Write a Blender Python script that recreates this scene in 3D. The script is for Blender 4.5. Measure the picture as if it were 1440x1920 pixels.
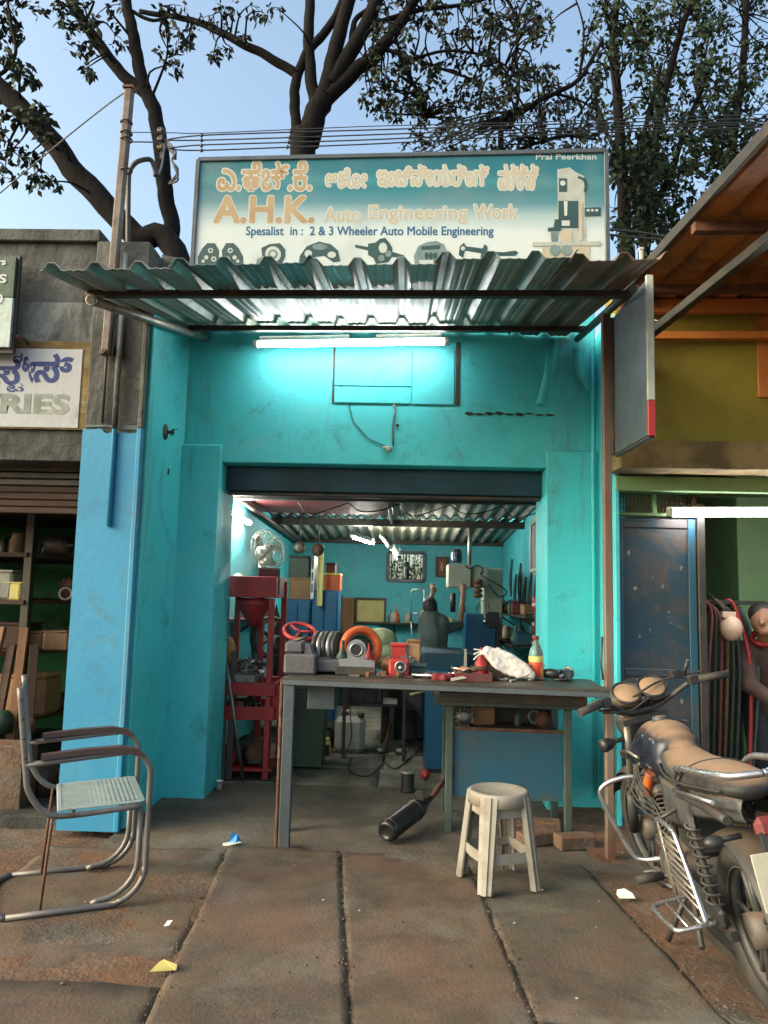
import bpy, math, random
from math import *
from mathutils import Vector, Matrix, noise
random.seed(7)
for o in list(bpy.data.objects): bpy.data.objects.remove(o)
SC = bpy.context.scene
COL = SC.collection
# ------------------------------------------------------------ camera, sky, sun, exposure
FPX = 1442.0
YAW, PIT, ROL, CH = radians(1.7), radians(6.24), radians(1.35), 1.4
_f = Vector((-sin(YAW)*cos(PIT), cos(YAW)*cos(PIT), sin(PIT)))
_r0 = Vector((cos(YAW), sin(YAW), 0)); _u0 = _r0.cross(_f)
_r = _r0*cos(ROL) + _u0*sin(ROL); _u = -_r0*sin(ROL) + _u0*cos(ROL)
cd = bpy.data.cameras.new('camera'); cam = bpy.data.objects.new('camera', cd); COL.objects.link(cam)
cd.sensor_fit = 'VERTICAL'; cd.sensor_height = 36; cd.lens = FPX/1920*36; cd.clip_end = 2000; cd.clip_start = .05
M = Matrix((( _r.x, _u.x, -_f.x, 0), (_r.y, _u.y, -_f.y, 0), (_r.z, _u.z, -_f.z, CH), (0, 0, 0, 1)))
cam.matrix_world = M
SC.camera = cam
SUN_EL, SUN_AZ = radians(26), radians(250)      # late light, sun veiled by haze far to the left along the street
w = bpy.data.worlds.new('World'); SC.world = w; w.use_nodes = True
nt = w.node_tree; bg = nt.nodes['Background']
sk = nt.nodes.new('ShaderNodeTexSky'); sk.sky_type = 'NISHITA'; sk.sun_disc = False
sk.sun_elevation = SUN_EL; sk.sun_rotation = SUN_AZ; sk.air_density = 0.85; sk.dust_density = 9.0; sk.ozone_density = 0.4; sk.altitude = 900
hz = nt.nodes.new('ShaderNodeMix'); hz.data_type = 'RGBA'; hz.blend_type = 'MULTIPLY'; hz.inputs[0].default_value = 1; hz.inputs[7].default_value = (1.14, 1.19, 1.06, 1)   # uniform tint multiplied into the sky colour, lifting and shifting its light
nt.links.new(sk.outputs[0], hz.inputs[6]); nt.links.new(hz.outputs[2], bg.inputs[0]); bg.inputs[1].default_value = 0.08
sl = bpy.data.lights.new('sun', 'SUN'); so = bpy.data.objects.new('sun', sl); COL.objects.link(so)
sl.energy = 0.05; sl.angle = radians(25); sl.color = (1, .93, .85)
sd = Vector((sin(SUN_AZ)*cos(SUN_EL), cos(SUN_AZ)*cos(SUN_EL), sin(SUN_EL)))
so.rotation_euler = sd.to_track_quat('Z', 'Y').to_euler()
so.location = (0, -6, 8)
vs = SC.view_settings; vs.view_transform = 'Standard'; vs.look = 'None'; vs.exposure = 2.4; vs.gamma = 1; vs.use_curve_mapping = False
SC.render.engine = 'CYCLES'
SC.cycles.max_bounces = 7; SC.cycles.diffuse_bounces = 4; SC.cycles.glossy_bounces = 3; SC.cycles.transmission_bounces = 4
# ------------------------------------------------------------ helpers
def at(px, py, Y):                                   # photo pixel -> point on the plane at distance Y
    a = (px-720)/FPX; b = -(py-960)/FPX
    d = _f + a*_r + b*_u
    t = Y/d.y
    return Vector((d.x*t, Y, CH+d.z*t))
def gr(px, py, z=0):
    a = (px-720)/FPX; b = -(py-960)/FPX
    d = _f + a*_r + b*_u
    t = (z-CH)/d.z
    return Vector((d.x*t, d.y*t, z))
def V(*a): return Vector(a)
def lin(c): return tuple((x/255/12.92 if x/255 <= .04045 else ((x/255+.055)/1.055)**2.4) for x in c)
OFF = {}
def tag(o, label=None, cat=None, group=None, kind=None):
    if label: o['label'] = label
    if cat: o['category'] = cat
    if group: o['group'] = group
    if kind: o['kind'] = kind
    return o
def thing(name, label, cat, loc=(0,0,0), group=None, rot=None, local=False):
    o = bpy.data.objects.new(name, None); COL.objects.link(o); o.location = loc; o.empty_display_size = .1
    if rot: o.rotation_euler = rot
    OFF[o.name] = Vector((0,0,0)) if local else Vector(loc)
    return tag(o, label, cat, group)
def copy_tree(o, parent=None):
    c = o.copy(); COL.objects.link(c); c.parent = parent
    for ch in list(o.children): copy_tree(ch, c)
    return c
class MB:
    def __init__(s): s.v = []; s.f = []; s.s = []
    def add(s, vs_, fs, smooth=False):
        n = len(s.v); s.v += [tuple(v) for v in vs_]; s.f += [tuple(i+n for i in f) for f in fs]; s.s += [smooth]*len(fs); return s
    def box(s, c, size, rot=None, bev=None):
        hx, hy, hz = size[0]/2, size[1]/2, size[2]/2
        b = min(hx, hy, hz)*.18 if bev is None else min(bev, min(hx, hy, hz)*.9)
        vs_ = []; idx = {}
        for sx in (-1, 1):
            for sy in (-1, 1):
                for sz in (-1, 1):
                    for k in range(3):
                        p = [sx*hx, sy*hy, sz*hz]
                        for j in range(3):
                            if j != k: p[j] -= (sx, sy, sz)[j]*b
                        idx[(sx, sy, sz, k)] = len(vs_); vs_.append(Vector(p))
        fs = []
        def q(ids):
            c_ = sum((vs_[i] for i in ids), Vector())/len(ids)
            n = (vs_[ids[1]]-vs_[ids[0]]).cross(vs_[ids[2]]-vs_[ids[1]])
            fs.append(ids if n.dot(c_) > 0 else ids[::-1])
        for k in range(3):
            i, j = (k+1) % 3, (k+2) % 3
            for sg in (-1, 1):
                l = []
                for a, b_ in ((-1, -1), (1, -1), (1, 1), (-1, 1)):
                    t = [0, 0, 0]; t[k] = sg; t[i] = a; t[j] = b_; l.append(idx[(*t, k)])
                q(l)
            for a in (-1, 1):
                for b_ in (-1, 1):
                    t0 = [0, 0, 0]; t0[i] = a; t0[j] = b_; t1 = t0[:]; t0[k] = -1; t1[k] = 1
                    q([idx[(*t0, i)], idx[(*t1, i)], idx[(*t1, j)], idx[(*t0, j)]])
        for sx in (-1, 1):
            for sy in (-1, 1):
                for sz in (-1, 1): q([idx[(sx, sy, sz, k)] for k in range(3)])
        c = Vector(c)
        if rot is not None:
            R = rot if isinstance(rot, Matrix) else Matrix.Rotation(rot, 3, 'Z')
            vs_ = [R @ v for v in vs_]
        return s.add([v+c for v in vs_], fs)
    def bb(s, x0, x1, y0, y1, z0, z1, bev=.004):
        return s.box(((x0+x1)/2, (y0+y1)/2, (z0+z1)/2), (x1-x0, y1-y0, z1-z0), None, bev)
    def bar(s, a, b, wd, ht, bev=.003, up=(0,0,1)):
        a, b = Vector(a), Vector(b); d = b-a; L = d.length; d.normalize()
        x = d.cross(Vector(up))
        if x.length < 1e-3: x = Vector((1, 0, 0))
        x.normalize(); z = x.cross(d)
        R = Matrix((x, d, z)).transposed()
        return s.box((a+b)/2, (wd, L, ht), R, bev)
    def tube(s, pts, r, seg=8, closed=False, smooth=True, cap=True):
        pts = [Vector(p) for p in pts]; n = len(pts)
        rs = r if isinstance(r, (list, tuple)) else [r]*n
        vs_ = []; up = None
        for i, p in enumerate(pts):
            if closed: t = pts[(i+1) % n]-pts[i-1]
            else: t = pts[min(i+1, n-1)]-pts[max(i-1, 0)]
            if t.length < 1e-9: t = Vector((0, 0, 1))
            t.normalize()
            if up is None:
                up = t.orthogonal().normalized()
            else:
                up = up-t*up.dot(t)
                if up.length < 1e-6: up = t.orthogonal()
                up.normalize()
            bi = t.cross(up)
            for k in range(seg):
                a = 2*pi*k/seg; vs_.append(p+(up*cos(a)+bi*sin(a))*rs[i])
        fs = []
        for i in range(n if closed else n-1):
            j = (i+1) % n
            for k in range(seg):
                k2 = (k+1) % seg; fs.append((i*seg+k, i*seg+k2, j*seg+k2, j*seg+k))
        s.add(vs_, fs, smooth)
        if cap and not closed:
            m = len(s.v)-len(vs_)
            s.f.append(tuple(m+k for k in range(seg))[::-1]); s.s.append(False)
            s.f.append(tuple(m+(n-1)*seg+k for k in range(seg))); s.s.append(False)
        return s
    def lathe(s, prof, c=(0,0,0), axis=(0,0,1), seg=20, smooth=True, sharp=False, cap=True):
        ax = Vector(axis).normalized(); R = ax.to_track_quat('Z', 'Y').to_matrix(); c = Vector(c)
        pr = []
        for i, p in enumerate(prof):
            pr.append(p)
            if sharp and 0 < i < len(prof)-1: pr.append(p)
        vs_ = [c+R @ Vector((r*cos(2*pi*k/seg), r*sin(2*pi*k/seg), z)) for r, z in pr for k in range(seg)]
        fs = []
        for i in range(len(pr)-1):
            if sharp and i % 2 == 1: continue
            for k in range(seg):
                k2 = (k+1) % seg; fs.append((i*seg+k, i*seg+k2, (i+1)*seg+k2, (i+1)*seg+k))
        s.add(vs_, fs, smooth)
        m = len(s.v)-len(vs_)
        if not cap: return s
        if prof[0][0] > 1e-5: s.f.append(tuple(m+k for k in range(seg))[::-1]); s.s.append(False)
        if prof[-1][0] > 1e-5: s.f.append(tuple(m+(len(pr)-1)*seg+k for k in range(seg))); s.s.append(False)
        return s
    def cyl(s, a, b, r, seg=16, r2=None):
        a, b = Vector(a), Vector(b); L = (b-a).length
        return s.lathe([(r, 0), (r if r2 is None else r2, L)], a, b-a, seg)
    def torus(s, c, axis, R, r, seg=28, ts=8, arc=None):
        ax = Vector(axis).normalized(); Q = ax.to_track_quat('Z', 'Y').to_matrix(); c = Vector(c)
        if arc: return s.tube([c+Q @ Vector((R*cos(a), R*sin(a), 0)) for a in [arc[0]+(arc[1]-arc[0])*i/seg for i in range(seg+1)]], r, ts)
        return s.tube([c+Q @ Vector((R*cos(2*pi*i/seg), R*sin(2*pi*i/seg), 0)) for i in range(seg)], r, ts, closed=True)
    def ball(s, c, r, seg=12, rings=8, rot=None):
        if not isinstance(r, (tuple, list, Vector)): r = (r, r, r)
        c = Vector(c); vs_ = []; fs = []
        for i in range(rings+1):
            t = pi*i/rings
            for k in range(seg):
                a = 2*pi*k/seg; v = Vector((r[0]*sin(t)*cos(a), r[1]*sin(t)*sin(a), r[2]*cos(t)))
                vs_.append(c+(rot @ v if rot is not None else v))
        for i in range(rings):
            for k in range(seg):
                k2 = (k+1) % seg; fs.append((i*seg+k, (i+1)*seg+k, (i+1)*seg+k2, i*seg+k2))
        return s.add(vs_, fs, True)
    def prism(s, out, depth, o=(0,0,0), U=(1,0,0), W=(0,0,1)):
        U = Vector(U); W = Vector(W); N = U.cross(W).normalized(); o = Vector(o); n = len(out)
        ar = sum(out[i][0]*out[(i+1) % n][1]-out[(i+1) % n][0]*out[i][1] for i in range(n))
        if ar < 0: out = out[::-1]
        a = [o+U*u+W*v for u, v in out]; b = [p-N*depth for p in a]
        fs = [tuple(range(n)), tuple(range(2*n-1, n-1, -1))]
        for i in range(n):
            j = (i+1) % n; fs.append((i, n+i, n+j, j))
        return s.add(a+b, fs)
    def grid(s, fn, nu, nv, smooth=True):
        vs_ = [fn(i/nu, j/nv) for j in range(nv+1) for i in range(nu+1)]
        fs = [(j*(nu+1)+i, j*(nu+1)+i+1, (j+1)*(nu+1)+i+1, (j+1)*(nu+1)+i) for j in range(nv) for i in range(nu)]
        return s.add(vs_, fs, smooth)
    def shell(s, fn, nu, nv, th, smooth=False):          # thin sheet with thickness th along -Z
        top = [Vector(fn(i/nu, j/nv)) for j in range(nv+1) for i in range(nu+1)]
        n = len(top); bot = [p-Vector((0, 0, th)) for p in top]; w_ = nu+1; fs = []
        for j in range(nv):
            for i in range(nu):
                a = j*w_+i; fs.append((a, a+1, a+w_+1, a+w_)); fs.append((n+a, n+a+w_, n+a+w_+1, n+a+1))
        for j in range(nv):
            for i, sg in ((0, 1), (nu, 0)):
                a = j*w_+i; b = a+w_; fs.append((a, b, n+b, n+a) if sg else (b, a, n+a, n+b))
        for i in range(nu):
            for j, sg in ((0, 0), (nv, 1)):
                a = j*w_+i; b = a+1; fs.append((a, b, n+b, n+a) if sg else (b, a, n+a, n+b))
        return s.add(top+bot, fs, smooth)
    def mesh(s, name, mat):
        me = bpy.data.meshes.new(name); me.from_pydata(s.v, [], s.f)
        me.polygons.foreach_set('use_smooth', s.s)
        if mat: me.materials.append(mat)
        me.update(); return me
    def build(s, name, mat, parent=None, label=None, cat=None, group=None, kind=None, loc=None, remesh=None, sm=4):
        if parent is not None: off = OFF[parent.name]
        elif loc is not None: off = Vector(loc)
        else:
            xs = [v[0] for v in s.v]; ys = [v[1] for v in s.v]; zs = [v[2] for v in s.v]
            off = Vector(((min(xs)+max(xs))/2, (min(ys)+max(ys))/2, min(zs)))
        s.v = [(v[0]-off.x, v[1]-off.y, v[2]-off.z) for v in s.v]
        me = s.mesh(name, mat)
        o = bpy.data.objects.new(name, me); COL.objects.link(o)
        if remesh:
            m = o.modifiers.new('r', 'REMESH'); m.mode = 'VOXEL'; m.voxel_size = remesh; m.use_smooth_shade = True
            m2 = o.modifiers.new('s', 'SMOOTH'); m2.iterations = sm; m2.factor = .5
            dg = bpy.context.evaluated_depsgraph_get(); me2 = bpy.data.meshes.new_from_object(o.evaluated_get(dg))
            o.modifiers.clear(); o.data = me2; me2.name = name
            me2.materials.clear(); me2.materials.append(mat)
            me2.polygons.foreach_set('use_smooth', [True]*len(me2.polygons))
        if parent is not None: o.parent = parent
        else: o.location = off
        OFF[o.name] = off
        return tag(o, label, cat, group, kind)
def arc(c, R, a0, a1, n, U=(1,0,0), W=(0,0,1)):
    c = Vector(c); U = Vector(U); W = Vector(W)
    return [c+U*(R*cos(a0+(a1-a0)*i/n))+W*(R*sin(a0+(a1-a0)*i/n)) for i in range(n+1)]
def spline(pts, n=6):
    pts = [Vector(p) for p in pts]; out = []
    for i in range(len(pts)-1):
        p0 = pts[max(i-1, 0)]; p1 = pts[i]; p2 = pts[i+1]; p3 = pts[min(i+2, len(pts)-1)]
        for k in range(n):
            t = k/n
            out.append(.5*((2*p1)+(p2-p0)*t+(2*p0-5*p1+4*p2-p3)*t*t+(3*p1-p0-3*p2+p3)*t**3))
    return out+[pts[-1]]
# ------------------------------------------------------------ materials
ALB = {'red_soil': .6, 'stone_slab': .48, 'grey_stone_slab': .48, 'oily_floor': 1.15, 'dirty_apron': .62, 'sky_blue_paint': .66, 'old_concrete': .58, 'pale_plaster': .72, 'olive_paint': .52, 'dusty_white_plastic': .56, 'thick_tan_dust': .7, 'chair_tube_paint': .6, 'pale_perforated_sheet': .66, 'warm_lit_rust_sheet': .85, 'rust_streaked_paint': .5, 'mossy_ledge': .8, 'red_paint': 1.25, 'dark_wood': .8, 'scuffed_blue_enamel': .8, 'blue_enamel': .85, 'teal_paint': .95, 'inner_teal_paint': .92, 'chipped_blue_door': .6, 'old_timber': .6, 'dirty_white_plastic': .8, 'dusty_seat_vinyl': .75, 'greenish_sheet': .8, 'galvanised_sheet': .85, 'hand_painted': .8, 'chalky_white_paint': .8}   # brightness gain on each base colour, balanced against sky and exposure
def mk(name, col, rough=.6, metal=0, col2=None, scale=5, lo=.4, hi=.65, col3=None, scale3=1.4, lo3=.55, hi3=.72, bump=.15, bscale=40, stretch=(1,1,1), spec=.5, rvar=.15):
    g_ = ALB.get(name, 1); col = tuple(c*g_ for c in col); col2 = tuple(c*g_ for c in col2) if col2 else None; col3 = tuple(c*g_ for c in col3) if col3 else None
    m = bpy.data.materials.new(name); m.use_nodes = True; t = m.node_tree; N = t.nodes; L = t.links; P = N['Principled BSDF']
    P.inputs['Roughness'].default_value = rough; P.inputs['Metallic'].default_value = metal; P.inputs['Specular IOR Level'].default_value = spec
    tc = N.new('ShaderNodeTexCoord'); mp = N.new('ShaderNodeMapping'); mp.inputs['Scale'].default_value = stretch
    L.new(tc.outputs['Object'], mp.inputs[0])
    def nz(sc, det=6, ro=.6):
        n = N.new('ShaderNodeTexNoise'); n.inputs['Scale'].default_value = sc; n.inputs['Detail'].default_value = det; n.inputs['Roughness'].default_value = ro
        L.new(mp.outputs[0], n.inputs['Vector']); return n
    def rng(src, a, b):
        r = N.new('ShaderNodeMapRange'); r.inputs[1].default_value = a; r.inputs[2].default_value = b; L.new(src, r.inputs[0]); return r.outputs[0]
    def mix(f, a, b):
        x = N.new('ShaderNodeMix'); x.data_type = 'RGBA'; L.new(f, x.inputs[0])
        for s_, i in ((a, 6), (b, 7)):
            if isinstance(s_, tuple): x.inputs[i].default_value = (*s_, 1)
            else: L.new(s_, x.inputs[i])
        return x.outputs[2]
    if col2 is None: col2 = tuple(c*.72 for c in col)
    n1 = nz(scale); out = mix(rng(n1.outputs[0], lo, hi), tuple(col), tuple(col2))
    if col3 is not None:
        n3 = nz(scale3, 8, .68); out = mix(rng(n3.outputs[0], lo3, hi3), out, tuple(col3))
    L.new(out, P.inputs['Base Color'])
    if rvar:
        r = N.new('ShaderNodeMapRange'); r.inputs[3].default_value = max(.03, rough-rvar); r.inputs[4].default_value = min(1, rough+rvar); L.new(n1.outputs[0], r.inputs[0]); L.new(r.outputs[0], P.inputs['Roughness'])
    if bump:
        nb = nz(bscale, 5, .65); b = N.new('ShaderNodeBump'); b.inputs['Strength'].default_value = bump; b.inputs['Distance'].default_value = .02
        L.new(nb.outputs[0], b.inputs['Height']); L.new(b.outputs[0], P.inputs['Normal'])
    return m
def stain(m, col, scale, lo, hi, strength=.75, st=(1,1,1)):
    t = m.node_tree; P = t.nodes['Principled BSDF']; src = P.inputs['Base Color'].links[0].from_socket
    tc = t.nodes.new('ShaderNodeTexCoord'); n = t.nodes.new('ShaderNodeTexNoise'); n.inputs['Scale'].default_value = scale; n.inputs['Detail'].default_value = 9; n.inputs['Roughness'].default_value = .72; n.inputs['Distortion'].default_value = .6
    mp = t.nodes.new('ShaderNodeMapping'); mp.inputs['Scale'].default_value = st; mp.inputs['Location'].default_value = (scale, scale*1.7, 3); t.links.new(tc.outputs['Object'], mp.inputs[0]); t.links.new(mp.outputs[0], n.inputs[0]); r = t.nodes.new('ShaderNodeMapRange'); r.inputs[1].default_value = lo; r.inputs[2].default_value = hi; r.inputs[4].default_value = strength; t.links.new(n.outputs[0], r.inputs[0])
    x = t.nodes.new('ShaderNodeMix'); x.data_type = 'RGBA'; x.inputs[7].default_value = (*col, 1); t.links.new(r.outputs[0], x.inputs[0]); t.links.new(src, x.inputs[6]); t.links.new(x.outputs[2], P.inputs['Base Color'])
    return m
def emit(name, col, st):
    m = bpy.data.materials.new(name); m.use_nodes = True; P = m.node_tree.nodes['Principled BSDF']
    P.inputs['Base Color'].default_value = (.8, .8, .8, 1); P.inputs['Emission Color'].default_value = (*col, 1); P.inputs['Emission Strength'].default_value = st
    return m
def glass(name, col=(.8,.9,.9), rough=.05):
    m = bpy.data.materials.new(name); m.use_nodes = True; P = m.node_tree.nodes['Principled BSDF']
    P.inputs['Base Color'].default_value = (*col, 1); P.inputs['Roughness'].default_value = rough; P.inputs['Transmission Weight'].default_value = .9; P.inputs['IOR'].default_value = 1.3
    return m
dirt = (.07, .05, .035)
T = {}
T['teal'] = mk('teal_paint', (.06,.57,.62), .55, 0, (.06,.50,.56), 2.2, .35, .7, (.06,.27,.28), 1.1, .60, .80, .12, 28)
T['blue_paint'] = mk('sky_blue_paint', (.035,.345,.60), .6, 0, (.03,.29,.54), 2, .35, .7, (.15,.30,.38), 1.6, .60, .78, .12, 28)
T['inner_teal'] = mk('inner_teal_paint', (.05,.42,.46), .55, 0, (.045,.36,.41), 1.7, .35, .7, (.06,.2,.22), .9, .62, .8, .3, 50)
T['concrete'] = mk('old_concrete', (.22,.22,.20), .9, 0, (.11,.11,.10), 3.5, .35, .68, (.03,.03,.028), 1.3, .46, .66, .6, 25)
T['concrete_lt'] = mk('pale_plaster', (.36,.37,.34), .9, 0, (.22,.23,.21), 4, .35, .68, (.07,.07,.06), 1.8, .52, .7, .5, 25)
T['soil'] = mk('red_soil', (.26,.115,.05), .95, 0, (.16,.08,.042), 3, .35, .65, (.09,.07,.055), 1.1, .5, .65, .8, 30)
T['slab'] = mk('stone_slab', (.205,.148,.088), .92, 0, (.125,.09,.057), 4.2, .38, .62, (.235,.128,.088), 1.5, .50, .60, .35, 60)
T['slab2'] = mk('grey_stone_slab', (.17,.142,.098), .92, 0, (.115,.096,.068), 4.5, .38, .62, (.215,.122,.084), 1.2, .54, .62, .35, 60)
T['floor'] = mk('oily_floor', (.16,.145,.105), .75, 0, (.09,.08,.055), 3, .35, .65, (.035,.03,.025), 1.6, .52, .68, .5, 40)
T['apron'] = mk('dirty_apron', (.19,.148,.105), .85, 0, (.12,.095,.068), 3.4, .35, .65, (.075,.065,.048), 1.3, .48, .66, .5, 40)
T['galv'] = mk('galvanised_sheet', (.34,.35,.30), .48, .3, (.23,.245,.205), 3, .3, .7, (.14,.12,.085), 2.2, .55, .72, .12, 20)
T['galv_green'] = mk('greenish_sheet', (.17,.24,.205), .5, .25, (.10,.16,.14), 3, .3, .7, (.11,.09,.06), 2, .52, .7, .12, 20)
T['galv_rust'] = mk('rusty_sheet', (.20,.13,.08), .6, .3, (.13,.075,.045), 4, .3, .7, (.20,.20,.16), 2, .58, .72, .15, 30)
T['roof_rust'] = mk('warm_lit_rust_sheet', (.60,.22,.05), .6, 0, (.45,.14,.03), 4, .3, .7, (.09,.035,.015), 1.8, .50, .66, .15, 30)  # rust, with warm light on the canopy underside put into the orange
T['cement'] = mk('cement_sheet', (.26,.27,.23), .85, 0, (.16,.165,.14), 4, .3, .7, (.07,.065,.05), 2, .52, .7, .3, 40)
T['cream_sheet'] = mk('translucent_sheet', (.62,.60,.45), .6, 0, (.5,.47,.34), 4)
T['dark_steel'] = mk('dark_steel', (.045,.043,.04), .5, .5, (.08,.065,.05), 8, .4, .7, (.13,.065,.035), 4, .58, .7, .2, 60)
T['steel'] = mk('worn_steel', (.28,.28,.28), .42, .8, (.17,.165,.16), 9, .35, .7, (.11,.07,.05), 4, .58, .72, .15, 60)
T['rust'] = mk('rusted_steel', (.15,.065,.035), .8, .2, (.08,.04,.025), 12, .35, .65, (.2,.15,.12), 5, .55, .7, .4, 70)
T['pole_paint'] = mk('rust_streaked_paint', (.34,.27,.22), .6, .2, (.30,.14,.085), 6, .4, .6, (.1,.06,.04), 4, .56, .7, .2, 50, (1,1,.2))
T['blue_steel'] = mk('blue_enamel', (.012,.125,.25), .42, .1, (.012,.10,.20), 5, .35, .7, (.06,.075,.08), 4, .6, .76, .08, 50)
T['blue_dirty'] = mk('scuffed_blue_enamel', (.014,.10,.17), .55, .1, (.03,.085,.12), 4, .35, .65, (.10,.095,.08), 3.5, .52, .74, .12, 50)
T['shutter_blue'] = mk('dark_blue_shutter', (.008,.05,.075), .5, .2, (.006,.035,.05), 4, .35, .65, (.03,.03,.028), 3, .56, .72, .1, 40)
T['grey_blue'] = mk('grey_blue_paint', (.075,.092,.105), .5, .2, (.05,.062,.07), 7, .35, .7, (.12,.075,.05), 5, .60, .74, .15, 60)
T['green_grey'] = mk('green_grey_paint', (.075,.105,.095), .5, .2, (.05,.07,.065), 7, .35, .7, (.11,.075,.05), 5, .60, .74, .15, 60)
T['red'] = mk('red_paint', (.30,.018,.018), .5, .1, (.20,.014,.014), 6, .35, .7, (.09,.03,.025), 3, .56, .72, .15, 60)
T['maroon'] = mk('maroon_paint', (.13,.016,.018), .55, 0, (.09,.014,.014), 6, .35, .7, dirt, 3, .56, .72, .15, 60)
T['orange'] = mk('orange_paint', (.55,.10,.015), .5, 0, (.40,.07,.012), 8, .35, .7, dirt, 5, .6, .74, .15, 60)
T['rubber'] = mk('black_rubber', (.022,.021,.02), .7, 0, (.045,.04,.034), 7, .45, .7, None, 3, bump=.2)
T['black'] = mk('black_plastic', (.015,.015,.016), .45, 0, (.03,.028,.026), 7, .45, .7)
T['dgreen'] = mk('dark_green_plastic', (.02,.055,.028), .5, 0, (.03,.05,.03), 6, .4, .7, (.07,.06,.045), 4, .58, .74)
T['dteal'] = mk('dark_teal_plastic', (.015,.05,.05), .5, 0, (.02,.035,.035), 6)
T['white_pl'] = mk('dirty_white_plastic', (.48,.46,.38), .5, 0, (.36,.34,.27), 6, .35, .7, (.16,.13,.09), 4, .58, .76, .1)
T['stool'] = mk('dusty_white_plastic', (.50,.47,.41), .55, 0, (.40,.37,.31), 7, .35, .7, (.22,.17,.125), 5, .52, .72, .12, 50)
T['white'] = mk('white_enamel', (.68,.70,.66), .45, 0, (.55,.56,.52), 5)
T['beige'] = mk('beige_machine_paint', (.42,.42,.33), .5, .05, (.34,.34,.26), 5, .35, .7, (.14,.12,.085), 5, .6, .76, .1)
T['chrome'] = mk('dull_chrome', (.58,.58,.60), .28, .95, (.36,.34,.32), 12, .4, .7, (.20,.15,.11), 6, .58, .72, .05, 60)
T['alu'] = mk('dusty_aluminium', (.33,.31,.28), .5, .7, (.22,.19,.16), 10, .4, .7, (.16,.11,.075), 6, .52, .7, .2, 60)
T['dusty_black'] = mk('dusty_black_paint', (.035,.034,.034), .55, .1, (.075,.065,.055), 9, .38, .65, (.19,.13,.09), 5, .56, .72, .15, 50)
T['dust_tan'] = mk('thick_tan_dust', (.42,.27,.165), .9, 0, (.34,.215,.13), 6, .35, .7, (.24,.17,.11), 4, .55, .72, .2, 60)
T['navy'] = mk('navy_tank_paint', (.018,.024,.055), .22, .1, (.05,.05,.06), 6, .42, .7, (.16,.12,.095), 4, .60, .74, .04, 50)
T['tube_paint'] = mk('chair_tube_paint', (.27,.25,.235), .45, .35, (.20,.18,.165), 8, .35, .7, (.14,.085,.06), 5, .58, .72, .12, 60)
T['arm_wood'] = mk('dark_armrest_wood', (.085,.05,.04), .5, 0, (.05,.03,.026), 6, .35, .7, None, 3, bump=.15, stretch=(1,6,6))
T['mesh_white'] = mk('pale_perforated_sheet', (.52,.60,.57), .5, .2, (.40,.46,.43), 9, .35, .7, (.2,.2,.17), 5, .6, .75)
T['wood'] = mk('brown_wood', (.19,.085,.03), .65, 0, (.12,.05,.02), 4, .35, .7, None, 3, bump=.2, stretch=(6,6,1))
T['timber'] = mk('old_timber', (.11,.055,.035), .8, 0, (.06,.032,.022), 6, .35, .7, None, 3, bump=.3, stretch=(.6,6,6))
T['card'] = mk('cardboard', (.30,.17,.085), .8, 0, (.22,.12,.06), 5)
T['yellow'] = mk('pale_yellow_card', (.62,.55,.18), .7, 0, (.52,.45,.14), 5)
T['paper'] = mk('yellowed_paper', (.47,.43,.18), .8, 0, (.40,.36,.14), 8)
T['sack'] = mk('white_plastic_sack', (.66,.63,.60), .5, 0, (.55,.50,.47), 7, .35, .7, (.40,.33,.28), 4, .6, .76, .4, 22)
T['olive'] = mk('olive_paint', (.46,.38,.04), .8, 0, (.38,.32,.038), 3, .35, .7, (.27,.19,.03), 1.4, .52, .72, .3, 40)
T['ledge'] = mk('mossy_ledge', (.28,.20,.075), .9, 0, (.14,.09,.03), 5, .38, .62, (.36,.33,.20), 4, .56, .7, .6, 25)
T['green_wall'] = mk('green_distemper', (.16,.27,.125), .85, 0, (.13,.22,.105), 2, .35, .7, (.09,.11,.05), 1.1, .5, .7, .3, 40)
T['green_wall_l'] = mk('bright_green_distemper', (.06,.25,.115), .85, 0, (.05,.2,.095), 2, .35, .7, (.03,.05,.03), 1.3, .54, .72, .3, 40)
T['skin'] = mk('skin', (.30,.16,.095), .55, 0, (.25,.13,.075), 8, bump=.05)
T['hair'] = mk('black_hair', (.012,.011,.01), .6, 0, (.02,.018,.016), 30, bump=.3)
T['shirt'] = mk('grey_green_shirt', (.10,.12,.11), .9, 0, (.07,.085,.078), 7, bump=.3, bscale=18)
T['trousers'] = mk('dark_trousers', (.03,.032,.038), .9, 0, (.02,.022,.028), 7, bump=.3, bscale=18)
T['brown_cloth'] = mk('brown_jacket', (.075,.046,.035), .9, 0, (.05,.03,.026), 6, bump=.3, bscale=18)
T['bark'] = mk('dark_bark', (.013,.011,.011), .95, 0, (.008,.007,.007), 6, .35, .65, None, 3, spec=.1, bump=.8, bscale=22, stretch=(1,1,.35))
T['copper'] = mk('copper_winding', (.25,.11,.05), .5, .4, (.15,.07,.035), 9)
T['clearpl'] = glass('bottle_plastic', (.75,.78,.72), .12)
T['pane'] = glass('window_glass', (.82,.9,.9), .03)
for k_ in ('slab', 'slab2', 'floor', 'apron', 'soil'):
    stain(T[k_], (.04,.033,.027), 2.3, .49, .66, .75); stain(T[k_], (.03,.025,.02), 13, .60, .70, .75); stain(T[k_], (.05,.042,.034), 70, .60, .70, .55); stain(T[k_], (.17,.145,.115), 60, .57, .68, .5); stain(T[k_], (.13,.125,.105), 1.7, .50, .62, .55)
for k_ in ('slab', 'slab2'): stain(T[k_], (.14,.066,.042), .9, .47, .62, .4); stain(T[k_], (.028,.024,.02), 1.25, .53, .66, .75)
for k_ in ('concrete', 'concrete_lt'): stain(T[k_], (.025,.024,.022), 2.0, .44, .60, .9, (1,1,.3)); stain(T[k_], (.02,.02,.018), 8, .54, .66, .7)
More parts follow.
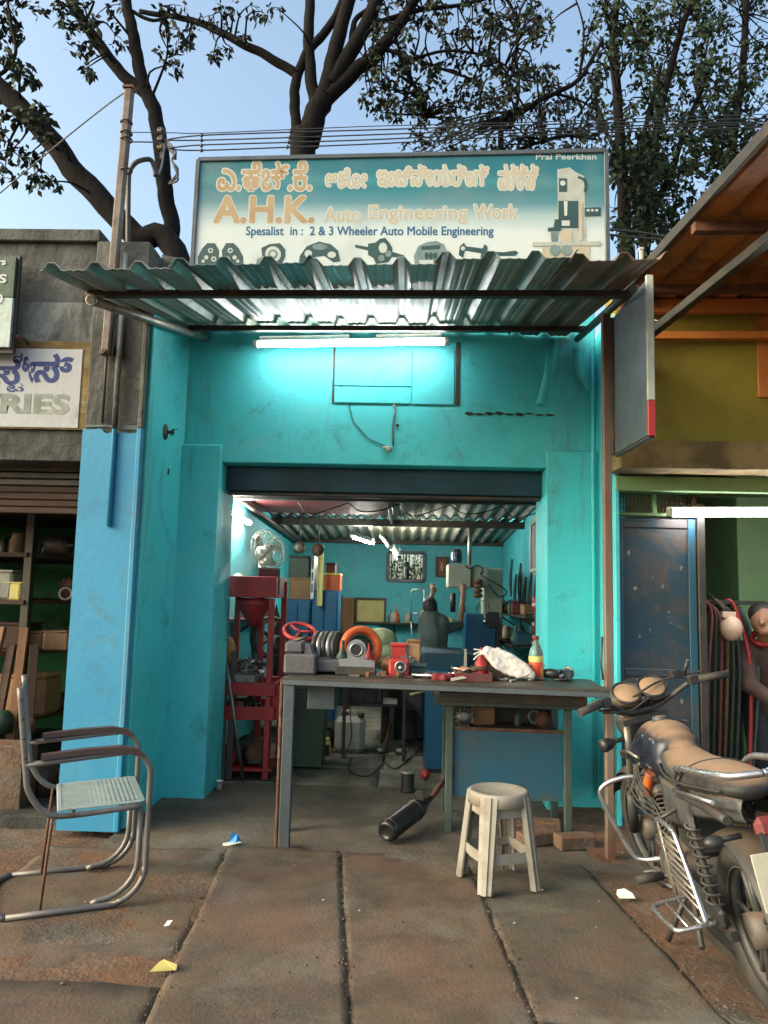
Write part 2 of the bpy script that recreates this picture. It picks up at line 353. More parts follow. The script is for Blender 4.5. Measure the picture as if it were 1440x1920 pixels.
stain(T['stool'], (.16,.125,.09), 3, .50, .66, .5)
for k_ in ('beige', 'blue_dirty', 'grey_blue', 'vise_' if False else 'red', 'white_pl', 'blue_steel', 'orange', 'card', 'yellow', 'white', 'sack', 'dgreen'): stain(T[k_], (.05,.04,.032), 9, .58, .72, .6)
for k_ in ('teal', 'blue_paint', 'inner_teal'): stain(T[k_], (.05,.12,.13), 4, .56, .70, .6); stain(T[k_], (.10,.16,.16), 3, .54, .68, .6, (1,1,.14)); stain(T[k_], (.16,.50,.54) if k_ != 'blue_paint' else (.08,.30,.42), 1.3, .50, .70, .5); stain(T[k_], (.04,.06,.06), 26, .64, .70, .7)
T['tube'] = emit('lit_fluorescent_tube', (1, .97, .94), 12.5)
T['tube2'] = emit('lit_inner_tube', (1, .97, .88), 42)
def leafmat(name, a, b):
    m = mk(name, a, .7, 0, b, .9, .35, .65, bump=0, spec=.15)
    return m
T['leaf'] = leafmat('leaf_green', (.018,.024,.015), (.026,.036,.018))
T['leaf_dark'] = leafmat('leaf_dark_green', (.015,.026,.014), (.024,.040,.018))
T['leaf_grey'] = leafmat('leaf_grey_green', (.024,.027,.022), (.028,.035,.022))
T['leaf_lit'] = leafmat('leaf_lit_green', (.06,.12,.035), (.05,.09,.03))  # brighter leaf copy, daylight on the window shrub put into the colour
def text_mb(body, height=None, width=None, o=(0,0,0), U=(1,0,0), W=(0,0,1), depth=.002, shear=0, bold=0, center=False):
    cu = bpy.data.curves.new('t', 'FONT'); cu.body = body; cu.size = 1; cu.fill_mode = 'BOTH'; cu.extrude = .0; cu.offset = bold; cu.resolution_u = 3; cu.shear = shear
    ob = bpy.data.objects.new('t', cu); COL.objects.link(ob)
    bpy.context.view_layer.update()
    dg = bpy.context.evaluated_depsgraph_get(); me = bpy.data.meshes.new_from_object(ob.evaluated_get(dg))
    vs_ = [v.co.copy() for v in me.vertices]; fs = [tuple(p.vertices) for p in me.polygons]
    bpy.data.objects.remove(ob); bpy.data.meshes.remove(me); bpy.data.curves.remove(cu)
    if not vs_: return MB()
    x0 = min(v.x for v in vs_); x1 = max(v.x for v in vs_); y0 = min(v.y for v in vs_); y1 = max(v.y for v in vs_)
    sy = height/(y1-y0) if height else None; sx = width/(x1-x0) if width else sy
    if sy is None: sy = sx
    U = Vector(U); W = Vector(W); N = U.cross(W).normalized(); o = Vector(o)
    # N points toward the viewer (U x W = -Y side)
    pts = [o+U*((v.x-x0)*sx-((x1-x0)*sx/2 if center else 0))+W*((v.y-y0)*sy)+N*depth for v in vs_]
    n = len(pts); ed = {}
    par = list(range(n))
    def fd(i):
        while par[i] != i: par[i] = par[par[i]]; i = par[i]
        return i
    for f in fs:
        for i in f[1:]: par[fd(i)] = fd(f[0])
    isl = {}
    for i in range(n):
        k = isl.setdefault(fd(i), len(isl)); pts[i] = pts[i]+N*(.000012*(k % 12))
    for f in fs:
        for i in range(len(f)):
            e = (f[i], f[(i+1) % len(f)]); ed[e] = 1
    sides = [(a, b) for a, b in ed if (b, a) not in ed]
    m = MB(); back = [p-N*depth*.98 for p in pts]
    m.add(pts+back, fs+[(b, a, a+n, b+n) for a, b in sides])
    return m
# ------------------------------------------------------------ the setting: ground, pavement slabs, shop floor
def nzv(x, y, z=0, s=1.): return noise.noise(Vector((x*s, y*s, z)))
g = MB()
def gfn(u, v):
    x = -300+600*u; y = -60+500*v; return (x, y, -.07)
g.add([gfn(0,0), gfn(1,0), gfn(1,1), gfn(0,1)], [(0,1,2,3)])
tag(g.build('ground', T['soil'], loc=(0,0,-.07)), kind='structure')
def soil_patch(x0, x1, y0, y1, zf, name, mat, nu=60, nv=60):
    m = MB()
    m.grid(lambda u, v: (x0+(x1-x0)*u, y0+(y1-y0)*v, zf(x0+(x1-x0)*u, y0+(y1-y0)*v)), nu, nv)
    return tag(m.build(name, mat, loc=(0,0,0)), kind='structure')
soil_patch(1.05, 4.2, .3, 5.4, lambda x, y: -.03+.022*nzv(x, y, 2, 2.5)+.012*nzv(x, y, 5, 9)+(.05*max(0, min(1, (y-4.3)/.6))), 'soil_verge', T['soil'])
soil_patch(-5.2, -1.62, 3.95, 5.6, lambda x, y: -.035+.02*nzv(x, y, 2, 2.5)+.012*nzv(x, y, 5, 9), 'soil_strip', T['soil'])
pav = MB(); pav.bb(-6, 1.6, -.6, 4.3, -.066, -.014, .001)
pave = tag(pav.build('pavement', T['soil'], loc=(0,0,0)), kind='structure')
def slab(q, mat, zt, seed, th=.055, n=26, rough=.006, name='paving_slab', parent=None):
    a, b, c, d = [Vector((p[0], p[1], 0)) for p in q]         # near-left, near-right, far-right, far-left
    m = MB(); vs_ = []; fs = []
    for j in range(n+1):
        for i in range(n+1):
            u, v = i/n, j/n
            e = min(u, 1-u, v, 1-v)
            p = a*(1-u)*(1-v)+b*u*(1-v)+c*u*v+d*(1-u)*v
            w_ = .005 if e < 1e-6 else 0
            if e < 1e-6:
                p = p+Vector((nzv(p.x, p.y, seed, 2)*.004+nzv(p.x, p.y, seed, 6)*.005+nzv(p.x, p.y, seed+3, 22)*.008, nzv(p.x, p.y, seed+9, 1.6)*.018+nzv(p.x, p.y, seed+9, 7)*.018, 0))
            z = zt+rough*nzv(p.x, p.y, seed, 2.2)*2+rough*.5*nzv(p.x, p.y, seed+1, 9)-w_*(.7+.6*nzv(p.x, p.y, seed, 12))
            vs_.append((p.x, p.y, z))
    w1 = n+1
    for j in range(n):
        for i in range(n): fs.append((j*w1+i, j*w1+i+1, (j+1)*w1+i+1, (j+1)*w1+i))
    rim = [i for i in range(w1)]+[j*w1+n for j in range(1, w1)]+[n*w1+i for i in range(n-1, -1, -1)]+[j*w1 for j in range(n-1, 0, -1)]
    base = len(vs_)
    for r in rim: vs_.append((vs_[r][0], vs_[r][1], zt-th))
    for k in range(len(rim)):
        k2 = (k+1) % len(rim); fs.append((rim[k], base+k, base+k2, rim[k2]))
    m.add(vs_, fs, True)
    return m.build(name, mat, parent)
# joints seen on the ground, as lines in plan (a point and a direction)
def line(p, q):
    a, b = gr(*p), gr(*q); return lambda y: a.x+(b.x-a.x)*(y-a.y)/(b.y-a.y)
Lb, La, Lc, Ld = line((430,1590), (290,1880)), line((640,1620), (655,1910)), line((905,1680), (1010,1920)), line((1120,1645), (1360,1895))
def strip(l0, l1, y0, y1, g0, g1): return [(l0(y0)+g0, y0), (l1(y0)-g1, y0), (l1(y1)-g1, y1), (l0(y1)+g0, y1)]
far = lambda y: -3.2-.05*y
mid = lambda y: Lb(y)-1.0
for q, mt, z, sd_ in [
        (strip(far, mid, -.4, 3.9, .0, .006), 'slab', -.012, 1), (strip(mid, Lb, -.4, 2.9, .001, .002), 'slab', -.004, 2), (strip(mid, Lb, 2.904, 4.40, .001, .002), 'slab', -.012, 3),
        (strip(Lb, La, -.4, 2.35, .002, .007), 'slab', .0, 4), (strip(Lb, La, 2.355, 4.42, .001, .007), 'slab', .002, 5),
        (strip(La, Lc, -.4, 2.1, .007, .002), 'slab', .0, 6), (strip(La, Lc, 2.105, 4.41, .006, .001), 'slab', -.003, 7),
        (strip(Lc, Ld, -.4, 2.75, .003, .008), 'slab2', -.004, 8), (strip(Lc, Ld, 2.755, 4.38, .001, .008), 'slab2', -.008, 9)]:
    slab(q, T[mt], z, sd_*3.7, parent=pave)
# shop floor: rough concrete apron, then big old stone flags
fl = MB(); fl.bb(-1.7, 1.5, 4.46, 10.6, -.068, -.058, .001)
flo = tag(fl.build('shop_floor', T['floor'], loc=(0,0,0)), kind='structure')
ap = MB(); ap.grid(lambda u, v: (-1.66+3.05*u, 4.16+1.70*v, -.017+.012*min(1, v*3)+.012*nzv(-1.66+3.05*u, 4.16+1.70*v, 3, 2.4)+.006*nzv(u*3, v*2, 8, 11)+(-.03 if v == 0 else 0)), 80, 40)
tag(ap.build('concrete_apron', T['apron'], loc=(0,0,0)), kind='structure')
yy = 5.88
k = 0
while yy < 10.4:
    dy = random.uniform(.5, .75); xx = -1.5+random.uniform(-.3, 0)
    while xx < 1.3:
        dx = random.uniform(.55, .95)
        if xx+dx > 1.1: dx = 1.32-xx
        slab([(xx+.006, yy+.006), (xx+dx-.006, yy+.006), (xx+dx-.006, yy+dy-.006), (xx+.006, yy+dy-.006)], T['floor'], random.uniform(-.008, .006), k*1.3, n=8, rough=.004, name='floor_slab', parent=flo)
        xx += dx; k += 1
    yy += dy
# ------------------------------------------------------------ the workshop building
bl = thing('workshop_building', 'turquoise workshop with deep doorway under a corrugated awning', 'building', (-.15, 5.4, 0))
XL, XR, YF = -1.34, .985, 5.38
def part(name, mat, x0, x1, y0, y1, z0, z1, parent=None, bev=.006):
    m = MB(); m.bb(x0, x1, y0, y1, z0, z1, bev); return m.build(name, T[mat], parent or bl)
part('facade_wall', 'teal', -1.64, 1.34, 5.45, 5.75, 2.335, 3.62)
def pil(x0, x1, inner):
    m = MB()
    f = []
    z1 = 2.44
    m.add([(x0,YF,0),(x1,YF,0),(x1,5.86,0),(x0,5.86,0),(x0,YF,z1),(x1,YF,z1),(x1,5.448,z1+.025),(x0,5.448,z1+.025),(x1,5.86,2.33),(x0,5.86,2.33),(x1,5.448,2.33),(x0,5.448,2.33)],
          [(0,1,5,4),(4,5,6,7),(1,2,8,10,6,5),(3,0,4,7,11,9),(6,10,11,7),(10,8,9,11),(2,3,9,8)])
    return m.build('pilaster', T['teal'], bl)
pil(-1.642, XL, 1); pil(XR, 1.342, -1)
part('shutter_box', 'shutter_blue', XL, XR, 5.60, 5.86, 2.15, 2.333)
part('shutter_bottom_rail', 'dark_steel', XL+.01, XR-.01, 5.63, 5.70, 2.12, 2.148)
sh = MB()
for i in range(7): sh.bb(XL+.03, XR-.03, 5.60-.004*(i % 2), 5.618, 2.105+i*.031, 2.133+i*.031, .004)
pass
# left pillar: painted below, bare concrete above, shop side wall in turquoise
part('pillar_core', 'concrete', -2.0, -1.66, 4.62, 5.6, 0, 3.60)
m = MB()
n = 18
top = [(-2.004+.346*i/n, 2.36+.012*nzv(i*.7, 3)+(.02 if i < 7 else 0)) for i in range(n+1)]
m.prism([(-2.004, .0), (-1.658, .0)]+top[::-1], .022, (0, 4.60, 0), (1,0,0), (0,0,1))
m.build('pillar_paint', T['blue_paint'], bl)
m = MB(); m.prism([(-2.0, 2.41), (-1.66, 2.41), (-1.66, 2.385+.0), (-1.75, 2.38), (-1.86, 2.40), (-2.0, 2.392)], .006, (0, 4.612, 0)); m.build('paint_band', T['green_grey'], bl)
part('side_wall', 'teal', -1.66, -1.62, 4.66, 5.45, .0, 3.26)
part('corner_bead', 'blue_paint', -1.665, -1.632, 4.588, 4.63, .0, 2.39)
part('corner_bead', 'concrete', -1.664, -1.634, 4.59, 4.63, 2.391, 3.2)
m = MB(); m.tube([(-1.80, 4.585, 3.45), (-1.80, 4.585, 1.78)], .016, 8); m.build('conduit', T['blue_paint'], bl)
m = MB(); m.tube([(-1.80, 4.582, 3.5), (-1.80, 4.582, 2.38)], .019, 8); m.build('conduit', T['concrete_lt'], bl)
m = MB(); m.tube([(-1.885, 4.6, 3.2), (-1.885, 4.6, 2.42)], .009, 6); m.build('cable_run', T['dark_steel'], bl)
# concrete cap / parapet stepping back behind the awning
m = MB(); m.prism([(.34,0), (.72,0), (.66,.10), (.52,.22), (.44,.3), (.34,.32)], .2, (-2.0, 4.85, 3.3)); m.build('parapet', T['concrete'], bl)
# right return wall and ends
part('return_wall', 'teal', 1.342, 1.372, 4.97, 5.75, 0, 3.3)
part('return_wall', 'teal', 1.373, 1.46, 5.15, 5.75, 0, 3.3)
m = MB(); m.tube([(1.30, 5.37, 3.2), (1.305, 5.37, 2.5), (1.30, 5.365, 2.4), (1.30, 5.365, .1)], .014, 8); m.build('drain_pipe', T['teal'], bl)
m = MB(); m.tube([(1.19, 5.38, 3.19), (1.22, 5.38, 3.0), (1.285, 5.385, 2.9)], .03, 10); m.build('drain_pipe', T['teal'], bl)
m = MB(); m.tube([(1.02, 5.36, 3.24), (.99, 5.36, 3.0), (.935, 5.36, 2.77)], [.036, .036, .034], 12); m.build('drain_pipe', T['teal'], bl)
# interior shell
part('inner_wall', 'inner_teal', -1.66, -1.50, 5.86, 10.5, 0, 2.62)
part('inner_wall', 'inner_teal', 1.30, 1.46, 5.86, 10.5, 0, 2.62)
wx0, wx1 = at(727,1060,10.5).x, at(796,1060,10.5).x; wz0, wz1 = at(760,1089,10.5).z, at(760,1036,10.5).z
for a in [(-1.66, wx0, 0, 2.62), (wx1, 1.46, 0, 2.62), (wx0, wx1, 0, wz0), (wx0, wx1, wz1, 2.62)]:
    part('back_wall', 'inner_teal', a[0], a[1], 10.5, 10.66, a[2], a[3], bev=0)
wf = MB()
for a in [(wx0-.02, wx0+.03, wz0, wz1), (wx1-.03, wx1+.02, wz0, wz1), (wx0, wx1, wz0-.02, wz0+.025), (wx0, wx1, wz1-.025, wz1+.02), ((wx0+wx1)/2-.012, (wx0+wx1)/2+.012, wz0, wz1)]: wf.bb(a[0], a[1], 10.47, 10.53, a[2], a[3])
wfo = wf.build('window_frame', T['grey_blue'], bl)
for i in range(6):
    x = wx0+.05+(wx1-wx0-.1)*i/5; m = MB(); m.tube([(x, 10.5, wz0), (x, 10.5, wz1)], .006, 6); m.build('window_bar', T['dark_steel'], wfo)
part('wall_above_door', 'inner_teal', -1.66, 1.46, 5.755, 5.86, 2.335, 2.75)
# roof of the workshop: corrugated sheets on steel beams, lower to the rear
def roof_z(y): return 2.42-.055*(y-5.9)
def wave(x, per=.13, amp=.022): return amp*sin(2*pi*x/per)
def rsheet(x0, x1, y0, y1, mat, per=.13, amp=.022, dz=0):
    m = MB(); nu = max(8, int((x1-x0)/per*8))
    m.shell(lambda u, v: Vector((x0+(x1-x0)*u, y0+(y1-y0)*v, roof_z(y0+(y1-y0)*v)+wave(x0+(x1-x0)*u, per, amp)+dz)), nu, 3, .006, True)
    return m.build('roof_sheet', T[mat], bl)
xs = [-1.66, -1.0, -.45, .1, .62, 1.0, 1.46]
mats = ['cement', 'cement', 'galv', 'cement', 'galv_green', 'cement']
for i in range(6): rsheet(xs[i], xs[i+1]+.05, 5.84, 8.55, mats[i], .13 if i != 2 else .11, .02, .012*(i % 2))
for i in range(6): rsheet(xs[i], xs[i+1]+.05, 8.45, 10.66, ['cement','galv','cream_sheet','cream_sheet','cement','galv_green'][i], .13, .02, .012*(i % 2)-.03)
m = MB(); m.bb(-1.5, -.15, 6.0, 7.9, 2.235, 2.26); m.build('loft_board', T['maroon'], bl)
for y, z in [(6.25, 2.17), (8.45, 2.17), (10.3, 2.10)]:
    m = MB(); m.bb(-1.5, 1.3, y, y+.09, z, z+.075); m.build('roof_beam', T['dark_steel'], bl)
m = MB(); m.tube([(-1.42, 6.3, 2.2), (-1.43, 10.3, 2.08)], .025, 8); m.build('roof_pipe', T['dark_steel'], bl)
m = MB(); m.tube([(-.16, 6.0, 2.22), (-.16, 8.4, 2.2)], .02, 8); m.build('roof_pipe', T['steel'], bl)
# boarded ventilator over the door, crack, wires, holder
vx0, vx1, vz0, vz1 = -.545, .335, 2.78, 3.2
for x0, x1, z0, z1, mt in [(vx0-.014, vx0, vz0, vz1, 'dark_steel'), (vx1, vx1+.03, vz0, 3.25, 'dark_steel')]:
    part('ventilator_slot', mt, x0, x1, 5.443, 5.449, z0, z1, bev=.001)
vb = part('ventilator_board', 'teal', vx0+.004, vx0+.56, 5.438, 5.448, vz0+.006, 2.905, bev=.002)
part('ventilator_board', 'teal', vx0+.004, vx0+.56, 5.436, 5.448, 2.912, 3.2, bev=.002)
part('ventilator_board', 'teal', vx0+.568, vx1-.01, 5.439, 5.448, vz0+.004, 3.2, bev=.002)
def wallmark(pts, wd, name, mat='dark_steel', y=5.444):
    m = MB(); m.tube([(p.x, y, p.z) for p in [at(a, b, 5.44) for a, b in pts]], wd, 5); return m.build(name, T[mat], bl)
wallmark([(655,650), (655,690), (648,735), (662,790), (690,822), (726,838)], .0035, 'loose_wire')
wallmark([(638,700), (642,720), (632,735), (645,738)], .006, 'loose_wire')
wallmark([(738,752), (741,770), (736,800), (737,835)], .007, 'loose_wire', 'concrete_lt')
m = MB(); p = at(729, 842, 5.43); m.lathe([(.012,0), (.02,.015), (.02,.035), (.012,.045)], (p.x, 5.40, p.z), (0,1,0), 12); m.bb(p.x-.045, p.x+.0, 5.425, 5.447, p.z+.005, p.z+.02); m.build('bulb_holder', T['beige'], bl)
m = MB(); p = at(745, 797, 5.44); m.ball((p.x, 5.44, p.z), .012, 8, 6); m.build('wall_hook', T['dark_steel'], bl)
for i in range(9):                                                    # crumbled plaster line to the right
    x = .40+i*.072; m = MB(); z = at(965, 776, 5.44).z+random.uniform(-.006, .006); hh = random.uniform(.005, .016)
    m.prism([(x, z), (x+.04, z-hh), (x+.078, z), (x+.05, z+hh*.7), (x+.02, z+hh)], .004, (0, 5.4455, 0)); m.build('plaster_crack', T['dark_steel'], bl)
m = MB(); p = at(312, 810, 5.0)                                       # broken hole with wires in the side wall
m.lathe([(.001,.012), (.03,.012), (.05,.006), (.06,0)], (-1.621, 5.0, p.z), (1,0,0), 9, False)
ho = m.build('broken_hole', T['concrete'], bl)
for k in range(4):
    m = MB(); a = random.uniform(-.6, .9); m.tube([(-1.615, 5.0+.01*k, p.z), (-1.57, 4.99, p.z+.03*a), (-1.53-.02*k, 4.97, p.z+.05*a)], .0035, 5); m.build('wire_end', T['dark_steel'], ho)
for (px, py, Y) in [(348,885,5.1), (347,810,5.15)]:
    q = at(px, py, Y); m = MB(); m.tube([(-1.618, Y, q.z+.02), (-1.618, Y, q.z-.02)], .01, 6); m.build('wall_hook', T['dark_steel'], bl)
# ------------------------------------------------------------ awning
aw = thing('awning', 'corrugated metal awning on pipe brackets above the turquoise doorway', 'awning', (-.2, 4.4, 3.0))
def awz(y): return 2.22+.2*y
def trap(x, per=.2):
    t = (x % per)/per
    if t < .56: return .0028 if (.16 <= t <= .22 or .36 <= t <= .42) else 0
    if t < .68: return .036*(t-.56)/.12
    if t < .84: return .036
    return .036*(1-(t-.84)/.16)
edges = [-1.70, -1.1, -.5, .1, .7, 1.10]
for i in range(5):
    x0, x1 = edges[i], edges[i+1]+.045
    yf = [3.33, 3.30, 3.34, 3.31, 3.33][i]; mt = ['galv', 'galv_green', 'galv', 'galv', 'galv_rust'][i]
    cols = sorted(set([x0, x1]+[k*.2+o_ for k in range(-10, 8) for o_ in (0, .026, .033, .043, .05, .066, .073, .083, .09, .1119, .136, .1679) if x0 < k*.2+o_ < x1]))
    m = MB(); nc = len(cols)-1
    def fn(u, v, cols=cols, nc=nc, yf=yf, i=i):
        x = cols[round(u*nc)]; y = yf+(5.44-yf)*v
        sk_ = (x+.2)*(-.075)*(1-v)+ (.10*(v) if x > .9 else 0)*0
        return Vector((x-.02*v+.09*v*(x+.3)*.3, y, awz(y)+trap(x)+.03*(x+.3)*(1-v)+.004*i*(i % 2)+.006*nzv(x*3, y*3, i)))
    m.shell(fn, nc, 10, .0025)
    m.build('corrugated_sheet', T[mt], aw)
for y, xa, xb, r in [(3.88, -1.72, 1.14, .017), (5.06, -1.52, 1.2, .015)]:
    m = MB(); m.bar((xa, y, awz(y)-.03-.012), (xb, y, awz(y)-.022+.012), .04, .035); m.build('cross_pipe', T['dark_steel'], aw)
a0, a1 = at(172, 563, 3.75), at(385, 634, 5.42)
m = MB(); m.tube([a0, a1], .026, 12); m.lathe([(.03,0), (.03,.01), (.021,.01), (.021,.0)], a0, a0-a1, 12); m.build('bracket_pipe', T['alu'], aw)
m = MB(); d = (a0-a1).normalized(); m.cyl(a0+d*.0005, a0+d*.012, .022, 12); m.build('pipe_mouth', T['black'], aw)
a0, a1 = at(1187, 541, 3.85), at(1082, 636, 5.40)
m = MB(); m.tube([a0, a1], .024, 12); m.build('bracket_pipe', T['green_grey'], aw)
for x in (-1.2, -.6, 0., .55):
    for y in (3.88, 5.06):
        m = MB(); m.lathe([(.001,.012), (.009,.01), (.009,0)], (x, y, awz(y)+.002), (0,0,1), 8); m.build('roof_screw', T['steel'], aw)
# ------------------------------------------------------------ lit tube lights
def tube_light(name, label, a, b, r, mat, back=(0,1,0), group=None, n=1, body='white'):
    a, b = Vector(a), Vector(b); d = (b-a).normalized(); L = (b-a).length
    t = thing(name, label, 'tube light', (a+b)/2, group)
    bk = Vector(back)
    m = MB(); m.bar(a-d*.03+bk*.045, b+d*.03+bk*.045, .045, .035, .004); m.build('fixture_body', T[body], t)
    for e, s_ in ((a, -1), (b, 1)):
        m = MB(); m.box(e+d*s_*.018+bk*.015, (.03, .05, .045), (Vector((1,0,0)).rotation_difference(d)).to_matrix()); m.build('end_cap', T['beige'], t)
    m = MB(); m.tube([a, b], r, 8); m.build('tube', T[mat], t)
    return t
la, lb = at(483, 646, 5.34), at(658, 643, 5.34)
tl = tube_light('tube_light', 'long lit white tube light fixed under awning above doorway', at(484,646,5.22), at(832,641,5.22), .02, 'tube', (0, .7, .45))
for a, b in [((487,634),(655,631)), ((705,631),(828,628))]:
    m = MB(); m.bar(at(*a, 5.28), at(*b, 5.28), .03, .02); m.build('reflector_strip', T['white'], tl)
a, b = at(436, 960, 6.05), at(462, 993, 7.0)
tube_light('inner_tube_light', 'lit tube light high on the left inner wall behind the doorway', (-1.43, 5.98, 2.06), (-1.44, 7.0, 2.04), .018, 'tube2', (-1, 0, .2))
for (p, q, lab) in [((662,1008),(696,1019), 'lit tube light hanging in the rear left of the ceiling'), ((716,1008),(731,1028), 'lit tube light hung by wires above the rear window, upper one'), ((737,1032),(748,1052), 'lit tube light hung by wires above the rear window, lower one')]:
    t = tube_light('hanging_tube_light', lab, at(*p, 8.9), at(*q, 8.2 if p[0] > 700 else 8.8), .011, 'tube2', (0, 0, 1), 'tube lights hanging in the workshop', body='green_grey')
    for e in (at(*p, 8.9), at(*q, 8.2 if p[0] > 700 else 8.8)):
        m = MB(); m.tube([e+V(0,0,.05), e+V(.01,0,.1), V(e.x, e.y, roof_z(e.y)-.0)], .0025, 5); m.build('hanging_wire', T['black'], t)
# ------------------------------------------------------------ main signboard
sg = thing('shop_signboard', 'teal and white printed signboard above the corrugated awning', 'signboard', (-.1, 5.6, 3.45))
TL, TR, BL, BR = at(372,300,5.60), at(1136,283,5.60), at(357,560,5.60), at(1140,545,5.60)
SU = (TR-TL); SW_ = (TL-BL); SU.y = 0; SW_.y = 0
def sp(u, v, d=0): return BL*(1-u)*(1-v)+BR*u*(1-v)+TR*u*v+TL*(1-u)*v+V(0, -d, 0)
def spx(px, py, d=0): p = at(px, py, 5.60); return V(p.x, 5.60-d, p.z)
# printed gradient: teal at the top, turning to white below (ink, so part of the sheet itself)
m_ = bpy.data.materials.new('printed_flex_sheet'); m_.use_nodes = True; t_ = m_.node_tree; P = t_.nodes['Principled BSDF']
tc = t_.nodes.new('ShaderNodeTexCoord'); sx = t_.nodes.new('ShaderNodeSeparateXYZ'); t_.links.new(tc.outputs['Object'], sx.inputs[0])
mr = t_.nodes.new('ShaderNodeMapRange'); zt, zb = TL.z-3.45, BL.z-3.45; mr.inputs[1].default_value = zb; mr.inputs[2].default_value = zt; t_.links.new(sx.outputs[2], mr.inputs[0])
cr = t_.nodes.new('ShaderNodeValToRGB'); t_.links.new(mr.outputs[0], cr.inputs[0]); E_ = cr.color_ramp.elements
E_[0].position = 0; E_[0].color = (.50,.53,.52,1); E_[1].position = 1; E_[1].color = (.008,.115,.15,1)
for p_, c_ in [(.50,(.48,.53,.52)), (.62,(.27,.37,.39)), (.70,(.07,.20,.235)), (.80,(.013,.145,.18)), (.86,(.03,.18,.215)), (.92,(.010,.125,.16))]:
    e = E_.new(p_); e.color = (*c_, 1)
nzn = t_.nodes.new('ShaderNodeTexNoise'); nzn.inputs['Scale'].default_value = 2.5; nzn.inputs['Detail'].default_value = 7; t_.links.new(tc.outputs['Object'], nzn.inputs[0])
mr2 = t_.nodes.new('ShaderNodeMapRange'); mr2.inputs[1].default_value = .5; mr2.inputs[2].default_value = .75; mr2.inputs[4].default_value = .45; t_.links.new(nzn.outputs[0], mr2.inputs[0])
mx = t_.nodes.new('ShaderNodeMix'); mx.data_type = 'RGBA'; mx.inputs[7].default_value = (.16,.19,.18,1); t_.links.new(mr2.outputs[0], mx.inputs[0]); t_.links.new(cr.outputs[0], mx.inputs[6]); t_.links.new(mx.outputs[2], P.inputs['Base Color']); P.inputs['Roughness'].default_value = .5
T['flex'] = m_
m = MB(); m.add([BL, BR, TR, TL, BL+V(0,.03,0), BR+V(0,.03,0), TR+V(0,.03,0), TL+V(0,.03,0)], [(0,1,2,3), (5,4,7,6), (4,0,3,7), (1,5,6,2), (3,2,6,7), (4,5,1,0)]); m.build('sign_sheet', T['flex'], sg)
for a, b in ((TL, TR), (TL, BL), (TR, BR), (BL, BR)):
    m = MB(); m.bar(a+V(0,-.004,0), b+V(0,-.004,0), .035, .025, .004, (0,1,0)); m.build('frame_bar', T['grey_blue'], sg)
for x in (-1.3, .0, 1.2):
    m = MB(); m.bar((x, 5.66, 3.4), (x, 5.66, 4.6), .04, .04); m.build('support_post', T['dark_steel'], sg)
T['gold'] = mk('gold_ink', (.31,.205,.095), .5, 0, (.37,.27,.15), 5)
T['palegold'] = mk('pale_gold_ink', (.36,.32,.235), .5, 0, (.41,.37,.29), 5)
T['whiteink'] = mk('white_ink', (.44,.47,.44), .5, 0, (.38,.42,.40), 5)
T['blueink'] = mk('blue_ink', (.012,.09,.19), .5, 0, (.012,.08,.17), 5)
T['darkink'] = mk('dark_ink', (.018,.05,.05), .5, 0, (.02,.06,.06), 8)
T['greyink'] = mk('grey_ink', (.16,.22,.21), .5, 0, (.10,.15,.15), 8)
T['creamink'] = mk('cream_ink', (.36,.38,.33), .5, 0, (.27,.29,.26), 12)
def lettering(body, x0, y1, x1, y0, mat, outline=None, bold=.02, ob=.05, name='lettering'):
    o = spx(x0, y1); U = (spx(x1, y1)-o); wd = U.length; U.normalize(); W = (spx(x0, y0)-o); h = W.length; W.normalize()
    W = (W-U*W.dot(U)).normalized()
    if outline:
        e = ob; mo = MB()
        for i in range(10):
            a = 2*pi*i/10; t1 = text_mb(body, h, wd, o+U*e*cos(a)+W*e*sin(a), U, W, .0005+.00002*i); mo.add(t1.v, t1.f)
        if mo.v: mo.build(name+'_outline', T[outline], sg)
    mo = MB()
    for i in range(5 if bold else 1):
        a = 2*pi*i/5; t1 = text_mb(body, h, wd, o+U*bold*cos(a)+W*bold*sin(a), U, W, .0012+.00002*i); mo.add(t1.v, t1.f)
    mo.build(name, T[mat], sg)
lettering('ಎ.ಹೆಚ್.ಕೆ.', 408, 357, 583, 303, 'gold', 'whiteink', .006, .015)
lettering('ಆಟೋ', 611, 352, 687, 316, 'palegold', 'whiteink', .004, .012)
lettering('ಇಂಜಿನೀಯರಿಂಗ್', 708, 350, 915, 310, 'palegold', 'whiteink', .006, .015)
lettering('ವರ್ಕ್ಸ್', 936, 355, 1008, 309, 'palegold', 'whiteink', .006, .015)
lettering('A.H.K.', 402, 417, 588, 369, 'gold', 'whiteink', .010, .017)
lettering('Auto', 608, 416, 675, 389, 'palegold', 'whiteink', .004, .011)
lettering('Engineering', 692, 419, 876, 386, 'palegold', 'whiteink', .004, .011)
lettering('Work', 889, 411, 970, 384, 'palegold', 'whiteink', .004, .011)
lettering('Spesalist  in :  2 & 3 Wheeler Auto Mobile Engineering', 461, 446, 925, 425, 'blueink', None, .0022)
lettering('Prai Peerkhan', 1005, 299, 1118, 289, 'whiteink', None, .0012)
def ink(pts, mat, d=.002, name='printed_picture', sc=1, ox=0, oy=0):
    o = V(0, 5.60-d, 0); q = [spx(ox+x*sc, oy+y*sc) for x, y in pts]
    m = MB(); m.prism([(p.x, p.z) for p in q], d*.95, o); return m.build(name, T[mat], sg)
def circ(cx, cy, r, n=14, ry=None, a0=0, a1=2*pi): return [(cx+r*cos(a0+(a1-a0)*i/n), cy-(ry or r)*sin(a0+(a1-a0)*i/n)) for i in range(n if a1-a0 > 6.2 else n+1)]
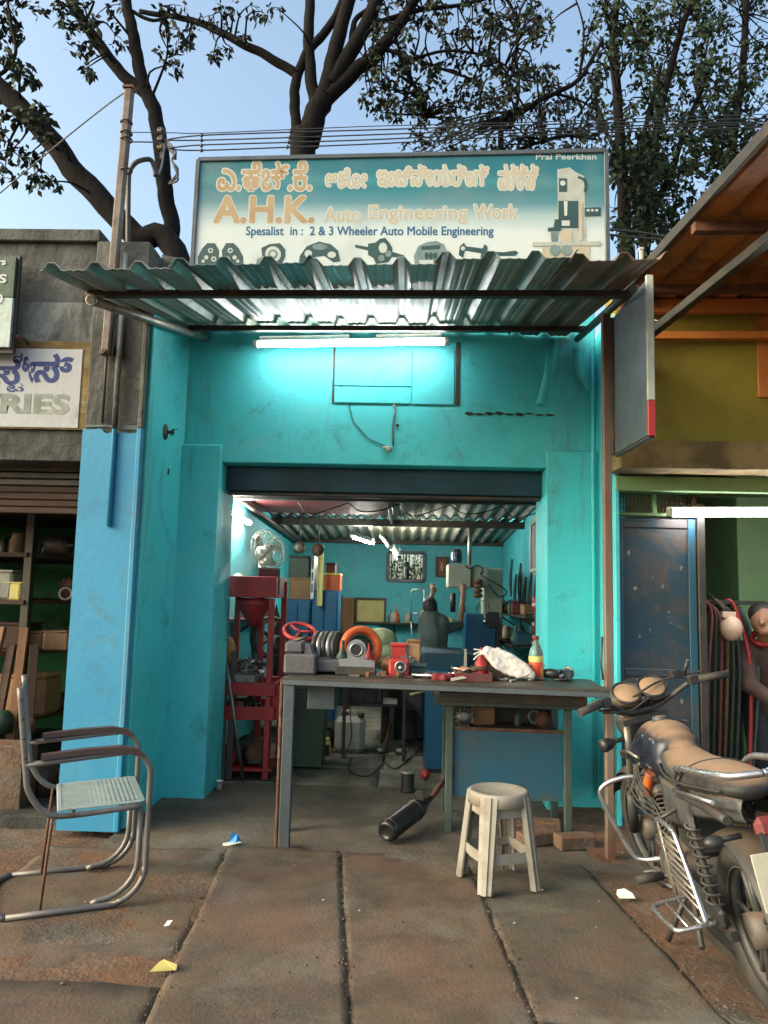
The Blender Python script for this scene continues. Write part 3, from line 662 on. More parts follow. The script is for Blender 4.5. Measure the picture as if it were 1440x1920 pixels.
# machine picture
ink([(1045,318),(1068,314),(1078,322),(1095,330),(1100,470),(1050,470),(1046,400)], 'creamink')
ink([(1048,335),(1063,335),(1063,360),(1048,360)], 'darkink', .004); ink(circ(1055,344,5), 'whiteink', .006)
ink([(1047,377),(1084,377),(1084,428),(1047,428)], 'darkink', .004); ink([(1057,378),(1064,378),(1063,405),(1058,405)], 'whiteink', .006); ink([(1053,414),(1068,414),(1068,424),(1053,424)], 'whiteink', .006)
ink([(1084,330),(1098,336),(1101,346),(1098,360),(1094,360),(1097,346),(1092,338),(1083,334)], 'darkink', .0045)
ink([(1027,428),(1052,425),(1052,433),(1027,434)], 'darkink', .0055); ink([(1032,434),(1046,434),(1044,455),(1034,455)], 'greyink', .0055); ink([(1040,412),(1047,412),(1047,426),(1038,426)], 'darkink', .0065)
ink([(1050,432),(1072,432),(1072,455),(1050,455)], 'palegold', .0045)
ink([(998,455),(1125,453),(1125,461),(998,462)], 'creamink', .0065); ink([(1016,462),(1106,462),(1106,500),(1016,500)], 'palegold', .003)
for cx in (1040, 1062): ink(circ(cx, 470, 10), 'greyink', .0075)
ink([(1086,380),(1092,380),(1092,452),(1086,452)], 'palegold', .005)
ink([(1096,390),(1126,389),(1126,405),(1096,406)], 'darkink', .0045)
for i in range(3): ink([(1100+8*i,393),(1105+8*i,393),(1105+8*i,397),(1100+8*i,397)], 'whiteink', .006)
# row of auto parts
for cx, s_ in ((395, -1), (432, 1)):
    ink([(cx+s_*a, b) for a, b in [(-14,498),(-16,470),(-8,456),(6,456),(16,466),(24,482),(24,498)]], 'darkink')
    for dx, dy, r in ((0,470,5), (8,483,4), (-6,486,5), (14,490,3)): ink(circ(cx+s_*dx, dy, r, 10), 'whiteink', .0035); 
    for dx, dy, r in ((0,470,2.5), (-6,486,2.5)): ink(circ(cx+s_*dx, dy, r, 8), 'darkink', .005)
ink([(490,465),(505,458),(525,456),(535,468),(535,482),(528,495),(495,498),(485,490),(492,482)], 'darkink'); ink(circ(512,477,15), 'whiteink', .0035); ink(circ(512,477,9), 'greyink', .005); ink(circ(512,477,5), 'whiteink', .006); ink([(482,486),(494,480),(500,498),(480,498)], 'greyink', .004)
ink([(560,498),(562,480),(575,462),(598,453),(620,458),(634,470),(638,490),(625,492),(608,480),(590,482),(575,498)], 'darkink'); ink(circ(600,463,14,14,6), 'greyink', .0035); ink(circ(578,476,7), 'whiteink', .0035); ink(circ(622,478,8,12,6), 'whiteink', .0035)
ink([(666,459),(690,463),(690,457),(704,455),(712,448),(722,446),(730,455),(736,465),(735,472),(758,479),(758,484),(735,482),(728,492),(705,495),(700,484),(690,478),(690,470),(666,464)], 'darkink'); ink(circ(718,465,8,12,10), 'whiteink', .0035); ink(circ(728,476,6), 'greyink', .004); ink(circ(715,484,6), 'greyink', .004)
ink([(778,498),(776,480),(784,462),(800,454),(818,452),(832,458),(838,470),(836,498)], 'greyink'); ink([(790,462),(825,460),(825,467),(790,469)], 'darkink', .0035)
for dx in (800, 808, 816): ink(circ(dx, 480, 4, 8, 7), 'darkink', .0035)
ink([(786,488),(828,488),(828,498),(786,498)], 'whiteink', .0035)
ink([(862,462),(870,455),(874,462),(905,466),(908,458),(914,462),(914,472),(945,473),(966,470),(972,474),(966,480),(915,480),(920,492),(900,492),(902,475),(872,470),(868,484),(860,478)], 'darkink'); ink(circ(868,466,4), 'whiteink', .0035)
# ------------------------------------------------------------ projecting sign seen edge-on at the right, with its pole
pl = thing('sign_pole', 'rust streaked square steel pole right of the turquoise doorway', 'pole', (1.155, 4.45, 0))
m = MB(); m.bb(1.135, 1.182, 4.425, 4.475, -.06, 3.1, .005); m.build('post', T['pole_paint'], pl)
m = MB(); m.bb(1.08, 1.23, 4.37, 4.53, -.06, -.004, .004); m.build('base_plate', T['rust'], pl)
m = MB(); m.tube([(1.12, 4.435, 1.2), (1.112, 4.43, 1.05), (1.122, 4.43, .96)], .006, 6); m.build('latch', T['dark_steel'], pl)
ps = thing('projecting_sign', 'grey sheet projecting sign with pale edge fixed to the pole', 'sign', (1.19, 4.2, 2.25))
a0, a1, a2, a3 = V(1.192, 4.40, 2.245), V(1.215, 3.86, 2.245), V(1.215, 3.86, 3.06), V(1.192, 4.40, 3.06)
m = MB(); m.add([a0,a1,a2,a3]+[p+V(.022,0,0) for p in (a0,a1,a2,a3)], [(0,3,2,1),(4,5,6,7),(0,1,5,4),(1,2,6,5),(2,3,7,6),(3,0,4,7)]); m.build('sheet', T['grey_blue'], ps)
m = MB(); m.bar(V(1.228, 3.853, 2.42), V(1.228, 3.853, 3.08), .038, .018, .003, (0,1,0)); m.build('edge_strip', T['creamink'], ps)
m = MB(); m.bar(V(1.228, 3.852, 2.235), V(1.228, 3.852, 2.418), .038, .018, .003, (0,1,0)); m.build('edge_strip', T['red'], ps)
m = MB(); m.bar(V(1.186, 4.41, 2.24), V(1.186, 4.41, 3.06), .02, .02); m.build('edge_frame', T['dark_steel'], ps)
m = MB(); m.bar(V(1.21, 4.41, 2.236), V(1.232, 3.86, 2.236), .03, .016); m.build('edge_frame', T['dark_steel'], ps)
# ------------------------------------------------------------ left neighbour
ln = thing('left_shop', 'stained concrete neighbouring shop with open dark storefront', 'building', (-3.4, 5, 0))
def lp(name, mat, x0, x1, y0, y1, z0, z1, bev=.005, parent=None):
    m = MB(); m.bb(x0, x1, y0, y1, z0, z1, bev); return m.build(name, T[mat], parent or ln)
lp('front_wall', 'concrete', -6, -2.004, 4.70, 4.95, 2.28, 3.62)
lp('plaster_band', 'concrete_lt', -6, -2.006, 4.688, 4.70, 2.86, 3.22, .002)
lp('roof_slab', 'concrete', -6, -2.004, 4.66, 5.4, 3.62, 3.70)
lp('door_soffit', 'concrete', -6, -2.004, 4.68, 4.9, 2.19, 2.28)
lp('back_wall', 'green_wall_l', -6, -2.0, 7.6, 7.75, 0, 2.9)
lp('inner_side_wall', 'green_wall_l', -2.06, -2.0, 5.6, 7.6, 0, 2.9)
lp('inner_side_wall', 'green_wall_l', -6.0, -5.9, 4.95, 7.6, 0, 2.9)
lp('ceiling', 'concrete', -6, -2.0, 4.9, 7.75, 2.5, 2.6)
lp('sill', 'concrete', -6, -2.02, 4.72, 7.6, -.05, .04)
lp('dwarf_wall', 'soil', -6, -2.35, 4.85, 5.05, .0, .42)
for i in range(7): lp('shutter_slat', 'timber' if i > 2 else 'dark_steel', -5.8, -2.02, 4.92+.006*(i % 2), 4.95+.006*(i % 2), 2.16-.046*i, 2.2-.046*i)
# hand-painted name panel on the wall
sgn = thing('painted_sign', 'hand painted white sign with blue lettering on the concrete wall', 'sign', (-2.6, 4.68, 2.4))
pz0, pz1 = at(80, 802, 4.68).z, at(80, 655, 4.68).z; px1 = at(152, 730, 4.68).x
m = MB(); m.bb(-4.6, at(173,730,4.68).x, 4.674, 4.686, pz0-.01, at(80,640,4.68).z, .002); m.build('ochre_border', T['ledge'], sgn)
m = MB(); m.bb(-4.6, px1, 4.668, 4.673, pz0, pz1, .001); m.build('white_field', T['whiteink'], sgn)
T['whitefld'] = mk('chalky_white_paint', (.52,.53,.54), .85, 0, (.45,.46,.47), 4, .35, .7, (.32,.31,.28), 3, .6, .76, .2, 40)
sgn.children[-1].data.materials[0] = T['whitefld']
T['navyink'] = mk('navy_sign_paint', (.012,.025,.13), .7, 0, (.02,.04,.16), 6, bump=.1)
T['fade'] = mk('faded_sign_paint', (.17,.185,.155), .85, 0, (.30,.31,.28), 9, .4, .7, (.36,.37,.35), 5, .54, .66, .1)
def wtext(body, x0, y1, x1, y0, mat, bold, nm='lettering'):
    o = at(x0, y1, 4.667); U = at(x1, y1, 4.667)-o; wd = U.length; U.normalize(); W = at(x0, y0, 4.667)-o; h = W.length; W = V(0,0,1)
    U.z = 0; U.normalize()
    text_mb(body, h, wd, V(o.x, 4.667, o.z), U, W, .0006, 0, bold).build(nm, T[mat], sgn)
wtext('ಸ', -14, 722, 36, 672, 'navyink', .03); wtext('ೀ', 38, 718, 64, 668, 'navyink', .03); wtext('ಸ್', 62, 718, 136, 662, 'navyink', .03); wtext('ಟ', 12, 735, 44, 718, 'navyink', .02); wtext('ರ', 24, 680, 42, 662, 'navyink', .02)
wtext('USTRIES', -130, 773, 130, 735, 'fade', .04)
gb = thing('green_board', 'small green printed board at the left end of the concrete wall', 'sign', (-2.6, 4.6, 2.8))
x1 = at(26, 560, 4.55).x; z1, z0 = at(15, 482, 4.55).z, at(15, 652, 4.55).z
m = MB(); m.bb(-3.4, x1, 4.54, 4.565, z0+.32, z1, .003); m.build('board_top', T['dgreen'], gb)
m = MB(); m.bb(-3.4, x1, 4.54, 4.565, z0, z0+.318, .003); m.build('board_bottom', T['mesh_white'], gb)
m = MB(); m.bb(-3.45, x1+.012, 4.567, 4.60, z0-.03, z1+.02, .003); m.build('board_frame', T['dark_steel'], gb)
for txt, a in [('CARS', (-30,535,14,514)), ('ABC', (-30,568,5,552))][:1]:
    pass
def gtext(body, x0, y1, x1, y0):
    o = at(x0, y1, 4.538); e = at(x1, y1, 4.538); h = (at(x0, y0, 4.538)-o).length
    text_mb(body, h, (e-o).length, o, (1,0,0), (0,0,1), .002, 0, .03).build('lettering', T['whiteink'], gb)
gtext('rs', -6, 497, 11, 488); gtext('S', -3, 531, 12, 514); gtext('D', -10, 570, 5, 551)
for z in (z0+.08,):
    m = MB(); m.tube([(x1+.02, 4.57, z), (x1+.05, 4.62, z), (x1+.04, 4.69, z-.01)], .012, 8); m.build('hook', T['rust'], gb)
# rack and stored timber inside the left shop
rk = thing('storage_rack', 'dark steel rack holding junk inside the left shop', 'rack', (-3.0, 6.0, 0))
for x, y in ((-2.72, 5.5), (-4.3, 5.5), (-2.3, 6.9), (-4.3, 6.9)):
    m = MB(); m.bb(x-.03, x+.03, y-.03, y+.03, 0.04, 2.05); m.build('upright', T['dark_steel'], rk)
for z in (.45, .92, 1.28, 1.62, 1.95):
    m = MB(); m.bb(-4.35, -2.2, 5.45, 6.95, z, z+.03) if False else m.add([(-4.35,5.45,z),(-2.72,5.45,z),(-2.2,6.95,z),(-4.35,6.95,z),(-4.35,5.45,z+.03),(-2.72,5.45,z+.03),(-2.2,6.95,z+.03),(-4.35,6.95,z+.03)], [(3,2,1,0),(4,5,6,7),(0,1,5,4),(1,2,6,5),(2,3,7,6),(3,0,4,7)])
    m.build('shelf', T['timber'], rk)
random.seed(11)
for i in range(16):
    z = 1.985+.03*(i//5)+.004*(i % 3); y = 5.5+.26*(i % 5); m = MB(); m.bar((-4.2+random.uniform(-.2,.2), y, z), (-2.18-random.uniform(.2,.5)+.1*(i % 5), y+random.uniform(-.05,.05), z+random.uniform(-.0,.03)), random.uniform(.1,.2), .026)
    m.build('stored_plank', T['timber'] if i % 3 else T['wood'], None, 'rough brown plank stored flat on the top shelf of the left rack', 'plank', 'planks stored in the left shop')

for i in range(4):
    m = MB(); x = -2.55-.12*i; m.bar((x, 5.3-.02*i, .04), (x+.1*(i-1.5)*.4, 5.44, 1.0+.12*(i % 2)), .06, .03); m.build('leaning_batten', T['wood'] if i % 2 else T['timber'], None, ['first','second','third','last'][i]+' wooden batten from the pillar leaning on the left rack', 'batten', 'battens leaning in the left shop')
def junkbox(name, lab, cat, x, y, z, s, mat, rot=0):
    m = MB(); m.box((x, y, z+s[2]/2), s, rot); b = m.build(name, T[mat], None, lab, cat); return b
for (x, y, z, s, mt, nm, lab) in [(-2.95,5.6,1.31,(.22,.2,.2),'white_pl','plastic_can','pale plastic can on the middle shelf of the left rack'), (-3.0,5.7,.95,(.5,.3,.18),'timber','wooden_crate','brown wooden crate on the second shelf of the left rack'), (-2.66,5.75,.95,(.2,.2,.12),'card','carton','small brown carton beside crate on left rack'), (-2.75,5.7,.48,(.36,.3,.28),'card','carton','larger brown carton on the lowest shelf of the left rack'), (-2.5,6.2,1.65,(.3,.3,.14),'dark_steel','steel_box','dark steel box on the upper shelf of the left rack'), (-2.52,6.3,1.31,(.2,.3,.22),'timber','wooden_crate','short wooden crate deep on the left rack')]:
    t = thing(nm, lab, 'box', (x, y, z)); m = MB(); m.box((x, y, z+s[2]/2), s); m.build('body', T[mt], t); m = MB(); m.box((x, y, z+s[2]+.008), (s[0]*1.03, s[1]*1.03, .014)); m.build('lid', T[mt], t)
t = thing('enamel_roller', 'pale cylinder roll lying on the left rack middle shelf', 'roll', (-3.2, 5.45, 1.32)); m = MB(); m.lathe([(.0,0),(.1,0),(.1,.5),(.06,.52),(.06,.5),(0,.5)], (-3.55, 5.52, 1.42), (1,0,0), 18); m.build('roll_body', T['white_pl'], t)
for i in range(10):
    x = -3.9+.17*i; m = MB(); r = random.uniform(.04,.09); m.lathe([(.001,0),(r,0),(r,r*1.6),(r*.6,r*2),(.001,r*2)], (x, 5.2+.05*(i % 3), .425 if x < -2.45 else .04), (0,0,1), 12); m.build('scrap_can', T[['rust','dark_steel','steel','dgreen'][i % 4]], None, ['rusty','black','grey','dark green'][i % 4]+' scrap can in the left shop, '+['leftmost','second from left','third from left','fourth from left','fifth from left','sixth from left','seventh from left','third from right','second from right','rightmost'][i]+' of its row', 'can', 'scrap cans in the left shop')
# ------------------------------------------------------------ right neighbour
rn = thing('right_shop', 'olive and green neighbouring shop with open front at right', 'building', (2.6, 5.0, 0))
def rp(name, mat, x0, x1, y0, y1, z0, z1, bev=.005):
    m = MB(); m.bb(x0, x1, y0, y1, z0, z1, bev); return m.build(name, T[mat], rn)
rp('upper_wall', 'olive', 1.35, 5, 4.96, 5.2, 2.36, 3.5)
rp('stain_panel', 'roof_rust', at(1421,700,4.95).x, 5, 4.945, 4.959, at(1430,745,4.95).z, 3.3, .002)
m = MB(); nx = 40
m.shell(lambda u, v: Vector((1.30+3.6*u, 4.66+.32*v, 2.385+.012*nzv(u*14, v*2, 1)+.01*v)), nx, 4, .17+0, False); m.build('ledge', T['ledge'], rn)
rp('lintel', 'green_wall', 1.35, 5, 4.96, 5.2, 2.115, 2.21)
rp('back_wall', 'green_wall', 1.47, 5, 7.3, 7.45, 0, 2.6)
rp('side_wall', 'green_wall', 1.462, 1.50, 5.76, 7.3, 0, 2.6)
rp('far_wall', 'green_wall', 4.9, 5.0, 5.2, 7.3, 0, 2.6)
rp('ceiling', 'concrete', 1.47, 5, 5.2, 7.45, 2.5, 2.62)
rp('floor', 'soil', 1.47, 5, 4.9, 7.3, -.05, .03)
rp('wall_pier', 'green_wall', at(1385,1100,6.2).x, at(1385,1100,6.2).x+.5, 6.2, 7.3, 0.0, 2.5)
# grille over the door
gx0, gx1 = at(1152,930,5.12).x, at(1300,930,5.12).x; gz0, gz1 = at(1220,968,5.12).z, at(1220,898,5.12).z
gl = thing('ventilator_grille', 'rusty wire grille above the blue steel door', 'grille', ((gx0+gx1)/2, 5.12, gz0))
for i in range(3):
    x = gx0+(gx1-gx0)*i/2; m = MB(); m.bb(x-.014, x+.014, 5.10, 5.13, gz0, gz1); m.build('frame_post', T['green_wall' if i < 2 else 'rust'], gl)
for i in range(2):
    z = gz0+(gz1-gz0-.02)*i; m = MB(); m.bb(gx0, gx1, 5.09, 5.14, z, z+.02); m.build('frame_rail', T['green_wall'], gl)
for i in range(22):
    x = gx0+(gx1-gx0)*(i+.5)/22; m = MB(); m.tube([(x, 5.12, gz0), (x, 5.12, gz1)], .003, 4); m.build('grille_wire', T['rust'], gl)
for i in range(7):
    z = gz0+(gz1-gz0)*(i+.5)/7; m = MB(); m.tube([(gx0, 5.125, z), (gx1, 5.125, z)], .003, 4); m.build('grille_wire', T['rust'], gl)
dr = thing('steel_door', 'scuffed blue steel door leaf standing open right of the pole', 'door', (1.7, 5.1, 0))
dx0, dx1 = 1.376, at(1306,1200,5.1).x; dz1 = at(1220,972,5.1).z
T['door_paint'] = mk('chipped_blue_door', (.012,.085,.15), .5, .1, (.035,.07,.085), 2.5, .35, .62, (.11,.085,.075), 2.2, .5, .72, .12, 40)
stain(T['door_paint'], (.10,.065,.05), 3, .48, .62, .7); stain(T['door_paint'], (.2,.19,.18), 16, .62, .68, .6)
m = MB(); m.bb(dx0, dx1, 5.09, 5.12, .04, dz1, .006); dp = m.build('door_panel', T['door_paint'], dr)
for x in (dx0+.02, dx1-.025):
    m = MB(); m.bb(x-.025, x+.025, 5.075, 5.089, .045, dz1-.002); m.build('door_stile', T['blue_dirty'], dr)
for z in (.07, .95, dz1-.04):
    m = MB(); m.bb(dx0+.046, dx1-.051, 5.078, 5.0885, z-.025, z+.025); m.build('door_rail', T['door_paint'], dr)
m = MB(); m.bb(dx1+.006, dx1+.055, 5.06, 5.14, .03, 2.05); m.build('door_jamb', T['dark_steel'], dr)
m = MB(); m.bb(dx1+.0005, dx1+.0055, 5.085, 5.12, .05, dz1-.01,.001); m.build('door_edge', T['black'], dr)
random.seed(3)
for i in range(14):
    x = random.uniform(dx0+.06, dx1-.08); z = random.uniform(.5, 1.75); r = random.uniform(.006, .017)
    m = MB(); m.prism([(x+r*random.uniform(.5,1)*cos(a*pi/4), z+1.5*r*random.uniform(.5,1)*sin(a*pi/4)) for a in range(8)], .001, (0, 5.0885, 0)); m.build('paint_chip', T['alu'], dp)
tube_light('neighbour_tube_light', 'long lit tube light over the open front of the right shop', at(1262,963,4.98), V(2.95, 4.98, 2.0), .02, 'tube', (0, .5, .6), body='white')
# big rusty corrugated canopy of the right shop
cn = thing('corrugated_canopy', 'orange rusted corrugated canopy over the right shop front', 'canopy', (2.6, 4, 3.3))
def cz(y): return 3.02+.085*(y-2.6)+.16
for i in range(4):
    x0 = 1.36+i*.78; m = MB(); per = .2
    cols = sorted(set([x0, x0+.82]+[k*.2+o_ for k in range(4, 30) for o_ in (0, .056, .112, .136, .168) if x0 < k*.2+o_ < x0+.82])); nc = len(cols)-1
    def fn(u, v, cols=cols, nc=nc, i=i):
        x = cols[round(u*nc)]; y = 2.45+.05*(i % 2)+2.6*v; return Vector((x-.0*v, y, cz(y)+trap(x)*1.1+.005*(i % 2)+.02*(x-1.36)))
    m.shell(fn, nc, 6, .003); m.build('corrugated_sheet', T['roof_rust'], cn)
m = MB(); m.bar((1.352, 2.45, cz(2.45)+.01), (1.352, 5.0, cz(5.0)+.01), .02, .06); m.build('edge_angle', T['dark_steel'], cn)
for y, r in ((4.90, .05), (4.55, .04), (3.6, .04)):
    m = MB(); m.bar((1.36, y, cz(y)-.035-r*.5), (4.4, y, cz(y)+.03-r*.5), .05, .05 if y < 4.8 else .09); m.build('purlin', T['rust' if y < 4.8 else 'roof_rust'], cn)
m = MB(); m.bar((1.42, 4.93, 3.02), (1.78, 2.6, cz(2.6)-.06), .05, .05); m.build('rafter', T['dark_steel'], cn)
m = MB(); m.bar((1.38, 4.9, 3.12), (4.4, 4.9, 3.17), .06, .05); m.build('purlin', T['roof_rust'], cn)
m = MB(); m.tube([(1.4, 4.86, 3.1), (1.55, 4.8, 3.14), (1.62, 4.84, 3.2), (1.5, 4.88, 3.25)], .006, 6); m.build('loose_wire', T['alu'], cn)
# hoses and helmet in the right shop
for i in range(9):
    b = at(1318+i*8, 1125+6*(i % 3), 5.35+.03*i); e = at(1322+i*10+(18 if i == 6 else 0), 1400, 5.2+.03*i)
    pts = spline([b+V(-.03,.05,-.05), b, b+V(.05,-.02,-.1), (b*.5+e*.5)+V(.03+.01*i,0,0), V(e.x, e.y, .04)], 5)
    mt = ['maroon','rubber','maroon','rust','rubber','rubber','red','rubber','green_grey'][i]
    m = MB(); m.tube(pts, .012 if i != 6 else .014, 7); m.build('hose', T[mt], None, ['dark red hose hanging nearest the blue door','black hose hanging beside the dark red hose','dark red hose in the middle of the hose bundle','rust brown rod hanging among the hoses','black hose with a kink in the hose bundle','thin black hose at the bundle centre','bright red hose hanging in front of the bundle','black hose behind the bright red hose','grey green hose at the right end of the bundle'][i], 'hose', 'hoses hanging in the right shop')
hk = thing('hose_rail', 'steel rail on which the hoses hang beside the blue door', 'rail', (2.2, 5.5, 1.4)); p = at(1310, 1128, 5.4); m = MB(); m.bar((p.x-.1, 5.42, p.z-.0), (p.x+.55, 5.62, p.z-.0), .03, .03); m.build('rail', T['dark_steel'], hk); m = MB(); m.bb(p.x-.08, p.x-.04, 5.4, 5.46, .03, p.z); m.build('rail_post', T['dark_steel'], hk)
hp = at(1371, 1178, 5.3)
he = thing('hanging_helmet', 'pale pink round plastic helmet hanging among the hoses', 'helmet', hp)  # helmet hung by its cord
m = MB(); m.ball(hp, (.072, .075, .085), 18, 12); m.build('shell', T['creamink'], he); T['creampink'] = mk('pale_pink_plastic', (.62,.44,.31), .45, 0, (.55,.38,.27), 5); he.children[0].data.materials[0] = T['creampink']
m = MB(); m.tube([hp+V(-.02,0,.07), hp+V(-.05,0,.13), hp+V(-.14,.03,.24)], .006, 6); m.build('cord', T['black'], he)
m = MB(); m.box(hp+V(-.02,0,.09), (.09,.05,.04)); m.build('knot', T['creampink'], he)
gb_ = thing('green_tub', 'small pale green tub on the floor under the hoses', 'tub', gr(1370, 1400, .03)); b = at(1368,1395,5.15)
m = MB(); m.lathe([(.09,0),(.12,.11),(.125,.11),(.125,.12),(.10,.12),(.08,.02),(.001,.02)], (b.x, 5.15, .03), (0,0,1), 20); m.build('tub_wall', T['mesh_white'], gb_); gb_.children[0].data.materials[0] = T['green_wall']
# ------------------------------------------------------------ inside the workshop, left side
random.seed(21)
rr = thing('red_rack', 'red steel stand with trays just inside the left jamb', 'rack', (-1.2, 6.1, 0))
for x, y in ((-1.385, 5.98), (-1.03, 5.98), (-1.385, 6.4), (-1.0, 6.4), (-1.18, 6.38)):
    m = MB(); m.bb(x-.022, x+.022, y-.022, y+.022, .0, 1.36 if y < 6.2 else 1.5); m.build('leg', T['red'], rr)
for z0, z1, x0, x1 in ((1.365, 1.53, -1.41, -1.0), (.62, .68, -1.41, -.98), (.44, .50, -1.41, -.98), (.06, .10, -1.41, -.98)):
    m = MB(); m.bb(x0, x1, 5.95, 6.45, z0, z0+.02); tr = m.build('tray', T['red'], rr)
    if z1-z0 > .05:
        for a in ((x0, x1, 5.945, 5.962), (x0, x1, 6.44, 6.452), (x0-.004, x0+.01, 5.95, 6.45), (x1-.01, x1+.004, 5.95, 6.45)):
            m = MB(); m.bb(a[0], a[1], a[2], a[3], z0, z1+.04 if z0 < 1 else z1); m.build('tray_wall', T['red'], tr)
m = MB(); m.lathe([(.15,.0), (.14,-.06), (.07,-.16), (.05,-.22), (.001,-.22)][::-1], (-1.2, 6.15, 1.36), (0,0,1), 16); m.build('hopper', T['red'], rr)
m = MB(); m.bb(-1.02, -.9, 6.0, 6.02, .44, .70); m.build('side_plate', T['red'], rr)
# table fan lying on the rack
fc = at(503, 1030, 6.2); fa = V(.72, -.62, .32).normalized()
fn_ = thing('table_fan', 'cream table fan with dusty guard on top of the red stand', 'fan', (fc.x, 6.2, 1.39))
q = fa.to_track_quat('Z', 'Y').to_matrix()
for R_, d_ in ((.165, 0), (.155, .03), (.12, .05), (.07, .06), (.15, -.03), (.1, -.05)):
    m = MB(); m.torus(fc+fa*d_, fa, R_, .0035, 26, 5); m.build('guard_ring', T['white_pl'], fn_)
for i in range(22):
    a = 2*pi*i/22; m = MB()
    m.tube([fc+q @ V(r_*cos(a), r_*sin(a), d_) for r_, d_ in ((.03,.062), (.09,.058), (.135,.042), (.165,0), (.14,-.035), (.06,-.06))], .002, 4); m.build('guard_wire', T['white_pl'], fn_)
for i in range(3):
    m = MB(); a = 2*pi*i/3+.4
    m.shell(lambda u, v, a=a: fc+q @ V((.03+.11*u)*cos(a+.8*(v-.5)*(.5+u)), (.03+.11*u)*sin(a+.8*(v-.5)*(.5+u)), .02*(v-.5)), 6, 4, .003, True); m.build('blade', T['beige'], fn_)
m = MB(); m.lathe([(.001,.04), (.03,.035), (.035,0), (.05,-.03), (.055,-.1), (.03,-.14), (.001,-.14)][::-1], fc, fa, 16); m.build('motor', T['white_pl'], fn_)
m = MB(); m.tube([fc-fa*.09, V(fc.x-.06, 6.24, 1.55), V(fc.x-.07, 6.25, 1.42)], [.025,.022,.03], 10); m.build('neck', T['white_pl'], fn_)
m = MB(); m.lathe([(.001,.035), (.05,.035), (.1,.015), (.1,0)][::-1], (fc.x-.07, 6.25, 1.39), (0,0,1), 20); m.build('base', T['red'], fn_)
def blob(name, lab, cat, balls, mat, vox=.012, sm=4, **k):
    m = MB()
    for c, r in balls: m.ball(c, r, 10, 7)
    return m.build(name, T[mat], None, lab, cat, remesh=vox, sm=sm, **k)
T['ochre_bag'] = mk('ochre_plastic_bag', (.55,.30,.075), .5, 0, (.45,.23,.06), 9, bump=.5, bscale=25)
p = at(436, 1062, 6.12); blob('cloth_bundle', 'cream cloth bundle on the red tray beside the fan', 'cloth', [(V(-1.33,6.1,1.44), (.08,.08,.06)), (V(-1.25,6.14,1.46), (.07,.06,.07)), (V(-1.35,6.2,1.5), (.05,.06,.06))], 'creampink')
t = thing('pink_plate', 'dull pink enamel plate standing on the red tray', 'plate', (-1.08, 6.0, 1.39)); m = MB(); m.box((-1.07, 6.03, 1.49), (.17, .012, .2), Matrix.Rotation(.25, 3, 'Z')); m.build('sheet', T['maroon'], t); m = MB(); m.box((-1.07, 6.022, 1.592), (.172, .016, .012), Matrix.Rotation(.25, 3, 'Z')); m.build('rolled_edge', T['pole_paint'], t)
blob('ochre_bag', 'ochre plastic bag hanging at the left jamb above the scrap tub', 'bag', [(at(432,1222,6.1), (.045,.05,.1)), (at(437,1250,6.1), (.05,.05,.08)), (at(428,1205,6.1), (.02,.03,.06))], 'ochre_bag', .01)
tb = thing('scrap_tub', 'grey tub of metal scrap on the red stand middle tray', 'tub', (-1.25, 6.1, .685))
m = MB(); m.bb(-1.39, -1.12, 5.98, 6.3, .662, .79, .02); m.build('tub_wall', T['steel'], tb)
for i in range(22):
    m = MB(); c = V(random.uniform(-1.37,-1.13), random.uniform(6.0,6.28), .80+random.uniform(0,.05))
    if i % 3: m.torus(c, (random.uniform(-1,1), random.uniform(-1,1), 1), random.uniform(.03,.06), .009, 12, 5)
    else: m.box(c, (random.uniform(.03,.12), .03, .02), Matrix.Rotation(random.uniform(0,3), 3, 'Z') @ Matrix.Rotation(random.uniform(-.5,.5), 3, 'X'))
    m.build('scrap_piece', T[['dark_steel','rust','steel'][i % 3]], tb)
for i, (x, y, s, mt) in enumerate([(-1.3,6.15,(.16,.2,.13),'dark_steel'), (-1.12,6.1,(.14,.2,.1),'rust'), (-1.25,6.3,(.2,.12,.18),'dgreen')]):
    t = thing('motor_casing', ['dark ribbed motor casing on the lower red tray','rusty motor casing on the lower red tray','green motor casing at the back of the lower red tray'][i], 'motor', (x, y, .1)); m = MB(); m.lathe([(.04,0),(.075,.01),(.075,s[1]),(.04,s[1]+.02)], (x, y-.1, .1+.078), (0,1,0), 16); m.build('casing', T[mt], t)
    for k_ in range(5): m = MB(); m.torus((x, y-.07+.035*k_, .178), (0,1,0), .076, .006, 16, 5); m.build('cooling_rib', T[mt], t)
# hanging drive wheel and belts
wc = at(508, 1195, 6.75)
wh = thing('belt_wheel', 'black spoked drive wheel with belts behind the red stand', 'wheel', (wc.x, 6.75, 0))
m = MB(); m.torus(wc, (.4,-1,.1), .17, .018, 30, 8); m.build('belt', T['rubber'], wh)
m = MB(); m.torus(wc, (.4,-1,.1), .145, .014, 30, 8); m.build('rim', T['dark_steel'], wh)
q = V(.4,-1,.1).to_track_quat('Z','Y').to_matrix()
for i in range(5):
    a = 2*pi*i/5; m = MB(); m.tube([wc, wc+q @ V(.145*cos(a), .145*sin(a), 0)], [.02,.014], 7); m.build('spoke', T['dark_steel'], wh)
m = MB(); m.cyl(wc-q @ V(0,0,.05), wc+q @ V(0,0,.05), .035); m.build('hub', T['steel'], wh)
m = MB(); m.bar((wc.x, 6.79, 0), (wc.x, 6.79, wc.z), .05, .05); m.build('stand', T['dark_steel'], wh)
m = MB(); m.tube(spline([wc+q @ V(-.17,0,0), V(wc.x-.12, 6.7, .75), V(wc.x-.02, 6.68, .45), V(wc.x+.1, 6.7, .75), wc+q @ V(.17,0,0)], 6), .011, 6); m.build('belt', T['rubber'], wh)
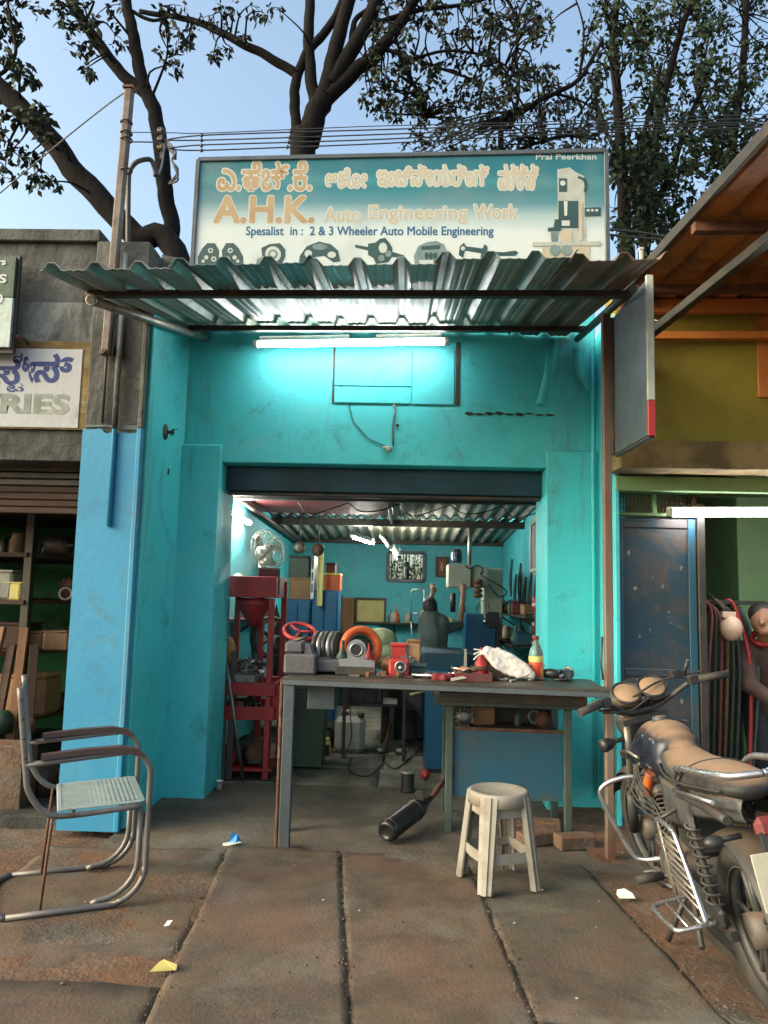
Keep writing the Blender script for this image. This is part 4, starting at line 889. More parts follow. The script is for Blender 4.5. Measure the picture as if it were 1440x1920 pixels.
for i in range(3):
    m = MB(); x = -1.40+.05*i; m.bar((x, 5.90+.02*i, .0), (x-.05+.02*i, 6.0, .85+.05*i), .05, .02); m.build('leaning_flat_bar', T['dark_steel' if i else 'grey_blue'], None, ['grey painted flat bar leaning at the left jamb','dark flat bar leaning between two others at left jamb','dark flat bar nearest the red stand leg'][i], 'flat bar', 'bars leaning inside the left jamb')
m = MB(); m.tube([(-1.18, 5.9, .0), (-1.36, 5.93, .92)], .012, 8); m.build('steel_rod', T['steel'], None, 'long steel rod leaning across the red stand', 'rod')
# cupboards
def cupboard(name, lab, x0, x1, y0, y1, h, mat):
    t = thing(name, lab, 'cupboard', ((x0+x1)/2, (y0+y1)/2, 0)); m = MB(); m.bb(x0, x1, y0, y1, .0, h, .01); m.build('body', T[mat], t)
    xm = (x0+x1)/2
    for a, b, s_ in ((x0+.012, xm-.004, 1), (xm+.004, x1-.012, -1)):
        m = MB(); m.bb(a, b, y0-.016, y0-.001, .08, h-.03, .004); d = m.build('door', T[mat], t)
        m = MB(); xx = b-.05 if s_ > 0 else a+.02; m.bb(xx, xx+.035, y0-.03, y0-.0165, h*.62, h*.66); m.build('handle', T['navy'], d)
    return t
X = lambda px, Y: at(px, 1120, Y).x
cupboard('blue_cupboard', 'low blue steel cupboard with cartons on top behind the red stand', X(536,8.0), X(583,8.0), 8.0, 8.4, at(560,1124,8.0).z, 'blue_steel')
cupboard('tall_blue_cupboard', 'taller blue steel cupboard with an orange case on top', X(584,8.05), X(634,8.05), 8.05, 8.45, at(610,1107,8.05).z, 'blue_steel')
zc = at(560,1124,8.0).z
def case(name, lab, cat, px0, px1, py0, py1, Y, dep, mat, trim=None, z=None):
    a, b = at(px0, py1, Y), at(px1, py0, Y); z0 = a.z if z is None else z
    t = thing(name, lab, cat, ((a.x+b.x)/2, Y+dep/2, z0)); m = MB(); m.bb(a.x, b.x, Y, Y+dep, z0, b.z-.02); m.build('body', T[mat], t)
    m = MB(); m.bb(a.x-.004, b.x+.004, Y-.004, Y+dep+.004, b.z-.019, b.z, .004); m.build('lid', T[trim or mat], t); return t
case('brown_carton', 'brown carton on the low blue cupboard', 'carton', 541, 582, 1083, 1124, 8.06, .3, 'card', None, zc)
case('green_carton', 'dark green carton stacked on the brown carton', 'carton', 541, 580, 1042, 1082, 8.06, .3, 'dgreen', None, at(560,1083,8.06).z)
t = thing('printed_label_strip', 'narrow white printed box end beside the green carton', 'box', at(586,1124,8.02)); m = MB(); a, b = at(581.5,1123,8.0), at(590,1042,8.0); m.bb(a.x, b.x, 8.0, 8.3, a.z, b.z); m.build('box_end', T['white'], t)
for i in range(3): m = MB(); zz = a.z+(b.z-a.z)*(.15+.27*i); m.bb(a.x+.008, b.x-.008, 7.996, 7.9995, zz, zz+.09, .0003); m.build('printed_mark', T['dteal'], t)
m = MB(); a, b = at(594,1136,7.95), at(607,1022,7.95); m.bb(a.x, b.x, 7.95, 7.97, a.z, b.z); m.bb(a.x, a.x+.012, 7.935, 7.949, a.z, b.z); m.build('yellow_board', T['yellow'], None, 'tall pale yellow board standing against the blue cupboards', 'board')
case('orange_case', 'orange tool case on the tall blue cupboard', 'tool case', 607, 638, 1075, 1106, 8.12, .25, 'orange', 'yellow', at(610,1107,8.05).z)
case('red_tin', 'dark red tin on the orange case', 'tin', 610, 629, 1055, 1075, 8.16, .16, 'maroon', 'dark_steel', at(620,1075,8.12).z)
# back wall things
def framed(name, lab, cat, px0, px1, py0, py1, mat, fr='dark_steel', Y=10.49):
    a, b = at(px0, py1, Y), at(px1, py0, Y); t = thing(name, lab, cat, ((a.x+b.x)/2, Y, a.z)); m = MB(); m.bb(a.x, b.x, Y-.02, Y-.002, a.z, b.z); m.build('panel', T[mat], t)
    for c in ((a.x-.02, a.x+.01, a.z-.02, b.z+.02), (b.x-.01, b.x+.02, a.z-.02, b.z+.02), (a.x, b.x, a.z-.02, a.z+.01), (a.x, b.x, b.z-.01, b.z+.02)):
        m = MB(); m.bb(c[0], c[1], Y-.045, Y-.021, c[2], c[3]); m.build('frame_bar', T[fr], t)
    return t, a, b
t, a, b = framed('notice_board', 'dark framed notice board of yellowed charts on the back wall', 'notice board', 668, 722, 1124, 1166, 'paper')
for i in range(3):
    for j in range(2):
        x = a.x+.02+(b.x-a.x-.04)*i/3; z = a.z+.02+(b.z-a.z-.04)*j/2; m = MB(); m.bb(x+.006, x+(b.x-a.x-.04)/3-.006, 10.464, 10.4695, z+.006, z+(b.z-a.z-.04)/2-.006, .001); m.build('chart_sheet', T['paper'], t)
t, a, b = framed('framed_picture', 'small brown framed picture on the back wall beside the drill', 'picture', 819, 838, 1047, 1079, 'wood')
m = MB(); m.ball(((a.x+b.x)/2, 10.466, (a.z+b.z)/2), (.04,.006,.07), 10, 6); m.build('printed_figure', T['card'], t)
t = thing('wooden_door', 'brown wooden cupboard door panel left of the notice board', 'door', (at(650,1150,10.3).x, 10.35, 0)); a, b = at(639,1190,10.3), at(664,1121,10.3)
m = MB(); m.bb(a.x, b.x, 10.3, 10.48, .0, b.z); m.build('panel', T['wood'], t); m = MB(); m.bb(a.x-.03, a.x-.001, 10.28, 10.48, 0, b.z+.03); m.build('frame', T['dark_steel'], t); m = MB(); m.bb(a.x+.03, b.x-.03, 10.285, 10.299, .5, b.z-.06); m.build('inset_panel', T['wood'], t)
# plants outside the rear window
bu = thing('window_shrub', 'green shrub leaves showing through the rear window', 'shrub', ((wx0+wx1)/2, 11.1, 0))
m = MB(); m.tube([((wx0+wx1)/2, 11.1, 0), ((wx0+wx1)/2+.03, 11.15, 1.9)], [.04,.02], 8); m.build('stem', T['bark'], bu)
m = MB(); cx = (wx0+wx1)/2; cz_ = (wz0+wz1)/2-.08
for i in range(420):
    d = V(random.gauss(0,1), random.gauss(0,.7), random.gauss(0,1)); d = d.normalized()*random.uniform(.1,.42); p = V(cx, 11.1, cz_)+d; u = V(random.gauss(0,1), random.gauss(0,1), random.gauss(0,1)).normalized()*.05; v = u.orthogonal().normalized()*.018
    m.add([p, p+u*.5+v, p+u, p+u*.5-v], [(0,1,2,3)])
m.build('foliage', T['leaf_lit'], bu)
# hanging pulleys
for i, (px, py) in enumerate(((561,1027), (596,1031))):
    c = at(px, py, 7.7); t = thing('hanging_pulley', ['small pulley wheel hanging left above the cartons','rusty pulley wheel hanging right above the cartons'][i], 'pulley', c, 'pulleys hanging from the roof')
    m = MB(); m.lathe([(.015,-.02),(.06,-.02),(.05,-.006),(.05,.006),(.06,.02),(.015,.02)], c, (.3,-1,0), 18); m.build('wheel', T['alu' if i == 0 else 'rust'], t)
    m = MB(); m.cyl(c+V(0,-.03,0), c+V(0,.03,0), .015); m.build('axle', T['dark_steel'], t)
    m = MB(); m.tube([c+V(0,.03,0), V(c.x, c.y+.03, roof_z(c.y)-.02)], .008, 6); m.build('hanger_rod', T['dark_steel'], t)
# ------------------------------------------------------------ drilling / milling machine
YM = 8.2
dm = thing('drilling_machine', 'beige and blue milling machine the man is working at', 'machine', (.7, 8.0, 0))
def mp(name, mat, px0, px1, py0, py1, Y, dep, bev=.012, par=None):
    a, b = at(px0, py1, Y), at(px1, py0, Y); m = MB(); m.bb(a.x, b.x, Y, Y+dep, a.z, b.z, bev); return m.build(name, T[mat], par or dm)
hd = mp('drill_head', 'beige', 839, 884, 1058, 1102, YM, .32)
mp('head_side', 'beige', 884.6, 916, 1063, 1101, YM+.05, .3)
a = at(856, 1055, YM+.1); m = MB(); m.lathe([(.055,0),(.058,.02),(.058,.11),(.05,.14),(.02,.15),(.001,.15)], (a.x, YM+.12, a.z), (0,0,1), 18); mo = m.build('motor', T['navy'], dm)
for k_ in range(8): m = MB(); an = 2*pi*k_/8; m.bb(a.x+.058*cos(an)-.003, a.x+.058*cos(an)+.003, YM+.12+.058*sin(an)-.003, YM+.12+.058*sin(an)+.003, a.z+.02, a.z+.11, .001); m.build('cooling_fin', T['navy'], mo)
a = at(880, 1060, 8.5); m = MB(); m.tube([(a.x, 8.5, a.z), (a.x, 8.5, roof_z(8.5)-.05)], .022, 12); m.build('column_pipe', T['alu'], dm)
mp('column', 'beige', 905, 943, 1066, 1222, YM+.38, .25)
a = at(897, 1100, YM-.05)
for k_ in range(4):
    m = MB(); m.lathe([(.02,0),(.045,.005),(.045,.042),(.02,.047)], (a.x, YM-.03, at(897,1121,YM-.03).z+k_*.05), (0,0,1), 14); m.build('winding', T['copper'], dm)
a = at(868, 1103, YM+.1)
m = MB(); m.lathe([(.035,0),(.035,.05),(.022,.06),(.022,.16),(.03,.165),(.03,.2)], (a.x, YM+.12, at(868,1148,YM).z), (0,0,1), 14); m.build('spindle', T['steel'], dm)
m = MB(); m.lathe([(.03,0),(.03,.2)], (at(851,1103,YM).x, YM+.14, at(851,1148,YM).z), (0,0,1), 12); m.build('spindle', T['dark_steel'], dm)
mp('work_head', 'blue_steel', 872, 931, 1152, 1228, YM-.05, .4)
mp('control_box', 'black', 914, 936, 1148, 1176, YM-.12, .06, .005)
a = at(908, 1165, YM-.06); m = MB(); m.tube([a+V(0,-.06,.0), a+V(0,-.06,.06), a+V(-.0,-.05,.09)], .012, 8); m.ball(a+V(0,-.07,0), .022); m.build('lever', T['chrome'], dm)
m = MB(); p0, p1, p2 = at(893,1148,YM-.1), at(896,1127,YM-.1), at(915,1125,YM-.1); m.tube([p0, p1, p2, at(917,1142,YM-.1)], .007, 7); m.build('guard_handle', T['alu'], dm)
mp('base_tray', 'blue_dirty', 792, 878, 1226, 1264, 6.75, .8)
mp('pedestal', 'blue_steel', 797, 846, 1262, 1447, 6.4, .6)
mp('pedestal_foot', 'black', 795, 849, 1444, 1450, 6.38, .62, .003)
m = MB(); m.bb(.45, 1.1, 7.6, 8.7, 0, .85); m.build('machine_bed', T['blue_dirty'], dm)
m = MB(); pts = spline([at(845,1070,YM-.02)+V(.35,0,0), at(905,1080,YM-.1), at(940,1100,YM-.1), at(950,1112,YM-.05), at(935,1118,YM-.1), at(915,1095,YM-.1)], 6); m.tube(pts, .007, 6); m.build('cable', T['black'], dm)
m = MB(); m.tube(spline([at(872,1060,YM-.01), at(880,1066,YM-.02), at(895,1060,YM-.02), at(905,1066,YM-.02), at(900,1078,YM-.02)], 5), .007, 6); m.build('cable', T['black'], dm)
m = MB(); pts = [at(771,1165,8.7), at(771,1108,8.7), at(774,1105,8.7), at(793,1105,8.7)]; m.tube(pts, .006, 6); m.tube([at(771,1150,8.7), at(795,1150,8.7)], .006, 6); m.tube([at(795,1105,8.7), at(795,1220,8.7)], .006, 6); m.tube([at(771,1165,8.7), at(773,1220,8.7)], .006, 6); m.build('screen_frame', T['alu'], dm)
# ------------------------------------------------------------ right wall: cabinet, tools, cables
cb = thing('wall_cabinet', 'beige glazed cabinet fixed high on the right inner wall', 'cabinet', (1.2, 6.2, 1.3))
zt, zb = at(1000,968,6.0).z, at(1000,1072,6.0).z
m = MB(); m.bb(1.10, 1.298, 5.92, 6.75, zb, zt+.08, .01); m.build('body', T['beige'], cb)
for a in ((5.95, 5.99), (6.68, 6.72)): m = MB(); m.bb(1.075, 1.098, a[0], a[1], zb+.02, zt+.02); m.build('door_stile', T['alu'], cb)
for z in (zb+.02, zt-.01): m = MB(); m.bb(1.076, 1.098, 5.99, 6.68, z, z+.03); m.build('door_rail', T['alu'], cb)
m = MB(); m.bb(1.086, 1.092, 5.99, 6.68, zb+.051, zt-.012, .001); m.build('pane', T['grey_blue'], cb)
sw = thing('switch_box', 'small dark blue switch box under the beige wall cabinet', 'switch box', (1.2, 5.94, zb-.15)); m = MB(); m.bb(1.13, 1.25, 5.9, 5.98, zb-.16, zb-.01); m.build('body', T['navy'], sw); m = MB(); m.bb(1.17, 1.2, 5.885, 5.899, zb-.1, zb-.05); m.build('switch', T['black'], sw)
tp = thing('tool_board', 'grimy tool board hung with old parts on the right wall', 'tool board', (1.25, 6.3, .4))
m = MB(); m.bb(1.262, 1.298, 5.98, 6.9, .75, zb-.02); m.build('board', T['timber'], tp)
for i in range(26):
    y = random.uniform(6.0,6.85); z = random.uniform(.8, zb-.1); m = MB(); k_ = i % 4
    if k_ == 0: m.torus((1.235,y,z), (1,random.uniform(-.2,.2),0), random.uniform(.03,.06), .01, 14, 5)
    elif k_ == 1: m.tube([(1.24,y,z+.1), (1.23,y+.01,z-.1)], .011, 6)
    elif k_ == 2: m.box((1.24,y,z), (.04,.06,.14), Matrix.Rotation(random.uniform(-.4,.4), 3, 'X'))
    else: m.tube([(1.25,y,z+.08), (1.2,y,z+.05), (1.19,y+.03,z-.05)], .012, 6)
    m.build('hung_part', T[['rust','steel','dark_steel','copper'][(i*7) % 4]], tp)
m = MB(); p = at(966,1092,6.1); m.bar((1.1, 5.98, p.z-.1), (1.28, 6.4, p.z+.12), .03, .14); m.build('shelf', T['timber'], tp)
for i in range(3):
    c = at(1018+2*i, 1128, 5.89); t = thing('cable_coil', ['black cable coil hanging on the right jamb, largest loop','black cable coil hanging on the right jamb, middle loop','thin black cable tail hanging down the right jamb'][i], 'cable', (1.1, 5.9, .8), 'cables hanging on the right jamb')
    m = MB(); pts = spline([(1.09+.02*i, 5.875, 1.53), (1.06+.01*i, 5.87, 1.3), (1.075, 5.87, 1.12-.05*i), (1.11+.012*i, 5.87, 1.15), (1.12, 5.875, 1.35), (1.095+.02*i, 5.875, 1.53)] if i < 2 else [(1.06, 5.88, 1.5), (1.02, 5.88, 1.3), (1.03, 5.88, 1.05), (1.06, 5.88, .85)], 6)
    m.tube([p+V(-.04,-.015,0) for p in pts], .006, 6); m.build('loop', T['black'], t)
m = MB(); m.tube([(1.08, 5.86, 1.545), (1.045, 5.84, 1.545)], .008, 6); m.build('wall_peg', T['dark_steel'], bl)
for i in range(3):
    c = at(957, 1130+36*i, 7.0); t = thing('red_spray_can', ['red can on the right wall shelf, topmost','red can on the right wall shelf, middle one','red can on the right wall shelf, lowest'][i], 'can', V(1.22, 7.0, c.z-.08), 'red cans along the right wall')
    m = MB(); m.lathe([(.001,0),(.055,0),(.055,.13),(.035,.15),(.001,.15)], (1.2, 7.0, c.z-.08), (0,0,1), 16); m.build('can_body', T['red'], t); m = MB(); m.lathe([(.0555,.05),(.056,.05),(.056,.08),(.0555,.08)], (1.2, 7.0, c.z-.08), (0,0,1), 16, cap=False); m.build('label_band', T['white'], t)
    m = MB(); m.bb(1.13, 1.299, 6.9, 7.1, c.z-.1, c.z-.081); m.build('shelf', T['dark_steel'], t)
# ------------------------------------------------------------ under the bench
def wheelie(name, lab, x, y, z, w_, d_, h, mat):
    t = thing(name, lab, 'bin', (x, y, z)); m = MB()
    a = [(x-w_*.42,y-d_*.4,z+.02),(x+w_*.42,y-d_*.4,z+.02),(x+w_*.42,y+d_*.4,z+.02),(x-w_*.42,y+d_*.4,z+.02),(x-w_/2,y-d_/2,z+h),(x+w_/2,y-d_/2,z+h),(x+w_/2,y+d_/2,z+h),(x-w_/2,y+d_/2,z+h)]
    m.add(a, [(3,2,1,0),(0,1,5,4),(1,2,6,5),(2,3,7,6),(3,0,4,7),(4,5,6,7)]); m.build('bin_body', T[mat], t)
    m = MB(); m.bb(x-w_/2-.015, x+w_/2+.015, y-d_/2-.015, y+d_/2+.015, z+h-.05, z+h-.005, .008); m.build('rim', T[mat], t)
    m = MB(); m.bb(x-w_/2-.01, x+w_/2+.01, y-d_/2-.02, y+d_/2+.01, z+h, z+h+.035, .012); m.build('lid', T[mat], t)
    for s_ in (-1, 1): m = MB(); m.cyl((x+s_*w_*.3-.015, y+d_*.4, z+.05), (x+s_*w_*.3+.015, y+d_*.4, z+.05), .05); m.build('wheel', T['rubber'], t)
    return t
wheelie('green_bin', 'dark green wheeled bin under the left end of the bench', -.80, 6.5, 0, .36, .34, .68, 'dgreen')
for i, (x0, x1, y0, y1, mt, lab) in enumerate([(612,700,1290,1330,'dteal','dark green crate on the heap under the bench, left of the drum'), (620,716,1318,1352,'black','black crate below the dark green crate')]):
    a, b = at(x0, y1, 7.25), at(x1, y0, 7.25); t = thing('parts_crate', lab, 'crate', ((a.x+b.x)/2, 7.4, a.z), 'crates stacked under the bench')
    zb_ = .42 if i else .575; zt_ = .57 if i else .74; m = MB(); m.bb(a.x, b.x, 7.2, 7.65, zb_, zt_); m.build('crate_wall', T[mt], t); m = MB(); m.bb(a.x-.012, b.x+.012, 7.188, 7.66, zt_-.03, zt_+.004); m.build('rim', T[mt], t)
    for k_ in range(4): m = MB(); x = a.x+(b.x-a.x)*(k_+.5)/4; m.bb(x-.012, x+.012, 7.186, 7.199, zb_+.01, zt_-.035); m.build('rib', T[mt], t)
t = thing('crate_trestle', 'low black stand carrying the crates under the bench', 'stand', (-.4, 7.4, 0))
for x in (-.75, -.1):
    for y in (7.25, 7.6): m = MB(); m.bb(x-.025, x+.025, y-.025, y+.025, 0, .39); m.build('leg', T['black'], t)
m = MB(); m.bb(-.8, -.05, 7.2, 7.65, .39, .418); m.build('top', T['black'], t)
jc = thing('jerry_can', 'dirty white plastic jerry can on the floor under the bench', 'jerry can', (-.47, 7.1, 0))
m = MB(); m.box((-.47, 7.1, .16), (.27, .2, .32), None, .045); m.build('can_body', T['white_pl'], jc)
m = MB(); m.tube([(-.56, 7.1, .315), (-.55, 7.1, .36), (-.42, 7.1, .36), (-.41, 7.1, .315)], .014, 8); m.build('handle', T['white_pl'], jc); m = MB(); m.lathe([(.03,0),(.03,.035),(.001,.036)], (-.37, 7.05, .315), (0,0,1), 14); m.build('cap', T['black'], jc)
m = MB(); m.tube(spline([(-.47, 6.985, .42), (-.46, 6.99, .3), (-.45, 6.99, .15), (-.49, 6.97, .02), (-.48, 6.8, .012)], 6), .005, 6); m.build('hanging_cable', T['black'], None, 'thin black cable hanging in front of the white jerry can', 'cable')
du = thing('oil_drum', 'dark rusty oil drum under the middle of the bench', 'drum', (.06, 8.05, 0))
prof = [(.001,0),(.28,0),(.285,.01),(.28,.02),(.28,.28),(.29,.29),(.29,.3),(.28,.31),(.28,.56),(.29,.57),(.29,.58),(.28,.59),(.28,.8),(.285,.82),(.27,.82),(.27,.8),(.001,.8)]
m = MB(); m.lathe(prof, (.06, 8.05, 0), (0,0,1), 28); m.build('drum_shell', T['rust'], du); T['drum'] = mk('grimy_drum_paint', (.035,.055,.05), .6, .2, (.05,.045,.03), 4, .35, .65, (.10,.055,.03), 3, .52, .7, .2); du.children[0].data.materials[0] = T['drum']
for k_, z in enumerate((.295, .575)): m = MB(); m.torus((.06,8.05,z), (0,0,1), .289, .012, 30, 6); m.build('hoop', T['rust'], du)
for i in range(12):
    c = V(random.uniform(-.98,-.35), random.uniform(6.6,7.0), .03) if i < 7 else V(random.uniform(-.2,.0), random.uniform(7.1,7.5), .03)
    m = MB(); [lambda: m.box(c+V(0,0,.02), (random.uniform(.06,.16), .05, .09), Matrix.Rotation(random.uniform(0,3),3,'Z')), lambda: m.lathe([(.02,0),(.05,0),(.05,.04),(.02,.04)], c-V(0,0,.03), (0,0,1), 14), lambda: m.tube([c-V(.0,0,.02), c+V(.05,.08,.22)], .012, 6)][i % 3]()
    m.build('scrap_part', T[['dark_steel','steel','rust'][i % 3]], None, ['dark block','steel ring','rusty rod'][i % 3]+(' among scrap by the green bin' if i < 7 else ' among scrap beside the jerry can'), 'scrap', 'scrap on the floor under the bench')
sp_ = gr(764, 1482); spo = thing('wire_spool', 'black wire spool standing on the floor inside the doorway', 'spool', sp_)
for z, r in ((0, .055), (.125, .06)): m = MB(); m.lathe([(.02,z),(r,z),(r,z+.012),(.02,z+.012)], sp_, (0,0,1), 22); m.build('flange', T['alu' if z else 'black'], spo)
m = MB(); m.lathe([(.046,.0125)]+[(.046+.002*(i % 2), .014+.0055*i) for i in range(20)]+[(.046,.1245)], sp_, (0,0,1), 22); m.build('wound_wire', T['dark_steel'], spo)
c = gr(797, 1462); t = thing('red_ball', 'small red and white ball on the floor by the blue pedestal', 'ball', c); m = MB(); m.ball(c+V(0,0,.04), .04, 14, 10); m.build('ball_skin', T['red'], t)
for k_ in range(5): m = MB(); m.box(c+V(-.024+.012*k_, -.037+.002*abs(k_-2)*3, .045), (.005,.004,.02)); m.build('white_mark', T['white'], t)
c = gr(411, 1480); t = thing('paper_cup', 'white paper cup on the floor at the left jamb', 'cup', c); m = MB(); m.lathe([(.001,.003),(.018,0),(.02,0),(.026,.06),(.027,.06),(.0245,.058),(.018,.004)], c, (0,0,1), 16); m.build('cup_wall', T['white'], t); m = MB(); m.torus(c+V(0,0,.06), (0,0,1), .0262, .0015, 18, 5); m.build('rim', T['white'], t)
m = MB(); m.tube(spline([gr(660,1420,.008), gr(655,1445,.008), gr(690,1455,.008), gr(720,1430,.008), gr(745,1440,.008), gr(790,1400,.008)], 6), .006, 6); m.build('floor_cable', T['black'], None, 'black cable snaking across the shop floor', 'cable')
# ------------------------------------------------------------ steel bench in the doorway
random.seed(5)
tb = thing('steel_bench', 'long steel workbench with plate top across the doorway', 'workbench', (.2, 4.7, 0))
za = .93
fl_, fr_ = V(-.68, 4.42, za), V(1.10, 4.22, za)
m = MB(); m.add([fl_, fr_, V(1.12, 4.76, za), V(-.66, 4.92, za)]+[p+V(0,0,-.012) for p in (fl_, fr_, V(1.12,4.76,za), V(-.66,4.92,za))], [(0,1,2,3),(7,6,5,4),(0,4,5,1),(1,5,6,2),(2,6,7,3),(3,7,4,0)]); m.build('plate_top', T['dark_steel'], tb)
d = (fr_-fl_).normalized()
m = MB(); m.bar(fl_+V(.0,.025,-.028), fr_+V(0,.025,-.028), .05, .03); m.build('front_rail', T['grey_blue'], tb)
m = MB(); m.bar((-.64, 4.88, za-.042), (1.1, 4.73, za-.042), .05, .058); m.build('rear_rail', T['dark_steel'], tb)
m = MB(); m.bar((-.655, 4.47, za-.042), (-.64, 4.85, za-.042), .05, .055); m.build('side_rail', T['grey_blue'], tb)
for (x, y) in ((-.645, 4.445), (-.70, 4.74)):
    m = MB(); m.bb(x-.03, x+.03, y-.02, y+.03, -.01, za-.044); m.build('leg', T['grey_blue' if y < 4.6 else 'dark_steel'], tb)
m = MB(); m.bb(-.70, -.684, 4.44, 4.47, -.01, za-.02); m.build('angle_edge', T['rust'], tb)
m = MB(); m.bb(-.56, -.40, 4.6, 4.9, za-.2, za-.014); m.build('drawer', T['grey_blue'], tb)
m = MB(); m.tube([at(768,1302,4.5), at(800,1294,4.5)], .008, 8); m.build('pale_rod', T['white_pl'], None, 'short pale plastic rod sticking out under the bench edge', 'rod')
# lower welding table with blue sheet
wt = thing('blue_cabinet_table', 'low steel table with blue sheet front under the bench', 'table', (.62, 5.0, 0))
zt = .785
for (x, y) in ((.29, 4.86), (1.0, 4.80), (.29, 5.28), (1.0, 5.22)):
    m = MB(); m.bb(x-.022, x+.022, y-.022, y+.022, -.01, zt-.045); m.build('leg', T['green_grey'], wt)
m = MB(); m.bar((.19, 4.845, zt-.02), (1.09, 4.78, zt-.02), .05, .042); m.build('front_rail', T['green_grey'], wt)
m = MB(); m.bar((.19, 5.30, zt-.02), (1.09, 5.24, zt-.02), .05, .042); m.build('rear_rail', T['green_grey'], wt)
m = MB(); m.add([(.2,4.875,zt-.01),(1.08,4.81,zt-.01),(1.08,5.21,zt-.01),(.2,5.27,zt-.01),(.2,4.875,zt+.005),(1.08,4.81,zt+.005),(1.08,5.21,zt+.005),(.2,5.27,zt+.005)], [(3,2,1,0),(4,5,6,7),(0,1,5,4),(1,2,6,5),(2,3,7,6),(3,0,4,7)]); m.build('table_top', T['dark_steel'], wt)
m = MB(); m.bar((.32, 4.868, .395), (.97, 4.818, .395), .006, .40, .001); m.build('front_sheet', T['blue_dirty'], wt)
m = MB(); m.bar((.30, 4.87, .603), (.985, 4.82, .603), .02, .02); m.build('sheet_rail', T['rust'], wt)
m = MB(); m.bb(.32, .97, 4.9, 5.2, .58, .594); m.build('shelf', T['timber'], wt)
m = MB(); m.bb(.3, .99, 5.26, 5.27, .2, .74, .001); m.build('back_sheet', T['dark_steel'], wt)
for p, q in (((.25,4.4,.96),(.25,4.9,.0)),): pass
for i, (x, y) in enumerate(((.36,4.55),(.95,4.45),(.36,4.98),(.95,4.95))):
    m = MB(); m.bb(x-.04, x+.04, y-.04, y+.04, zt+.006 if y > 4.86 else zt-.0, za-.0725); 
    if y > 4.86: m.build('packing_block', T['dark_steel'], tb)
t = thing('steel_pipe_stock', 'dark steel channel resting over the low table under the bench plate', 'channel', (.7, 4.75, zt)); m = MB(); m.bar((.22, 4.70, zt+.035), (1.07, 4.62, zt+.035), .12, .055); m.build('channel_body', T['dark_steel'], t)
# ------------------------------------------------------------ things on the bench
def on(px, Y):
    Y = Y if Y < 4.5 else 4.5+(Y-4.5)*.72
    p = at(px, 1250, Y); return V(p.x, Y, za)
vi = thing('bench_vise', 'heavy dusty grey vise block on the left end of the bench', 'vise', on(585, 4.75))
o = on(585, 4.75)
T['vise'] = mk('dusty_grey_cast', (.10,.095,.11), .7, .2, (.07,.066,.07), 6, .35, .7, (.15,.12,.1), 5, .58, .72, .25, 50)
m = MB(); m.box(o+V(-.06,0,.06), (.19,.22,.118), None, .012); m.build('body', T['vise'], vi)
m = MB(); m.box(o+V(-.10,0,.155), (.11,.18,.07), None, .014); m.build('jaw', T['vise'], vi)
m = MB(); m.prism([(0,0),(.05,.0),(.03,.05),(.0,.055)], .15, o+V(-.04,-.075,.12)); m.build('jaw', T['vise'], vi)
m = MB(); m.box(o+V(.10,.0,.05), (.14,.12,.07), None, .01); m.build('slide', T['vise'], vi)
m = MB(); m.tube([o+V(.17,-.0,.05), o+V(.22,-.0,.05)], .02, 10); m.build('screw', T['steel'], vi)
m = MB(); m.tube([o+V(-.11,-.06,.19), o+V(-.02,-.09,.22)], .01, 8); m.build('handle', T['dark_steel'], vi)
for i in range(5):
    c = on(600+i*9, 5.0)+V(0,.0,.125); t = thing('brake_drum_ring', ['thin dark ring standing behind the vise, leftmost','steel ring standing behind the vise, second from left','dark ring in the middle of the row behind the vise','steel ring standing behind the vise, second from right','dark ring standing behind the vise, nearest the pillow block'][i], 'ring', c-V(0,0,.125), 'rings standing behind the vise')
    m = MB(); m.torus(c, (1,-.35,.1), .105, .017, 26, 7); m.build('rim', T[['dark_steel','steel'][i % 2]], t)
    m = MB(); m.torus(c+V(.006,-.003,0), (1,-.35,.1), .085, .006, 22, 5); m.build('inner_lip', T['steel'], t)
t = thing('red_handwheel', 'red spoked handwheel lying behind the vise', 'handwheel', on(558, 5.02)); c = on(560, 5.02)+V(0,0,.235)
m = MB(); m.torus(c, (.2,-.5,1), .1, .013, 24, 7); m.build('rim', T['red'], t)
for k_ in range(3): m = MB(); a = 2*pi*k_/3; q = V(.2,-.5,1).to_track_quat('Z','Y').to_matrix(); m.tube([c, c+q @ V(.1*cos(a),.1*sin(a),0)], .009, 6); m.build('spoke', T['red'], t)
m = MB(); m.tube([c, V(c.x, c.y, za)], .018, 8); m.build('shaft', T['dark_steel'], t)
t = thing('tilted_gasket_plate', 'dark grey angled metal guard standing between ring row and orange wheel', 'guard', on(632, 5.0)); c = on(632, 5.0)
m = MB(); m.prism([(-.07,0),(.07,0),(.085,.1),(.04,.19),(-.02,.2),(-.06,.12)], .02, c+V(0,0,0)); m.build('plate', T['green_grey'], t); m = MB(); m.box(c+V(0,.03,.02), (.15,.05,.04)); m.build('foot', T['dark_steel'], t)
pb = thing('pillow_block', 'grey cast bearing block with round bore on the bench', 'bearing block', on(668, 4.72)); c = on(668, 4.72)
pts = [(-.11,.035),(-.05,.045)]+[(.058*cos(a), .10+.058*sin(a)) for a in [pi-pi*i/10 for i in range(11)]]+[(.05,.045),(.11,.035),(.11,0),(-.11,0)]
hole = [(.026*cos(2*pi*i/16), .10+.026*sin(2*pi*i/16)) for i in range(16)]
m = MB(); m.prism(pts, .07, c+V(0,-.035,.05)); m.build('casting', T['steel'], pb); T['cast'] = mk('light_grey_casting', (.22,.23,.25), .5, .3, (.16,.165,.18), 8, .35, .7, None, 4, bump=.2); pb.children[0].data.materials[0] = T['cast']
